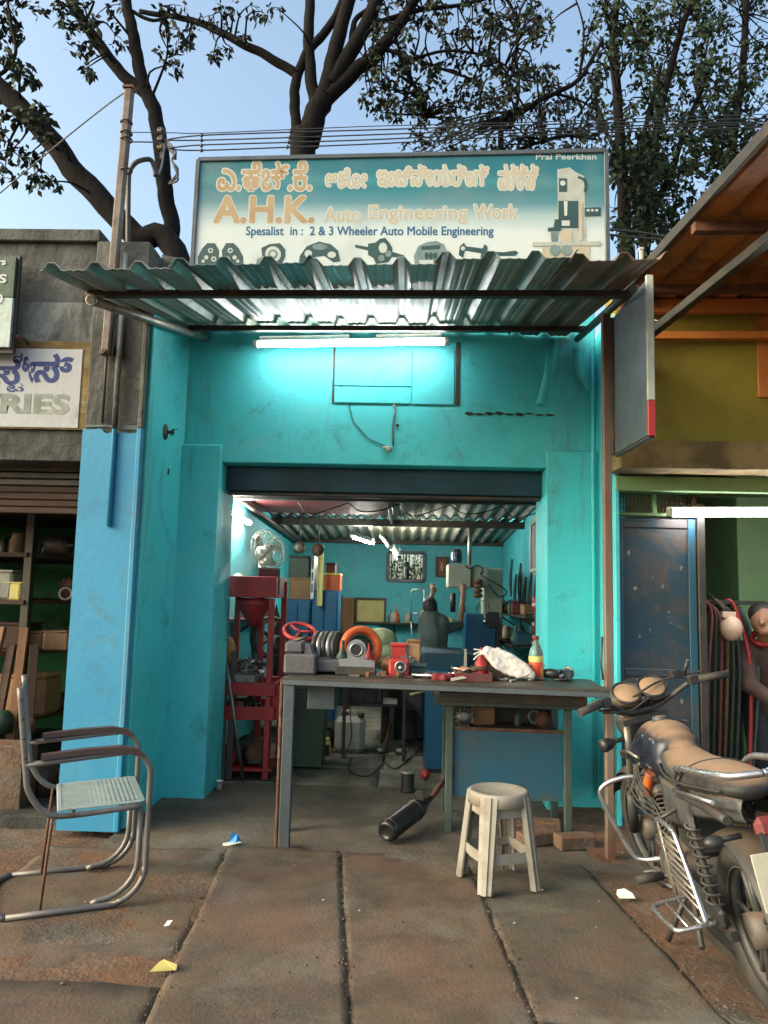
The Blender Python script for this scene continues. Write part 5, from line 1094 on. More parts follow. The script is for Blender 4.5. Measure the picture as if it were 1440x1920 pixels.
m = MB(); m.cyl(c+V(0,-.0375,.15), c+V(0,-.036,.15), .031, 20); m.build('bore', T['black'], pb); m = MB(); m.torus(c+V(0,-.038,.15), (0,1,0), .036, .006, 22, 6); m.build('bearing_lip', T['steel'], pb)
m = MB(); m.box(c+V(.0,0,.025), (.24,.1,.048)); m.build('base_plate', T['dark_steel'], pb)
ow = thing('wheel_rim', 'orange wheel rim standing behind the bearing block', 'brake drum', on(676, 4.95)); c = on(676, 4.95)+V(0,0,.145)  # loose orange wheel rim
m = MB(); m.torus(c, (.45,-1,.12), .115, .026, 30, 8); m.build('rim', T['orange'], ow); m = MB(); m.torus(c+V(-.01,.03,0), (.45,-1,.12), .085, .02, 26, 7); m.build('inner_rim', T['alu'], ow)
m = MB(); m.lathe([(.001,-.02),(.08,-.02),(.08,.02),(.001,.02)], c+V(-.01,.03,0), (.45,-1,.12), 20); m.build('hub_disc', T['dgreen'], ow)
T['sack2'] = mk('pale_green_sack', (.46,.50,.26), .55, 0, (.36,.38,.2), 9, .35, .7, (.22,.2,.12), 5, .55, .7, .6, 30)
blob('yellow_sack', 'pale yellow green plastic sack behind the bench', 'sack', [(V(at(712,1200,6.9).x,6.95,1.02), (.16,.12,.1)), (V(at(712,1200,6.9).x+.05,6.95,.9), (.15,.12,.12)), (V(at(712,1200,6.9).x-.08,6.95,.92), (.12,.12,.12))], 'sack2', .014, 2)
t = thing('side_table', 'plain dark table carrying the pale sack behind the bench', 'table', (at(712,1200,6.9).x, 7.0, 0)); x_ = at(712,1200,6.9).x
m = MB(); m.bb(x_-.32, x_+.26, 6.78, 7.15, .77, .80); m.build('table_top', T['dark_steel'], t)
for dx in (-.29, .23):
    for yy_ in (6.81, 7.12): m = MB(); m.bb(x_+dx-.015, x_+dx+.015, yy_-.015, yy_+.015, 0, .769); m.build('leg', T['dark_steel'], t)
bx = case('red_metal_box', 'red metal box on the bench behind the grinder', 'box', 733, 762, 1207, 1242, 4.74, .12, 'red', None, za)
bx = case('wooden_block_box', 'small open wooden box of sticks on the bench', 'box', 763, 788, 1200, 1245, 4.76, .1, 'card', 'wood', za)
c = on(775, 4.97)
for i in range(6): m = MB(); m.tube([c+V(-.02+.009*i,-.0,.02), c+V(-.035+.016*i,-.02,.13+.01*(i % 3))], .004, 5); m.build('stick', T['yellow'], bx)
case('green_steel_box', 'dull green steel box on the bench beside the blue tray', 'box', 768, 800, 1246, 1263, 4.66, .08, 'dteal', None, za)
gd = thing('bench_grinder', 'small red bench grinder with round mouth on the bench', 'grinder', on(752, 4.66)); c = on(748, 4.66)
m = MB(); m.box(c+V(0,.03,.05), (.12,.14,.10), None, .012); m.build('body', T['red'], gd); m = MB(); m.cyl(c+V(.01,-.0415,.06), c+V(.01,-.0395,.06), .03, 18); m.build('mouth', T['black'], gd); m = MB(); m.torus(c+V(.01,-.041,.06), (0,1,0), .031, .006, 18, 6); m.build('mouth_ring', T['steel'], gd); m = MB(); m.ball(c+V(.01,-.045,.056), .014, 8, 6); m.build('arbor', T['chrome'], gd); m = MB(); m.box(c+V(0,.03,.006), (.19,.18,.011)); m.build('base', T['maroon'], gd)
t = thing('steel_shaft', 'bright steel shaft lying on the bench', 'shaft', on(795, 4.55)); a, b = on(772, 4.56)+V(0,0,.02), on(850, 4.5)+V(0,0,.02); m = MB(); m.tube([a, b], .0085, 10); m.build('shaft_body', T['chrome'], t)
for e in (a, b): m = MB(); m.box(V(e.x, e.y, za+.006), (.02,.03,.011)); m.build('rest', T['dark_steel'], t)
T['rag'] = mk('maroon_rag', (.14,.012,.02), .9, 0, (.09,.01,.015), 12, bump=.6, bscale=30)
blob('maroon_rag', 'crumpled maroon rag on the bench edge', 'rag', [(on(832+random.uniform(-15,15), 4.48+random.uniform(-.03,.05))+V(0,0,.014), random.uniform(.016,.03)) for i in range(12)], 'rag', .007, 2)
t = thing('tool_tray', 'low maroon tray of small tools on the bench', 'tray', on(885, 4.55)); c = on(886, 4.55)
m = MB(); m.box(c+V(0,0,.006), (.2,.2,.01)); m.build('tray_floor', T['maroon'], t)
for a in ((-.1,0,.008,.2), (.1,0,.008,.2), (0,-.1,.208,.008), (0,.1,.208,.008)): m = MB(); m.box(c+V(a[0],a[1],.024), (a[2],a[3],.046)); m.build('tray_wall', T['maroon'], t)
for i in range(14):
    p = c+V(random.uniform(-.08,.08), random.uniform(-.08,.08), .035+.012*(i % 3)); m = MB(); an = random.uniform(0,3); L_ = random.uniform(.03,.08)
    m.tube([p-V(cos(an),sin(an),random.uniform(-.2,.2))*L_, p+V(cos(an),sin(an),random.uniform(0,.4))*L_], random.uniform(.004,.01), 7)
    m.build('small_tool', T[['steel','dark_steel','copper','chrome'][i % 4]], None, ['steel','black','copper coloured','shiny'][i % 4]+' small tool lying in the maroon tray', 'tool', 'small tools in the tray')
m = MB(); m.prism([(0,0),(.09,.02),(.07,.03),(0,.015)], .02, on(846, 4.42)+V(0,0,.002)); m.build('white_cloth', T['white_pl'], None, 'small flat white cloth on the bench edge', 'cloth')
t = thing('scraper', 'upright pointed scraper standing in the tray', 'scraper', c+V(-.04,.1,0)); m = MB(); m.prism([(-.04,0),(.04,0),(.012,.06),(.01,.16),(-.002,.16),(-.006,.06)], .012, c+V(-.04,.06,.012)); m.build('blade', T['alu'], t)
for i in range(16):
    p = on(random.choice([random.uniform(545,720), random.uniform(690,860), random.uniform(860,1000)]), random.uniform(4.47,4.62)); m = MB(); k_ = i % 4; an = random.uniform(0,3)
    if k_ == 0: m.lathe([(.012,0),(.022,0),(.022,.014),(.012,.014)], p, (0,0,1), 12)
    elif k_ == 1: m.box(p+V(0,0,.008), (.07,.025,.014), an)
    elif k_ == 2: m.tube([p+V(0,0,.008), p+V(.06*cos(an),.06*sin(an),.008)], .007, 7)
    else: m.box(p+V(0,0,.016), (.045,.035,.03), an)
    m.build('loose_part', T[['steel','dark_steel','alu','rust'][k_]], None, ['steel washer','dark flat bar','short alloy pin','rusty block'][k_]+' loose on the bench plate', 'part', 'loose parts on the bench plate')
pl_ = [at(px, py, 4.56) for px, py in ((904,1224),(914,1213),(938,1217),(962,1228),(986,1243),(1004,1263),(1003,1273),(975,1273),(948,1266),(922,1248))]
m = MB(); m.prism([(p.x, p.z) for p in pl_], .12, (0, 4.56, 0))
sa = m.build('white_sack', T['sack'], None, 'white plastic wrapped bundle leaning on the bench right half', 'sack', remesh=.007, sm=7)
for v in sa.data.vertices:
    w_ = sa.location+v.co; n_ = nzv(w_.x*14+w_.z*9, w_.y*16, w_.z*13, 1.)*.010+nzv(w_.x*38, w_.y*30, w_.z*35, 1.)*.004-abs(nzv(w_.x*22+w_.z*20, w_.y*6, 4, 1.))*.008
    v.co += v.normal*n_
a = pl_[0]
for i in range(3): m = MB(); m.tube(spline([a+V(.015,.05,-.01), a+V(-.01,.045,.012-.012*i), a+V(-.045,.04,.016-.03*i)], 4), [.009]*4+[.005]*5, 5); m.build('tied_end', T['sack'], sa)
m = MB(); m.tube(spline([at(1000,1256,4.55), at(990,1266,4.545), at(972,1272,4.55)], 5), .0025, 5); m.build('tie_string', T['dark_steel'], sa)
t = thing('sack_prop', 'dark casting block propping up the white bundle', 'block', on(905, 4.72)); m = MB(); c = on(930, 4.75); m.box(c+V(0,0,.045), (.14,.1,.088)); m.build('casting', T['dark_steel'], t)
bo = thing('oil_bottle', 'clear plastic bottle with red and yellow label at the bench right end', 'bottle', on(1005, 4.72)); c = on(1005, 4.72)
m = MB(); m.lathe([(.001,.002),(.038,.002),(.042,.01),(.042,.15),(.038,.17),(.018,.21),(.014,.215),(.014,.235),(.001,.235)], c, (0,0,1), 20); m.build('bottle_body', T['clearpl'], bo)
m = MB(); m.lathe([(.0424,.02),(.0432,.022),(.0432,.10),(.0424,.102)], c, (0,0,1), 20, cap=False); m.build('label', T['orange'], bo); T['redlab'] = mk('orange_red_label', (.62,.06,.012), .4, 0, (.5,.05,.01), 14); bo.children[-1].data.materials[0] = T['redlab']
m = MB(); m.lathe([(.0425,.1025),(.0433,.104),(.0433,.135),(.0425,.137)], c, (0,0,1), 20, cap=False); m.build('label', T['yellow'], bo); m = MB(); m.lathe([(.017,.2355),(.017,.255),(.001,.256)], c, (0,0,1), 14); m.build('cap', T['maroon'], bo)
t = thing('angle_grinder', 'black angle grinder lying at the bench right corner', 'grinder', on(1030, 4.62)); c = on(1034, 4.66); m = MB(); m.tube([c+V(-.06,.06,.035), c+V(.0,.02,.04), c+V(.05,0,.035)], [.02,.03,.026], 10); m.build('body', T['black'], t); m = MB(); m.cyl(c+V(.05,0,.008), c+V(.05,0,.015), .045); m.build('disc', T['dark_steel'], t); m = MB(); m.cyl(c+V(.05,0,.0155), c+V(.05,0,.04), .02); m.build('gear_head', T['steel'], t)
# ------------------------------------------------------------ plastic stool
st = thing('plastic_stool', 'dusty white plastic stool with four legs in front of the bench', 'stool', (.49, 4.02, .0), None, (0,0,radians(20)), True)
m = MB(); m.lathe([(.001,.436),(.11,.438),(.128,.446),(.14,.448),(.15,.442),(.152,.425),(.154,.385),(.150,.385),(.146,.42),(.001,.42)][::-1], (0,0,0), (0,0,1), 36); m.build('seat', T['stool'], st)
for i in range(4):
    a = radians(45+90*i); d = V(cos(a), sin(a), 0); n_ = V(-sin(a), cos(a), 0); m = MB()
    top, bot = d*.148+V(0,0,.435), d*.205+V(0,0,0); w1, w2, th = .055, .05, .012
    # channel section: outer face with a raised middle rib
    prof_ = [(-1,-.022),(-.95,0),(-.45,.004),(-.35,.012),(.35,.012),(.45,.004),(.95,0),(1,-.022)]
    vs_ = []
    for f in (0, .08, .5, 1):
        c = top*(1-f)+bot*f; hw = (.047*(1-f)+.036*f)
        vs_ += [c+n_*(u*hw)+d*v for u, v in prof_]+[c+n_*(u*hw*.86)+d*(v-.007) for u, v in prof_]
    fs = []; k_ = len(prof_)
    for r_ in range(3):
        b0, b1 = r_*2*k_, (r_+1)*2*k_
        for j in range(k_-1): fs.append((b0+j, b1+j, b1+j+1, b0+j+1)); fs.append((b0+k_+j+1, b1+k_+j+1, b1+k_+j, b0+k_+j))
        fs.append((b0, b0+k_, b1+k_, b1)); fs.append((b0+k_-1, b1+k_-1, b1+2*k_-1, b0+2*k_-1))
    b1 = 3*2*k_
    for j in range(k_-1): fs.append((b1+j, b1+k_+j, b1+k_+j+1, b1+j+1))
    m.add(vs_, fs); m.build('leg', T['stool'], st)
    a2 = radians(45+90*(i+1)); d2 = V(cos(a2), sin(a2), 0)
    for z0, z1, f, nm in ((.335,.40,.155,'apron'), (.125,.175,.183,'stretcher')):
        m = MB(); p0 = d*f; p1 = d2*f; mid_ = (p0+p1)/2*1.13; nn = 8; vs_ = []
        for j in range(nn+1):
            t = j/nn; c = p0*(1-t)**2+mid_*2*t*(1-t)+p1*t*t; dr_ = V(c.x, c.y, 0).normalized()
            lo_ = z0+(.012*(1-4*t*(1-t)) if nm == 'stretcher' else -.03*(1-min(1, 5*min(t, 1-t))))
            vs_ += [c+V(0,0,lo_), c+V(0,0,z1), c-dr_*.006+V(0,0,z1), c-dr_*.006+V(0,0,lo_)]
        fs = []
        for j in range(nn):
            for e in range(4): e2 = (e+1) % 4; fs.append((j*4+e, (j+1)*4+e, (j+1)*4+e2, j*4+e2))
        m.add(vs_, fs); m.build(nm, T['stool'], st)
# ------------------------------------------------------------ tubular chair
ang = atan2(.42, .91)
chb = V(-1.68, 3.41, 0); cdx = V(cos(ang), sin(ang), 0); cdy = V(-sin(ang), cos(ang), 0)
chr_ = thing('steel_chair', 'old tubular steel armchair with perforated seat at the left', 'chair', chb+cdx*.28+cdy*.25+V(0,0,-.012), None, (0,0,ang), True)
chr_.scale = (1.07,1.07,1.05)
WD, r_ = .25, .0125
def side(s_):
    y = s_*WD
    a = [V(-.22,y,.35+.05)]
    pts = [V(-.30,y*.5,r_)] if False else []
    base = [V(-.26,y,r_), V(.12,y,r_)]+arc((.12,y,.16), .16-r_, -pi/2, 0, 6)[1:]+[V(.268,y,.5)]+arc((.17,y,.545), .098, 0, pi*.5, 6)+[V(.0,y,.630), V(-.226,y,.612)]
    return base
for s_ in (-1, 1):
    m = MB(); m.tube(spline(side(s_), 2), r_, 9); m.build('side_frame', T['tube_paint'], chr_)
    m = MB(); p = [V(.06,s_*(WD-.030),r_+.002)]+arc((.085,s_*(WD-.030),.18), .155, -pi/2, 0, 6)+[V(.24,s_*(WD-.03),.385)]; m.tube(p, r_, 8); m.build('brace_tube', T['tube_paint'], chr_)
    m = MB(); m.tube(spline([V(-.268,s_*WD,.93), V(-.225,s_*WD,.60), V(-.205,s_*WD,.5), V(-.14,s_*WD,.415), V(-.05,s_*WD,.395), V(.24,s_*WD,.412)], 5), r_, 9); m.build('seat_frame', T['tube_paint'], chr_)
    m = MB(); m.prism([(-.17,.63),(-.17,.652),(-.0,.668),(.14,.672),(.215,.655),(.245,.628),(.225,.622),(.15,.646),(.0,.644)], .042, V(0, s_*WD-.021, 0)); m.build('armrest', T['arm_wood'], chr_)
    m = MB(); m.tube([V(-.11,s_*(WD-.03),.40), V(-.135,s_*(WD-.03),r_)], .0065, 6); m.build('stay_rod', T['rust'], chr_)
m = MB(); m.tube([V(-.26,-WD,r_)]+arc((-.26,0,r_), WD, -pi/2, -3*pi/2, 10, (.35,0,0), (0,1,0))[1:-1]+[V(-.26,WD,r_)], r_, 9); m.build('base_bend', T['tube_paint'], chr_)
for x in (-.03, .23): m = MB(); m.tube([V(x,-WD,.397 if x < 0 else .411), V(x,WD,.397 if x < 0 else .411)], .008, 7); m.build('cross_tube', T['tube_paint'], chr_)
# perforated seat: a real lattice of strips
sf = MB(); sf.bar(V(-.09,-.228,.413), V(.245,-.228,.426), .02, .008); sf.bar(V(-.09,.228,.413), V(.245,.228,.426), .02, .008); sf.bar(V(-.085,-.23,.413), V(-.085,.23,.413), .02, .008); sf.bar(V(.24,-.23,.426), V(.24,.23,.426), .03, .009); seat = sf.build('seat_border', T['mesh_white'], chr_)
m = MB()
for i in range(22): y = -.21+.42*i/21; m.box(V(.077,y,.4195), (.325,.0125,.003), Matrix.Rotation(-.039, 3, 'Y'), .0005)
for i in range(17): x = -.07+.295*i/16; m.box(V(x,0,.4195+.0131*(x-.077)/.167+.0005), (.0115,.44,.003), None, .0005)
o = m.build('seat_mesh', T['mesh_white'], chr_, kind='stuff')
for x_, z_ in ((-.262,.90), (-.228,.64)): m = MB(); m.bar(V(x_,-.24,z_), V(x_,.24,z_), .012, .03); m.build('back_rail', T['tube_paint'], chr_)
for i in range(5): m = MB(); y = -.18+.09*i; m.bar(V(-.262,y,.885), V(-.23,y,.655), .03, .004); m.build('back_slat', T['tube_paint'], chr_)
for z in (.88, .8, .72, .64): m = MB(); m.cyl(V(-.258+.1*(.88-z)*1.3,-WD-.011,z), V(-.258+.1*(.88-z)*1.3,-WD-.0145,z), .006, 8); m.build('bolt', T['dark_steel'], chr_)
# ------------------------------------------------------------ exhaust silencer leaning by the bench, bricks, litter
ex = thing('exhaust_silencer', 'black motorcycle exhaust silencer lying on the pavement by the stool', 'exhaust', gr(760,1580))
a, b = gr(722,1582)+V(0,0,.062), V(.19,5.0,.15)
d = (b-a).normalized()
m = MB(); L_ = (b-a).length; m.lathe([(.001,.004),(.036,.004),(.038,0),(.054,.006),(.062,.02),(.063,.05),(.063,L_*.62),(.058,L_*.7),(.035,L_*.82),(.022,L_*.9),(.018,L_)], a, d, 22); m.build('muffler', T['dusty_black'], ex)
T['muf'] = mk('semi_gloss_black', (.016,.016,.018), .32, .2, (.03,.028,.027), 7, .4, .7, (.09,.075,.06), 5, .62, .76, .06); ex.children[0].data.materials[0] = T['muf']
for f in (.08, .6): m = MB(); m.torus(a+d*(L_*f), d, .0635, .004, 24, 6); m.build('band', T['muf'], ex)
m = MB(); m.tube(spline([a+d*(L_-.01), a+d*(L_+.06)+V(.01,0,.03), V(.30,5.22,.24), V(.36,5.28,.36)], 5), .017, 9); m.build('header_pipe', T['rust'], ex)
m = MB(); m.prism([(0,0),(.06,.02),(.05,.08),(.01,.07)], .01, a+d*(L_*.7)+V(-.03,-.03,.03)); m.build('bracket', T['dark_steel'], ex)
for i, (x, y, z, an) in enumerate(((.62,4.78,.0,.2), (.86,4.86,.0,-.1), (1.0,4.62,-.01,.25), (.78,4.66,-.01,.5))):
    m = MB(); m.box((x, y, z+.04), (.22,.11,.075), Matrix.Rotation(an, 3, 'Z'), .008); m.build('brick', T['soil'], None, ['old red brick under the low table, left one','old red brick under the low table beside its right leg','old red brick by the right leg of the low table','loose brick half in soil behind the stool'][i], 'brick', 'bricks under the low table')
t = thing('blue_wrapper', 'crumpled blue foil wrapper on the pavement', 'litter', gr(437,1582)); c = gr(437,1582)
T['bluefoil'] = mk('blue_foil', (.02,.22,.55), .35, 0, (.05,.3,.6), 9); m = MB(); m.add([c+V(*p) for p in [(-.03,-.01,.004),(.02,-.02,.006),(.045,.02,.01),(.0,.03,.045),(-.01,.0,.06),(.02,.01,.05)]], [(0,1,5,4),(1,2,5),(2,3,4,5),(3,0,4),(0,3,2,1)]); m.build('foil', T['bluefoil'], t)
m = MB(); m.add([c+V(*p) for p in [(-.05,-.045,.004),(-.02,-.055,.004),(.05,-.01,.012),(.02,.005,.015),(-.05,-.03,.012)]], [(0,1,2,3,4)]); m.build('torn_lining', T['white'], t)
def scrap(name, lab, px, py, pts, mat, z=.006, th=.002):
    c = gr(px, py); m = MB(); n_ = len(pts); m.add([c+V(x, y, z+zz) for x, y, zz in pts]+[c+V(x, y, z+zz-th) for x, y, zz in pts], [tuple(range(n_)), tuple(range(2*n_-1, n_-1, -1))]+[(i, i+n_, (i+1) % n_+n_, (i+1) % n_) for i in range(n_)]); return m.build(name, T[mat], None, lab, 'litter')
T['litteryellow'] = mk('dull_yellow_paper', (.38,.33,.10), .8, 0, (.32,.27,.08), 12)
scrap('torn_paper', 'torn yellow scrap of paper on the left slab joint', 307, 1822, [(-.045,-.022,.0),(.05,-.012,.004),(.045,.012,.012),(-.012,.035,.018),(-.03,.03,.008)], 'litteryellow', .01)
scrap('white_scrap', 'white shell shaped scrap on the pavement by the motorcycle', 1172, 1684, [(-.035,-.035,.0),(.04,-.03,.0),(.035,.0,.012),(.005,.03,.022),(-.03,.03,.015),(-.04,.0,.006)], 'white', .012)
scrap('tissue_scrap', 'tiny white tissue scrap on the left slab', 315, 1737, [(-.012,-.02,.0),(.01,-.02,.004),(.013,.02,.008),(-.01,.022,.004)], 'white', .01)
scrap('pink_scrap', 'tiny pink scrap beside the bench leg', 521, 1586, [(-.016,-.014,0),(.018,-.012,.006),(.014,.016,.01),(-.014,.014,.004)], 'red', .012)
random.seed(77)
for i in range(46):
    px, py = random.uniform(30,1180), random.uniform(1560,1900); c = gr(px, py); r0 = random.uniform(.0025,.007); m = MB(); m.ball(c+V(0,0,.004), (r0*1.4,r0,r0*.6), 6, 4); m.build('pebble', T[['slab2','stool','soil','dark_steel'][i % 4]], None, 'tiny pebble or chip lying on the pavement slabs', 'pebble', 'pebbles and chips on the pavement')
kr = MB(); kr.bar(gr(1265,1690,-.005), gr(1475,1888,-.005), .045, .05); kr.build('kerb_pipe', T['dark_steel'], None, 'dark steel pipe lying on the soil under the motorcycle', 'pipe')
# ------------------------------------------------------------ motorcycle
def dusty(name, base, dust, rough=.35, lo=.35, hi=.85):
    m = mk(name, base, rough, .1, tuple(c*1.5+.01 for c in base), 7, .4, .7, bump=.05)
    t = m.node_tree; P = t.nodes['Principled BSDF']; src = P.inputs['Base Color'].links[0].from_socket
    g_ = t.nodes.new('ShaderNodeNewGeometry'); s_ = t.nodes.new('ShaderNodeSeparateXYZ'); t.links.new(g_.outputs['Normal'], s_.inputs[0])
    n_ = t.nodes.new('ShaderNodeTexNoise'); n_.inputs['Scale'].default_value = 9; n_.inputs['Detail'].default_value = 6
    ad = t.nodes.new('ShaderNodeMath'); ad.operation = 'MULTIPLY_ADD'; ad.inputs[1].default_value = .22; t.links.new(n_.outputs[0], ad.inputs[0]); t.links.new(s_.outputs[2], ad.inputs[2])
    r_ = t.nodes.new('ShaderNodeMapRange'); r_.inputs[1].default_value = lo+.11; r_.inputs[2].default_value = hi+.11; t.links.new(ad.outputs[0], r_.inputs[0])
    x_ = t.nodes.new('ShaderNodeMix'); x_.data_type = 'RGBA'; x_.inputs[7].default_value = (*dust, 1); t.links.new(r_.outputs[0], x_.inputs[0]); t.links.new(src, x_.inputs[6]); t.links.new(x_.outputs[2], P.inputs['Base Color'])
    a_ = t.nodes.new('ShaderNodeMath'); a_.operation = 'MAXIMUM'; t.links.new(P.inputs['Roughness'].links[0].from_socket, a_.inputs[0]); b_ = t.nodes.new('ShaderNodeMath'); b_.operation = 'MULTIPLY'; b_.inputs[1].default_value = .9; t.links.new(r_.outputs[0], b_.inputs[0]); t.links.new(b_.outputs[0], a_.inputs[1]); t.links.new(a_.outputs[0], P.inputs['Roughness'])
    return m
TAN = (.23,.147,.093)
T['b_tank'] = dusty('dusty_navy_tank', (.010,.012,.020), TAN, .2, .52, .9)
T['b_seat'] = dusty('dusty_seat_vinyl', (.03,.031,.031), (.23,.147,.093), .6, .42, .92)
T['b_black'] = dusty('dusty_black_parts', (.028,.027,.027), (.13,.09,.065), .55, .6, 1.1)
T['b_grey'] = dusty('dusty_grey_panel', (.045,.047,.047), (.15,.108,.078), .5, .55, 1.05)
T['b_eng'] = dusty('dusty_engine_alloy', (.075,.066,.058), (.14,.092,.06), .6, .45, 1.0)
T['chrome'].node_tree.nodes['Principled BSDF'].inputs['Metallic'].default_value = .9
bk = thing('motorcycle', 'dust covered black motorcycle leaning on its stand at the right', 'motorcycle', (1.325, 3.47, -.01), None, (0, radians(-10.5), radians(0)), True)
def BK(name, mat, fn, par=None, **k):
    m = MB(); fn(m); return m.build(name, T[mat], par or bk, **k)
def wheel(name, c, R, tr, ang=0):
    ax = V(cos(ang), sin(ang), 0)
    m = MB(); m.torus(c, ax, R, tr, 40, 10); w_ = m.build(name, T['rubber'], bk); w_.data.name = 'tyre'
    q = ax.to_track_quat('Z', 'Y').to_matrix()
    BK('tread_rib', 'rubber', lambda m: [m.box(c+q @ V((R+tr*.93)*cos(2*pi*i/44), (R+tr*.93)*sin(2*pi*i/44), .012*(1 if i % 2 else -1)), (.008,.012,.022), q @ Matrix.Rotation(2*pi*i/44, 3, 'Z')) for i in range(44)], w_, kind='stuff')
    BK('rim', 'b_grey', lambda m: m.lathe([(R-tr*.9,-.028),(R-tr*.55,-.03),(R-tr*.55,-.024),(R-tr*1.15,-.01),(R-tr*1.15,.01),(R-tr*.55,.024),(R-tr*.55,.03),(R-tr*.9,.028)], c, ax, 36, cap=False), w_)
    for i in range(5):
        a = 2*pi*i/5
        for da in (-.12, .12):
            BK('spoke', 'b_grey', lambda m: m.tube([c+q @ V(.03*cos(a+da*2), .03*sin(a+da*2), 0), c+q @ V((R-tr)*cos(a+da), (R-tr)*sin(a+da), 0)], [.012,.009], 6), w_)
    BK('hub', 'b_eng', lambda m: m.lathe([(.02,-.05),(.06,-.045),(.062,.0),(.06,.045),(.02,.05)], c, ax, 20), w_)
    return w_
stx = radians(9)                                        # steering turned left
piv = V(0, .40, .80); sax = V(0, -.42, .91).normalized()
RS = Matrix.Rotation(stx, 3, sax)
def S(*p): return piv+RS @ (V(*p)-piv)
wheel('front_wheel', S(0,.64,.29), .255, .036, stx)
wheel('rear_wheel', V(0,-.62,.295), .25, .048)
for s_ in (-1, 1):
    fk = BK('fork_leg', 'b_black', lambda m: m.tube([S(s_*.085,.655,.29), S(s_*.085,.56,.50)], .026, 12))
    BK('stanchion', 'alu', lambda m: m.tube([S(s_*.085,.56,.50), S(s_*.085,.385,.90)], .016, 12), fk)
for z, y in ((.72,.455), (.89,.385)): BK('fork_yoke', 'b_black', lambda m: m.box(S(0,y,z), (.24,.08,.03), RS))
def fender(m, c, R, w_, a0, a1, f=lambda v: v):
    def fn(u, v):
        a = a0+(a1-a0)*v; t = (u-.5)*2; return f(V(w_*t, c.y+(R-.025*t*t)*cos(a), c.z+(R-.025*t*t)*sin(a)))
    m.shell(fn, 8, 18, .004, True)
BK('front_mudguard', 'b_black', lambda m: fender(m, V(0,.64,.29), .315, .06, radians(25), radians(175), lambda v: S(*v)))
BK('rear_mudguard', 'b_black', lambda m: fender(m, V(0,-.62,.295), .345, .085, radians(60), radians(205)))
def ff(m):
    m.ball(S(0,.50,.86), (.095,.08,.10), 18, 12)
BK('headlamp', 'b_black', ff)
bk.scale = (.98,.98,.98)
# clocks
cl = S(0,.375,1.0)
dn = V(0, -.62, .78)
def cowl(m):
    m.ball(S(-.062,.40,.985), (.088,.062,.075), 16, 10); m.ball(S(.062,.40,.985), (.088,.062,.075), 16, 10); m.ball(S(0,.42,1.0), (.09,.05,.08), 16, 10)
ic = BK('instrument_cowl', 'black', cowl, None, remesh=.009, sm=2)
for s_ in (-1, 1):
    c = S(s_*.068,.345,1.025)
    BK('dial_glass', 'dust_tan', lambda m: m.lathe([(.001,-.02),(.066,-.02),(.066,.004),(.06,.01),(.001,.012)], c, RS @ dn, 26), ic)
    BK('dial_rim', 'black', lambda m: m.torus(c+(RS @ dn)*.008, RS @ dn, .068, .007, 26, 7), ic)
BK('cable_loop', 'rubber', lambda m: m.tube(spline([S(-.26,.26,1.0), S(-.14,.33,.975), S(.0,.30,1.03), S(.14,.33,1.05), S(.3,.24,1.06)], 6), .006, 6))
BK('cable_loop', 'rubber', lambda m: m.tube(spline([S(-.25,.24,.99), S(-.1,.27,.96), S(.02,.29,.99), S(.04,.35,.93)], 6), .006, 6))
hb = BK('handlebar', 'b_black', lambda m: m.tube(spline([S(-.37,.17,1.03), S(-.24,.22,1.035), S(-.14,.31,.97), S(-.07,.345,.935), S(.07,.345,.935), S(.14,.31,.97), S(.24,.22,1.035), S(.37,.17,1.03)], 5), .012, 10))
for s_ in (-1, 1):
    gp = BK('grip', 'rubber', lambda m: m.tube([S(s_*.25,.215,1.035), S(s_*.38,.166,1.03)], .018, 12), hb)
    BK('switch_block', 'black', lambda m: m.box(S(s_*.225,.228,1.035), (.05,.045,.042), RS), hb)
    BK('lever', 'b_grey', lambda m: m.tube(spline([S(s_*.21,.26,1.045), S(s_*.27,.26,1.04), S(s_*.37,.215,1.02)], 4), .007, 7), hb)
    BK('indicator', 'black', lambda m: (m.tube([S(s_*.09,.44,.80), S(s_*.17,.43,.80)], .012, 8), m.lathe([(.014,0),(.03,.03),(.034,.06),(.03,.075),(.001,.08)], S(s_*.155,.43,.80), V(s_,-.3,-.12), 14)))
BK('brake_reservoir', 'black', lambda m: (m.box(S(.17,.27,1.075), (.05,.04,.035), RS), m.tube([S(.2,.25,1.06), S(.23,.23,1.13)], .009, 7)), hb)
# tank, seat, panels
def tank(m):
    for y, w_, z, h in ((.26,.075,.80,.07), (.18,.115,.82,.09), (.08,.13,.825,.10), (-.02,.115,.81,.095), (-.10,.085,.79,.07)): m.ball((0,y,z), (w_,.10,h), 18, 12)
    for s_ in (-1, 1): m.ball((s_*.085,.13,.775), (.065,.14,.075), 14, 10); m.ball((s_*.075,-.02,.765), (.055,.10,.06), 14, 10)
tk = BK('fuel_tank', 'b_tank', tank, None, remesh=.010, sm=22)
BK('filler_cap', 'b_grey', lambda m: m.lathe([(.001,.012),(.03,.01),(.034,0),(.034,-.02)][::-1], (0,.12,.925), (0,.1,1), 20), tk)
def seat(m):
    for y, w_, z, h in ((-.06,.085,.80,.06), (-.12,.10,.79,.06), (-.18,.115,.78,.06), (-.24,.128,.775,.06), (-.31,.135,.78,.06), (-.38,.138,.785,.062), (-.45,.136,.792,.064), (-.52,.132,.80,.064), (-.59,.126,.81,.062), (-.66,.118,.818,.058), (-.72,.105,.825,.05)): m.ball((0,y,z), (w_,.10,h), 16, 10)
BK('seat', 'b_seat', seat, None, remesh=.010, sm=24)
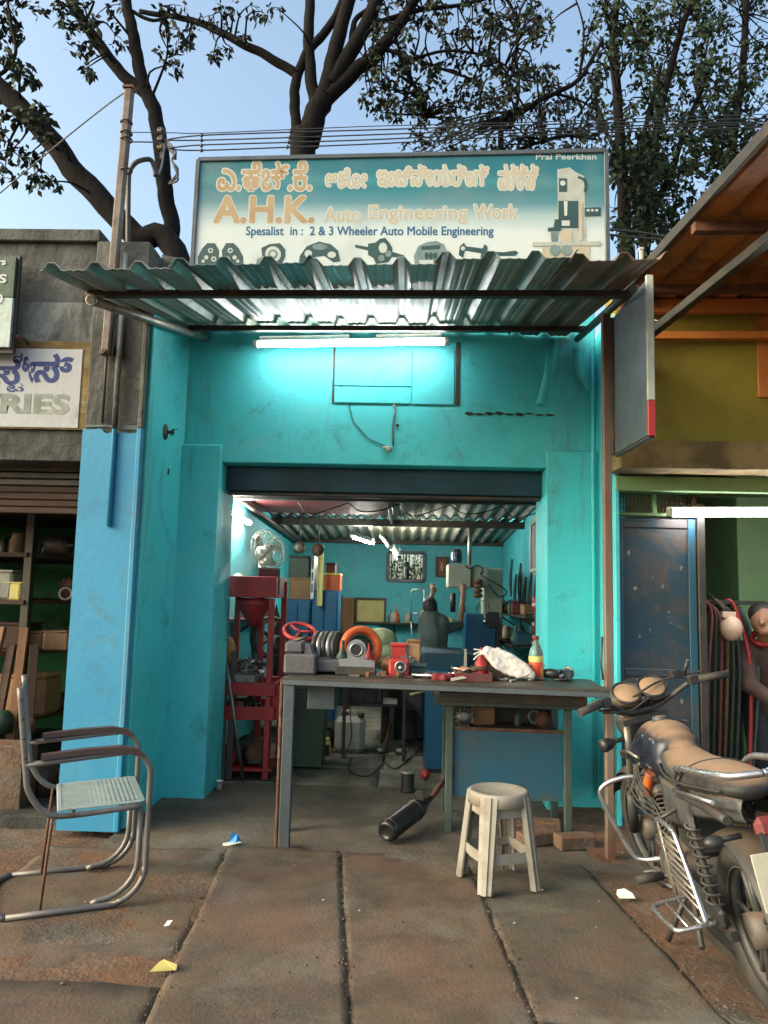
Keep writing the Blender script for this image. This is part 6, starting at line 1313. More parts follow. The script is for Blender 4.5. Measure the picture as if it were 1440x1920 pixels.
for s_ in (-1, 1):
    BK('side_panel', 'b_grey', lambda m: m.shell(lambda u, v: V(s_*(.115+.018*sin(pi*u)*sin(pi*v)), -.10-.36*u, .735-.2*v*(1-.35*u)), 8, 6, .004, True))
    BK('tail_panel', 'b_grey', lambda m: m.shell(lambda u, v: V(s_*(.11-.035*u+.012*sin(pi*v)), -.46-.42*u, .765+.06*u-.11*v*(1-.3*u)), 8, 5, .004, True))
    BK('grab_rail', 'chrome', lambda m: m.tube(spline([(s_*.12,-.36,.76), (s_*.145,-.46,.845), (s_*.145,-.70,.885), (s_*.10,-.86,.90), (0,-.9,.905)], 6), .013, 9))
    BK('seat_rail', 'chrome', lambda m: m.tube([(s_*.135,-.34,.735), (s_*.14,-.78,.80)], .008, 7))
    sh_ = BK('shock_absorber', 'b_black', lambda m: m.tube([(s_*.115,-.40,.66), (s_*.125,-.57,.32)], .014, 8))
    BK('spring', 'b_grey', lambda m: m.tube([V(s_*(.115+.01*f)+.027*cos(2*pi*9*f), -.42-.13*f+.027*sin(2*pi*9*f)*.9, .63-.26*f) for f in [i/90 for i in range(91)]], .0055, 5), sh_)
    BK('swingarm', 'b_black', lambda m: m.bar((s_*.10,-.12,.33), (s_*.11,-.64,.295), .03, .04))
    BK('rear_indicator', 'black', lambda m: (m.tube([(s_*.09,-.84,.70), (s_*.17,-.85,.70)], .01, 8), m.ball((s_*.19,-.86,.70), (.035,.025,.022), 12, 8)))
    pg = BK('footpeg', 'rubber', lambda m: m.tube([(s_*.15,.02,.28), (s_*.27,.0,.285)], .019, 10))
    BK('peg_bracket', 'b_black', lambda m: m.tube([(s_*.09,.0,.28), (s_*.16,.02,.28)], .01, 7), pg)
    cg = BK('crash_guard', 'chrome', lambda m: m.tube(spline([(s_*.05,.31,.62), (s_*.16,.33,.635), (s_*.27,.35,.60), (s_*.275,.36,.52), (s_*.20,.34,.30), (s_*.15,.32,.25), (s_*.04,.27,.26)], 5), .0125, 9))
    fr = BK('frame_tube', 'b_black', lambda m: m.tube(spline([(s_*.03,.36,.72), (s_*.05,.28,.45), (s_*.07,.2,.22), (s_*.09,-.05,.22), (s_*.10,-.12,.5), (s_*.11,-.3,.7), (s_*.11,-.8,.74)], 5), .016, 8))
def plate(m): m.box((0,-.985,.60), (.24,.006,.17), Matrix.Rotation(radians(-12), 3, 'X'), .002)
np_ = BK('number_plate', 'white_pl', plate)
BK('tail_lamp', 'maroon', lambda m: m.box((0,-.93,.745), (.15,.05,.07), Matrix.Rotation(radians(-10), 3, 'X'), .02))
BK('plate_holder', 'black', lambda m: m.box((0,-.965,.63), (.14,.02,.22), Matrix.Rotation(radians(-12), 3, 'X')))
en = BK('engine_block', 'b_eng', lambda m: (m.box((0,.03,.31), (.20,.30,.18), None, .04), m.lathe([(.001,-.13),(.085,-.13),(.1,-.10),(.1,.10),(.085,.13),(.001,.13)], (0,-.04,.30), (1,0,0), 22), m.box((0,.14,.34), (.15,.14,.14), None, .03)), None, remesh=.012, sm=3)
for i in range(9): BK('cylinder_fin', 'b_eng', lambda m: m.box((0,.155+.012*i,.40+.017*i), (.15-.004*abs(i-4),.15,.006), Matrix.Rotation(radians(-30), 3, 'X')), en)
BK('cylinder_head', 'b_eng', lambda m: m.box((0,.28,.56), (.13,.12,.07), Matrix.Rotation(radians(-30), 3, 'X'), .02), en)
BK('carburettor', 'b_grey', lambda m: m.lathe([(.02,-.06),(.032,-.03),(.032,.03),(.02,.06)], (0,.06,.58), (0,1,.2), 14))
BK('air_box', 'b_black', lambda m: m.box((0,-.22,.56), (.18,.2,.24), None, .03))
BK('exhaust_pipe', 'chrome', lambda m: m.tube(spline([(.05,.33,.52), (.08,.42,.42), (.10,.34,.24), (.13,.05,.19), (.15,-.2,.22)], 6), .018, 10))
BK('silencer', 'dusty_black', lambda m: m.lathe([(.02,0),(.045,.08),(.048,.5),(.03,.56),(.001,.56)], (.15,-.18,.22), (.06,-1,.12), 18))
BK('chain_guard', 'b_black', lambda m: m.box((-.13,-.38,.36), (.03,.5,.07), Matrix.Rotation(radians(3), 3, 'X'), .015))
BK('hot_air_hose', 'orange', lambda m: m.tube(spline([(-.06,.23,.66), (-.08,.25,.60), (-.07,.28,.55)], 4), .022, 9))
# leg guard for side-saddle passengers
P_ = lambda y, z: V(-.215, y, z)
sgd = BK('leg_guard', 'chrome', lambda m: m.tube(spline([P_(-.28,.60), P_(-.33,.63), P_(-.48,.635), P_(-.54,.60), P_(-.68,.40), P_(-.675,.375), P_(-.65,.36)], 5), .010, 8))
for i in range(8):
    f = (i+.5)/8; z = .605-.21*f; BK('guard_bar', 'alu', lambda m: m.tube([P_(-.33-.05*f,z), P_(-.535-.14*f,z+.0)], .0045, 6), sgd)
BK('guard_stay', 'alu', lambda m: m.tube([P_(-.32,.63), P_(-.39,.36)], .006, 6), sgd)
BK('guard_stay', 'b_black', lambda m: m.tube([(-.11,-.32,.66), P_(-.31,.62)], .008, 6), sgd)
BK('foot_rest', 'chrome', lambda m: (m.tube(spline([(-.15,-.32,.325), (-.29,-.34,.315), (-.305,-.42,.315), (-.30,-.55,.322), (-.28,-.60,.325), (-.15,-.60,.335)], 5), .009, 8), m.tube([(-.25,-.35,.32), (-.25,-.59,.328)], .006, 6), m.tube([(-.2,-.34,.322), (-.2,-.60,.33)], .006, 6)))
BK('side_stand', 'dark_steel', lambda m: (m.tube([(-.08,-.10,.26), (-.20,-.06,.05)], .013, 8)))
BK('kick_lever', 'b_grey', lambda m: m.tube(spline([(.11,-.06,.3), (.15,-.05,.34), (.15,-.02,.48)], 4), .009, 7))
BK('centre_stand', 'b_black', lambda m: (m.tube([(-.10,-.2,.26), (-.15,-.36,.14)], .012, 7), m.tube([(.10,-.2,.26), (.15,-.36,.14)], .012, 7), m.tube([(-.12,-.27,.208), (.12,-.27,.208)], .011, 7)))

for s_ in (-1, 1):
    BK('seat_piping', 'rubber', lambda m: m.tube(spline([(s_*.085,-.04,.785), (s_*.126,-.2,.775), (s_*.143,-.38,.782), (s_*.134,-.58,.805), (s_*.10,-.76,.825)], 6), .005, 6))
BK('seat_strap', 'rubber', lambda m: m.tube([V(.142*cos(a), -.44, .785+.066*sin(a)) for a in [pi*i/14 for i in range(15)]], .007, 6))
BK('tank_badge', 'alu', lambda m: m.tube([(-.152,.20,.785), (-.158,.12,.79), (-.150,.04,.785)], .007, 6))
for i in range(6):
    BK('engine_cable', 'rubber', lambda m: m.tube(spline([(-.05+.02*i,.36,.80-.01*i), (-.10-.012*i,.28,.66-.02*i), (-.09+.02*i,.2-.03*i,.56-.03*i), (-.06+.02*i,.08-.03*i,.42)], 5), .005, 6))
BK('ignition_key', 'alu', lambda m: (m.lathe([(.001,0),(.018,0),(.018,.02),(.001,.022)], S(0,.335,.985), RS @ V(0,-.5,.85), 14), m.box(S(0,.325,1.012), (.018,.004,.026), RS)))
BK('gear_lever', 'b_grey', lambda m: m.tube([(-.13,-.05,.25), (-.15,.06,.24), (-.15,.14,.26), (-.2,.14,.262)], .007, 7))
BK('chain_cover_bolt', 'alu', lambda m: m.cyl((-.146,-.3,.36), (-.152,-.3,.36), .012, 10))
BK('engine_cover', 'b_grey', lambda m: m.lathe([(.001,.028),(.06,.024),(.078,.008),(.08,0)][::-1], (-.10,.06,.30), (-1,0,0), 22))
# ------------------------------------------------------------ trees behind, cables, left poles
random.seed(42)
def leaf(m, p, d, size, w_=.5):
    d = d.normalized(); s_ = d.orthogonal().normalized(); s_ = Matrix.Rotation(random.uniform(0, 2*pi), 3, d) @ s_
    m.v += [tuple(p), tuple(p+d*size*.45+s_*size*w_*.5), tuple(p+d*size), tuple(p+d*size*.45-s_*size*w_*.5)]
    n_ = len(m.v); m.f.append((n_-4, n_-3, n_-2, n_-1)); m.s.append(False)
def clump(m, c, rad, n_, size, droop=.6, flat=1.):
    for i in range(n_):
        o_ = V(random.gauss(0,1), random.gauss(0,1), random.gauss(0,flat))*rad*.55
        d = V(random.gauss(0,1), random.gauss(0,1), random.gauss(0,.7)-droop*1.3)
        leaf(m, c+o_, d, size*random.uniform(.65,1.25))
class Tree:
    def __init__(s, name, label, base, Y, mat='leaf', group='trees behind the shops'):
        s.t = thing(name, label, 'tree', base, group); s.Y = Y; s.pts = []; s.lf = MB(); s.tw = MB(); s.mat = mat
    def limb(s, px, w0, w1, name='limb', dy=0, from_ground=None):
        P3 = [at(a, b, s.Y+dy*i/len(px)) for i, (a, b) in enumerate(px)]
        if from_ground is not None: P3 = [V(*from_ground)]+P3
        pts = spline(P3, 6); n_ = len(pts); k_ = s.Y/FPX/2
        rs = [(w0+(w1-w0)*i/(n_-1))*k_*(1+.08*nzv(i*.6, w0, 1)) for i in range(n_)]
        pts = [p+V(nzv(i*.35, w1, 2), 0, nzv(i*.35, w0, 7))*rs[i]*.35 for i, p in enumerate(pts)]
        m = MB(); m.tube(pts, rs, 10); m.build(name, T['bark'], s.t); s.pts += pts[n_//3:]
    def cluster(s, px, py, rpx, n_, size=.085, dy=None, droop=.7, twig=True, flat=1.):
        c = at(px, py, s.Y+(random.uniform(-.8,.8) if dy is None else dy)); rad = rpx*s.Y/FPX
        if twig and s.pts:
            q = min(s.pts, key=lambda p: (p-c).length*(random.uniform(.8,1.3)))
            mid_ = (q+c)/2+V(random.uniform(-.15,.15), random.uniform(-.1,.1), random.uniform(.0,.25))
            tp_ = spline([q, mid_, c+V(0,0,rad*.3)], 4); s.tw.tube(tp_, [.022-.016*i/(len(tp_)-1) for i in range(len(tp_))], 5)
        k_ = max(2, int(n_/9))
        for i in range(k_):
            o_ = V(random.gauss(0,1), random.gauss(0,1), random.gauss(0,flat))*rad*.45
            if twig: s.tw.tube([c+V(0,0,rad*.3), c+o_*.6+V(0,0,.04), c+o_], [.007,.005,.003], 4)
            clump(s.lf, c+o_, rad*.38, 9, size, droop)
    def done(s):
        if s.tw.v: s.tw.build('twigs', T['bark'], s.t, kind='stuff')
        if s.lf.v: s.lf.build('crown', T[s.mat], s.t, kind='stuff')
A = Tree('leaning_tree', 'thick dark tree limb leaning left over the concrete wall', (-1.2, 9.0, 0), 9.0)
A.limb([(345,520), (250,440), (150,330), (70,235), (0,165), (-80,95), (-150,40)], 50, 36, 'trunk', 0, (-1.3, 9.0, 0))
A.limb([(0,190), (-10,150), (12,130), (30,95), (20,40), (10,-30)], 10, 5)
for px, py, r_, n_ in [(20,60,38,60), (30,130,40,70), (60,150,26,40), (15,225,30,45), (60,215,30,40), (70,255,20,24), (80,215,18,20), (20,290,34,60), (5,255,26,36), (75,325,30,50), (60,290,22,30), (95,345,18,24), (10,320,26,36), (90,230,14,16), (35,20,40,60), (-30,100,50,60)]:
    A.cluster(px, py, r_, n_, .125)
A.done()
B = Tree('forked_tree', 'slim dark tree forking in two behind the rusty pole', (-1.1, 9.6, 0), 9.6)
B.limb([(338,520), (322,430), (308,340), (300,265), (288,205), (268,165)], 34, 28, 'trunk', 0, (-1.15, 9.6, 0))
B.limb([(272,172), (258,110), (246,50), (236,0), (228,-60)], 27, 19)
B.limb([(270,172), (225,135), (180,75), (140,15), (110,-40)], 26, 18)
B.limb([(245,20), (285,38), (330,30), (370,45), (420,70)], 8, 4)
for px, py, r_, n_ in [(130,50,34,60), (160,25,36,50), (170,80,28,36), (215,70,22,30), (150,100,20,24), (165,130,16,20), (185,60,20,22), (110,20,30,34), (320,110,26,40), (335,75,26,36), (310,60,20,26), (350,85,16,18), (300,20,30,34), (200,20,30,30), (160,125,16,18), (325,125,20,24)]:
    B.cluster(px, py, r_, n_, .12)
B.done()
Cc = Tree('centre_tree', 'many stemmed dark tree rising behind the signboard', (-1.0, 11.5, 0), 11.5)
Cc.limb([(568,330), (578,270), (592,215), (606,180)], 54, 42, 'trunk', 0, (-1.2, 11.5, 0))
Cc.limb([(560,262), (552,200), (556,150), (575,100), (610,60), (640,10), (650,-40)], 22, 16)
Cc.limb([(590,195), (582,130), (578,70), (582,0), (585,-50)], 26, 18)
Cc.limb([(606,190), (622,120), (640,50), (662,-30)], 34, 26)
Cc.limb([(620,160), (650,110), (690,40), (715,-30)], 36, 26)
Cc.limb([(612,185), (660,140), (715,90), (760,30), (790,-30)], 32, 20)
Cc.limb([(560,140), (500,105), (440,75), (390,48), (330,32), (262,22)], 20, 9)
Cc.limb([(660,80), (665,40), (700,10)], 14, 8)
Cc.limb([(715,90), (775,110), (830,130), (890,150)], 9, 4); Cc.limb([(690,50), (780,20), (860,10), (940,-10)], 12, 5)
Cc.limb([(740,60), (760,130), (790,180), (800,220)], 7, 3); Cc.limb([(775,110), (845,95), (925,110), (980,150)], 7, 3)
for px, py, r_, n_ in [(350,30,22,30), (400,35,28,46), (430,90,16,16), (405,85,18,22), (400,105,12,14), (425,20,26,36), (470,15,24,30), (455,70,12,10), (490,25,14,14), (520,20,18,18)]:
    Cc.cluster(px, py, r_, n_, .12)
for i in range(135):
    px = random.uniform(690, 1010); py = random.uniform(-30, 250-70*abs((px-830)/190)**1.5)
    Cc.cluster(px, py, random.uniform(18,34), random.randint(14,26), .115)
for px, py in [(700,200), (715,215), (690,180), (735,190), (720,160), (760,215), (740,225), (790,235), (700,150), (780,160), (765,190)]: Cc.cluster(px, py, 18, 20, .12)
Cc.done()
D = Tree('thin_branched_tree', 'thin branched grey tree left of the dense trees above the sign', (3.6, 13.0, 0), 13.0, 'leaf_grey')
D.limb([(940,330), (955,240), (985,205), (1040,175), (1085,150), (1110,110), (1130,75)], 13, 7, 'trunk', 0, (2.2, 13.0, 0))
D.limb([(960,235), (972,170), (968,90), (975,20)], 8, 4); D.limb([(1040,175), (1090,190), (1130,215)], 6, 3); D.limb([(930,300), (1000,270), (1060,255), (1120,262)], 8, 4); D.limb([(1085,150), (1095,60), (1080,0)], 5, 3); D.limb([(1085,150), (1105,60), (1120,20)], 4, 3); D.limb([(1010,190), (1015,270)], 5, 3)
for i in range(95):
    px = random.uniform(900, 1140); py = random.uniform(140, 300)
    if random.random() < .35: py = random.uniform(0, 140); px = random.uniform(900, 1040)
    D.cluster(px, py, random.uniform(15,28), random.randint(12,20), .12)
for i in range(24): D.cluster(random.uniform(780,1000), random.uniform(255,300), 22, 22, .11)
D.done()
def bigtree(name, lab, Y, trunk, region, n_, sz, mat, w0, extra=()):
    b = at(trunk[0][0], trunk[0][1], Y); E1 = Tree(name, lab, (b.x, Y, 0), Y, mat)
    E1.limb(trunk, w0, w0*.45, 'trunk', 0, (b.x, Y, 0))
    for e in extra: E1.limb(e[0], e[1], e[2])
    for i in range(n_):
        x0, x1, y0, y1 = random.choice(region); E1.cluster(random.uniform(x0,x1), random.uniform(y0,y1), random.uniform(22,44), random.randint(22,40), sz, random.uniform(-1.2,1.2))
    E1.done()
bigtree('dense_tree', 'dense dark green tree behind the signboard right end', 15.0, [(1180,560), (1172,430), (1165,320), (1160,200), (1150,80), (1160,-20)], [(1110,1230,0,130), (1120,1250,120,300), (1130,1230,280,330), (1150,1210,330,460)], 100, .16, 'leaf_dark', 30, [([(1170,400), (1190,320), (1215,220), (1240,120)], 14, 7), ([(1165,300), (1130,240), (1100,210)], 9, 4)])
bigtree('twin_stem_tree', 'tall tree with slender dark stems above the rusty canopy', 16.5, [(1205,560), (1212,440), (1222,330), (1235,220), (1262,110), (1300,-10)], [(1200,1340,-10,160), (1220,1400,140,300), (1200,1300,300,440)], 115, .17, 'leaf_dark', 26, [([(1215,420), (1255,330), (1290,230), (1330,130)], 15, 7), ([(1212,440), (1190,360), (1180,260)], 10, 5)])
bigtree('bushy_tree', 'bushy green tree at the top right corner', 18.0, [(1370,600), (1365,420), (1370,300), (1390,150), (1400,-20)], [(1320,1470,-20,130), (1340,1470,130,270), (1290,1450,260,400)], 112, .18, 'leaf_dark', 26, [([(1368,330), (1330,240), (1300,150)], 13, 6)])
# ------------------------------------------------------------ left poles and cables
po = thing('rusty_pole', 'tall rusty pole standing against the left concrete wall', 'pole', at(200,668,4.55))
m = MB(); a, b = at(199,664,4.56), at(243,168,4.56); m.bar(a, b, .055, .055, .01, (0,1,0)); m.build('shaft', T['rust'], po)
T['polegrey'] = mk('weathered_pole', (.17,.15,.135), .7, .3, (.11,.08,.065), 7, .35, .65, (.09,.045,.03), 4, .52, .68, .25, 50); po.children[0].data.materials[0] = T['polegrey']
m = MB(); m.box(b+V(0,0,.004), (.07,.07,.016)); m.build('cap', T['rust'], po)
m = MB(); m.box(a+V(-.0,.02,.03), (.09,.04,.06)); m.build('wall_clamp', T['dark_steel'], po)
m = MB(); m.cyl(a+V(0,-.03,.01), a+V(0,-.045,.01), .014, 8); m.build('clamp_bolt', T['rust'], po)
for py in (230, 250, 262, 320): c = at(237, py, 4.55); m = MB(); m.torus(c, (0,.05,1), .034, .006, 16, 5); m.build('wire_tie', T['dark_steel'], po)
pp = thing('bent_pipe', 'dark conduit pipe bent over at the top beside the rusty pole', 'pipe', at(240,500,4.7))
m = MB(); m.tube(spline([at(240,660,4.7), at(240,480,4.7), at(241,345,4.7), at(244,320,4.7), at(255,305,4.7), at(272,299,4.72), at(284,301,4.74), at(290,318,4.76), at(292,330,4.76)], 5), .016, 9); m.build('conduit', T['dark_steel'], pp)
m = MB(); m.tube(spline([at(291,328,4.76), at(300,322,5), at(306,295,6), at(308,270,8.5)], 5), .008, 6); m.build('cable_tail', T['black'], pp)
def wire(pts, r_, lab, Y0, Y1, sag=0.0):
    n_ = len(pts); P3 = [at(p[0], p[1], Y0+(Y1-Y0)*i/(n_-1)) for i, p in enumerate(pts)]; m = MB(); m.tube(spline(P3, 8), r_, 5); return m.build('overhead_cable', T['black'], None, lab, 'cable', 'overhead cables')
ins = [thing('cable_bracket', 'bracket with insulators holding the cables on the forked tree', 'bracket', at(305,262,9.3))]
for k_, py in enumerate((246, 262, 278)):
    c = at(303, py, 9.35); m = MB(); m.lathe([(.02,-.05),(.05,-.04),(.03,-.01),(.05,.02),(.03,.05)], c, (1,-.3,0), 12); m.build('insulator', T['dark_steel'], ins[0])
m = MB(); c0, c1 = at(302,240,9.38), at(304,300,9.38); m.bar(c0, c1, .06, .04); m.build('bracket_plate', T['dark_steel'], ins[0])
for i in range(3): m = MB(); m.tube(spline([at(312,262+6*i,9.3), at(330,285+6*i,9.2), at(322,300,9.2), at(334,320+8*i,9.2), at(316,345,9.3)], 5), .012, 5); m.build('cable_loop', T['black'], ins[0])
rows = [([(245,248),(320,249),(378,250),(545,243),(720,236),(1000,229),(1440,214),(1700,205)], 'topmost thin overhead cable crossing above the signboard'),
        ([(312,262),(378,254),(545,248),(720,243),(1000,234),(1440,222),(1700,214)], 'second overhead cable from the top above the signboard'),
        ([(312,263),(378,263),(545,258),(720,252),(1000,242),(1440,228),(1700,220)], 'middle overhead cable above the signboard'),
        ([(315,278),(378,272),(545,267),(720,261),(1000,248),(1440,232),(1700,225)], 'fourth overhead cable from the top above the signboard'),
        ([(245,266),(300,268),(320,279),(378,282),(545,276),(720,269),(1000,254),(1440,238),(1700,230)], 'lowest overhead cable above the signboard')]
for i, (pts, lab) in enumerate(rows): wire(pts, .009 if i else .006, lab, 9.2, 9.2)
for x_, ys in ((378, (254,263,273,282)), (545, (247,258,267,276))):
    for k_, y_ in enumerate(ys):
        c = at(x_-(k_*2 if x_ > 400 else 0), y_, 9.2); m = MB(); m.ball(c, (.022,.022,.026), 8, 6); m.build('cable_spacer', T['black'], None, 'small black spacer bead on an overhead cable', 'spacer', 'spacer beads on the overhead cables')
wire([(0,362),(115,265),(190,205),(235,172)], .006, 'thin stay wire rising to the rusty pole top', 6.5, 4.56)
wire([(1140,430),(1200,436),(1260,446)], .012, 'short cable dipping toward the rusty canopy, upper one', 7, 7); wire([(1140,440),(1200,446),(1250,450)], .012, 'short cable dipping toward the rusty canopy, lower one', 7, 7)
t = thing('thin_post', 'pale thin post standing beside the canopy corner', 'post', at(1202,500,5.0)); m = MB(); m.bar(at(1203,560,4.97), at(1202,468,4.97), .022, .022); m.build('shaft', T['creamink'], t); m = MB(); m.box(at(1202,467,4.97), (.03,.03,.015)); m.build('cap', T['creamink'], t)
# ------------------------------------------------------------ people
def limbs(m, segs):
    for pts in segs:
        P3 = [V(*p[:3]) for p in pts]; rs = [p[3] for p in pts]
        for i in range(len(P3)-1):
            n_ = max(2, int((P3[i+1]-P3[i]).length/.03))
            for k_ in range(n_+1):
                f = k_/n_; m.ball(P3[i]*(1-f)+P3[i+1]*f, rs[i]*(1-f)+rs[i+1]*f, 10, 7)
def man(name, lab, o, k, pose, mats, vox=.011):
    t = thing(name, lab, 'person', o); O = V(*o)
    W = lambda p: tuple(O+V(*p[:3])*k)+(p[3]*k,)
    def seg(ss): return [[W(p) for p in s_] for s_ in ss]
    m = MB(); limbs(m, seg(pose['skin']))
    for c, r_ in pose['head']: m.ball(O+V(*c)*k, V(*r_)*k, 14, 10)
    m.build('body', T[mats[0]], t, remesh=vox*.8, sm=3)
    m = MB(); limbs(m, seg(pose['shirt'])); m.build('shirt', T[mats[1]], t, remesh=vox, sm=3)
    m = MB(); limbs(m, seg(pose['trousers'])); m.build('trousers', T[mats[2]], t, remesh=vox, sm=3)
    m = MB()
    for c, r_ in pose['hair']: m.ball(O+V(*c)*k, V(*r_)*k, 14, 10)
    m.build('hair', T[mats[3]], t, remesh=vox*.8, sm=1)
    m = MB(); limbs(m, seg(pose['shoes'])); m.build('shoes', T['black'], t, remesh=vox, sm=2)
    return t
Ym = 7.75
hx = at(806,1138,Ym); kx = V(hx.x, Ym, 0)
R_ = lambda px, py, dy=0: ((at(px,py,Ym+dy)-kx).x, dy, at(px,py,Ym+dy).z)
hc = R_(806,1140); rsx = R_(832,1180,.0); lsx = R_(795,1182,.05)
el = R_(862,1172,.12); ha = R_(869,1112,.22); lel = R_(800,1150,.28); lha = R_(811,1112,.36)
def hand(c, up=1, side=1):
    x, y, z = c; f = [[(x, y, z, .026), (x+.004, y+.01, z+.05*up, .026)]]
    for i, L_ in enumerate((.05,.062,.06,.045)):
        bx = x+(-.024+.016*i); f.append([(bx, y+.008, z+.05*up, .009), (bx, y+.03, z+(.05+L_*.6)*up, .0085), (bx, y+.045, z+(.05+L_*.75)*up, .008)])
    f.append([(x-.025*side, y, z+.01*up, .01), (x-.045*side, y+.02, z+.045*up, .009)])
    return f
pose = dict(
  skin=[[(hc[0], .05, hc[2]-.08, .042), (.02, .0, 1.20, .05)], [(*rsx, .04), (*el, .036), (*ha, .027)], [(*lsx, .04), (*lel, .036), (*lha, .027)], [(.0,0,1.2,.06), (.03,-.06,.88,.09)], [(-.06,0,.8,.06), (-.08,.03,.3,.045), (-.08,.0,.05,.035)], [(.12,0,.8,.06), (.13,.03,.3,.045), (.13,.0,.05,.035)]]+hand(ha)+hand(lha, 1, -1),
  head=[((hc[0], .03, hc[2]), (.068,.085,.095)), ((hc[0]+.02, .115, hc[2]-.015), (.016,.02,.022)), ((hc[0]-.072, .03, hc[2]-.01), (.012,.02,.026)), ((hc[0]+.072, .03, hc[2]-.01), (.012,.02,.026)), ((hc[0], .07, hc[2]-.055), (.045,.045,.035))],
  shirt=[[(lsx[0]+.03,.03,lsx[2]-.02,.07), (rsx[0]-.03,0,rsx[2]-.02,.07)], [(.0,.0,1.18,.12), (.03,-.03,1.02,.13), (.03,-.02,.84,.125)], [(lsx[0]+.03,.03,1.15,.09), (-.02,-.02,.9,.11)], [(rsx[0]-.03,.0,1.15,.09), (.07,-.02,.9,.11)], [(*rsx, .062), (rsx[0]*.35+el[0]*.65, .09, rsx[2]*.3+el[2]*.7+.0, .052), (*el, .048)], [(*lsx, .06), (lsx[0]*.5+lel[0]*.5, .17, (lsx[2]+lel[2])/2, .05)]],
  trousers=[[(-.05,-.02,.84,.11), (.11,-.02,.84,.11)], [(-.06,0,.8,.095), (-.08,.04,.45,.07), (-.08,.0,.08,.058)], [(.12,0,.8,.095), (.13,.04,.45,.07), (.13,.0,.08,.058)]],
  hair=[((hc[0], -.005, hc[2]+.025), (.076,.085,.085)), ((hc[0], -.035, hc[2]-.01), (.066,.055,.07))],
  shoes=[[(-.08,-.02,.04,.04), (-.08,.14,.03,.032)], [(.13,-.02,.04,.04), (.13,.14,.03,.032)]])
man('person', 'person in dark grey shirt reaching up at the milling machine', (kx.x, Ym, 0), 1.0, pose, ('skin','shirt','trousers','hair'))
# second person, stooping in the right shop at the picture edge
o2 = at(1448,1300,5.6); 
pose2 = dict(
  skin=[[(-.12,-.16,1.18,.05), (-.05,-.05,1.08,.06)], [(-.2,-.02,1.02,.045), (-.22,-.2,.80,.038), (-.1,-.36,.72,.03)], [(.18,-.02,1.02,.045), (.2,-.2,.80,.038), (.06,-.36,.72,.03)], [(0,0,1.0,.09), (0,.05,.7,.1)], [(-.1,.05,.7,.07), (-.11,.0,.35,.05), (-.11,.05,.05,.04)], [(.1,.05,.7,.07), (.11,.0,.35,.05), (.11,.05,.05,.04)]]+hand((-.08,-.38,.70), -1)+hand((.05,-.38,.70), -1, -1),
  head=[((-.14,-.2,1.27), (.08,.09,.105)), ((-.19,-.29,1.25), (.018,.025,.024)), ((-.2,-.17,1.26), (.012,.02,.028)), ((-.15,-.25,1.2), (.05,.05,.04))],
  shirt=[[(-.19,-.03,1.04,.085), (.18,-.03,1.04,.085)], [(0,.0,1.0,.16), (0,.05,.85,.16), (0,.06,.68,.16)], [(-.2,-.02,1.03,.075), (-.23,-.18,.82,.06), (-.14,-.31,.745,.045)], [(.19,-.02,1.03,.075), (.21,-.18,.82,.06), (.1,-.31,.745,.045)]],
  trousers=[[(-.09,.06,.68,.12), (.09,.06,.68,.12)], [(-.1,.05,.66,.1), (-.11,-.01,.35,.075), (-.11,.05,.07,.06)], [(.1,.05,.66,.1), (.11,-.01,.35,.075), (.11,.05,.07,.06)]],
  hair=[((-.135,-.175,1.31), (.09,.095,.085)), ((-.11,-.14,1.27), (.075,.075,.08))],
  shoes=[[(-.11,.06,.04,.045), (-.11,-.1,.03,.036)], [(.11,.06,.04,.045), (.11,-.1,.03,.036)]])
p2_ = man('person', 'person in brown jacket stooping in the right shop at the edge', (o2.x, 5.6, .03), 1.0, pose2, ('skin','brown_cloth','trousers','hair'), .013)
m = MB(); m.torus(V(o2.x-.09, 5.51, 1.17), (-.3,-.6,1), .075, .02, 20, 7); m.build('red_scarf', T['red'], p2_)
# ------------------------------------------------------------ more of the workshop's clutter
random.seed(99)
def shelf(lab, x0, x1, y0, y1, z, mat='dark_steel'):
    t = thing('wall_shelf', lab, 'shelf', ((x0+x1)/2, (y0+y1)/2, z)); m = MB(); m.bb(x0, x1, y0, y1, z-.02, z); m.build('board', T[mat], t)
    for f in (.15, .85):
        if x1-x0 > y1-y0: x = x0+(x1-x0)*f; m = MB(); m.bar((x, y1, z-.16), (x, y0+.03, z-.02), .02, .02); m.build('bracket', T['dark_steel'], t)
        else: y = y0+(y1-y0)*f; m = MB(); m.bar((x1 if x1 > 0 else x0, y, z-.16), (x0+.03 if x1 > 0 else x1-.03, y, z-.02), .02, .02); m.build('bracket', T['dark_steel'], t)
shelf('long dark shelf low on the back wall behind the machine', -.35, 1.1, 10.28, 10.5, 1.05)
shelf('short shelf on the right wall under the tool board', 1.06, 1.298, 6.9, 9.6, 1.25)
shelf('lower shelf on the right wall behind the machine column', 1.04, 1.298, 7.6, 9.9, .95)
shelf('shelf on the left inner wall behind the red stand', -1.498, -1.28, 6.6, 7.8, 1.18)
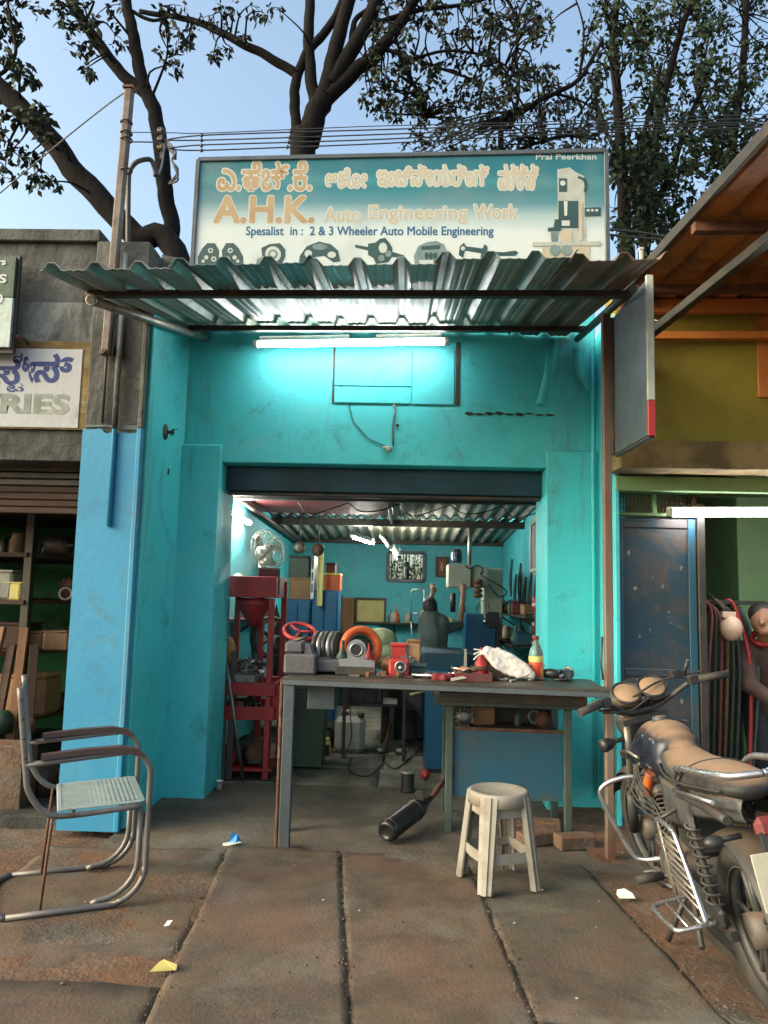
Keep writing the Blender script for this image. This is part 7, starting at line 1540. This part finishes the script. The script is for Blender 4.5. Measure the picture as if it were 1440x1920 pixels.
def clutter(n_, fx, fy, z, where, sc=1.):
    for i in range(n_):
        x, y = fx(), fy(); k_ = random.randrange(6); s_ = random.uniform(.7,1.3)*sc; m = MB()
        nm, cat, mt = [('oil_can','oil can',['steel','red','dgreen','orange']), ('gear','gear',['steel','dark_steel','rust']), ('parts_box','box',['card','blue_dirty','dteal','maroon','yellow']), ('bearing_ring','ring',['steel','alu']), ('motor_part','motor part',['dark_steel','green_grey','copper']), ('plastic_jar','jar',['white_pl','yellow','creampink'])][k_]
        mt = random.choice(mt)
        if k_ == 0: m.lathe([(.001,0),(.04*s_,0),(.042*s_,.005),(.042*s_,.1*s_),(.01*s_,.15*s_),(.006*s_,.2*s_),(.001,.2*s_)], (x,y,z), (0,0,1), 14)
        elif k_ == 1:
            c = V(x, y, z+.062*s_); m.lathe([(.012*s_,-.015),(.05*s_,-.015),(.05*s_,.015),(.012*s_,.015)], c, (random.uniform(-.3,.3),-1,0), 18)
            for q in range(12): a = 2*pi*q/12; m.box(c+V(.054*s_*cos(a),0,.054*s_*sin(a)), (.014*s_,.028,.012*s_), Matrix.Rotation(-a, 3, 'Y'))
        elif k_ == 2: m.box((x,y,z+.05*s_), (.13*s_,.1*s_,.1*s_), random.uniform(-.4,.4)); m.box((x,y,z+.104*s_), (.135*s_,.105*s_,.008), 0)
        elif k_ == 3: m.torus((x,y,z+.052*s_), (random.uniform(-1,1),-1,.1), .042*s_, .011*s_, 18, 7)
        elif k_ == 4: m.lathe([(.01,-.09*s_),(.045*s_,-.085*s_),(.055*s_,-.06*s_),(.055*s_,.05*s_),(.03*s_,.07*s_),(.012*s_,.075*s_),(.012*s_,.12*s_)], (x,y,z+.055*s_), (1,random.uniform(-.6,.6),0), 16)
        else: m.lathe([(.001,0),(.035*s_,0),(.038*s_,.01),(.038*s_,.08*s_),(.028*s_,.095*s_),(.03*s_,.1*s_),(.03*s_,.12*s_),(.001,.12*s_)], (x,y,z), (0,0,1), 14)
        w_ = {'steel':'grey steel','red':'red','dgreen':'dark green','orange':'orange','dark_steel':'black','rust':'rusty','card':'brown','blue_dirty':'blue','dteal':'dark teal','maroon':'maroon','yellow':'pale yellow','alu':'dull alloy','green_grey':'grey green','copper':'copper','white_pl':'dirty white','creampink':'pale pink'}[mt]
        m.build(nm, T[mt], None, w_+' '+cat+' '+where, cat, 'workshop clutter')
U_ = random.uniform
clutter(13, lambda: U_(-.3,1.05), lambda: U_(10.33,10.45), 1.05, 'on the back wall shelf')
clutter(15, lambda: U_(1.12,1.24), lambda: U_(6.95,9.5), 1.25, 'on the right wall shelf')
clutter(12, lambda: U_(1.1,1.24), lambda: U_(7.7,9.8), .95, 'on the lower right wall shelf')
clutter(7, lambda: U_(-1.46,-1.32), lambda: U_(6.65,7.75), 1.18, 'on the left wall shelf')
clutter(9, lambda: U_(-.58,.1), lambda: U_(4.74,4.84), za, 'at the back of the bench plate', .8)
clutter(7, lambda: U_(.4,1.02), lambda: U_(4.64,4.72), za, 'at the back of the bench right half', .75)
clutter(8, lambda: U_(-1.25,-.5), lambda: U_(6.9,7.9), .0, 'on the floor behind the green bin', 1.5)
clutter(5, lambda: U_(-1.38,-1.02), lambda: U_(6.0,6.4), .10, 'on the lowest red tray', .9)
clutter(5, lambda: U_(-1.38,-1.02), lambda: U_(6.0,6.4), .462, 'on the lower red tray shelf', .8)
clutter(4, lambda: U_(-.62,-.2), lambda: U_(6.82,7.1), .80, 'on the side table by the sack', .9)
clutter(6, lambda: U_(.36,.93), lambda: U_(4.95,5.15), .594, 'on the shelf of the low table', .8)
clutter(8, lambda: U_(-3.2,-2.4), lambda: U_(5.52,5.8), 1.31, 'on the left shop rack middle shelf', 1.2)
clutter(8, lambda: U_(-3.2,-2.35), lambda: U_(5.6,6.2), 1.65, 'on the left shop rack upper shelf', 1.2)
clutter(8, lambda: U_(-3.3,-2.4), lambda: U_(5.6,6.0), .95, 'on the left shop rack second shelf', 1.2)
for i in range(7):                                                     # belts and loops on the right wall and ceiling
    y = 7.2+.36*i; z = U_(1.6,1.9); m = MB(); m.tube(spline([(1.285,y,z), (1.27,y-.07,z-.25), (1.275,y-.02,z-.45), (1.27,y+.07,z-.25), (1.285,y+.01,z)], 6), .009, 6)
    m.build('drive_belt', T['rubber'], None, 'black drive belt looped on a nail on the right wall', 'belt', 'belts hanging on the right wall')
for i in range(5):
    x = -.9+.42*i; m = MB(); m.tube(spline([(x, 6.3, 2.16), (x+.1, 6.28, 2.06+.03*(i % 2)), (x+.26, 6.29, 2.1), (x+.42, 6.3, 2.16)], 5), .005, 5); m.build('ceiling_cable', T['black'], None, ['first','second','third','fourth','last'][i]+' sagging black cable from the left along the front roof beam', 'cable', 'cables on the roof beam')

# loose grit and dust grains on the pavement
m = MB(); random.seed(123)
def grain(x, y, r_):
    h = [V(x+U_(-1,1)*r_, y+U_(-1,1)*r_, .0+.012*(0)) for _ in range(3)]; z_ = .004
    m.add([V(p.x, p.y, z_-.004) for p in h]+[V(x, y, z_+r_*.9)], [(0,1,3), (1,2,3), (2,0,3)])
for i in range(2600): grain(U_(-2.3,1.4), U_(1.7,5.6), U_(.0015,.005))
for Lf in (Lb, La, Lc, Ld):
    for i in range(420): y = U_(1.7,4.4); grain(Lf(y)+random.gauss(0,.02), y, U_(.002,.007))
tag(m.build('grit', T['slab2'], loc=(0,0,0)), 'loose grit and dust grains scattered on the pavement', 'grit', kind='stuff')
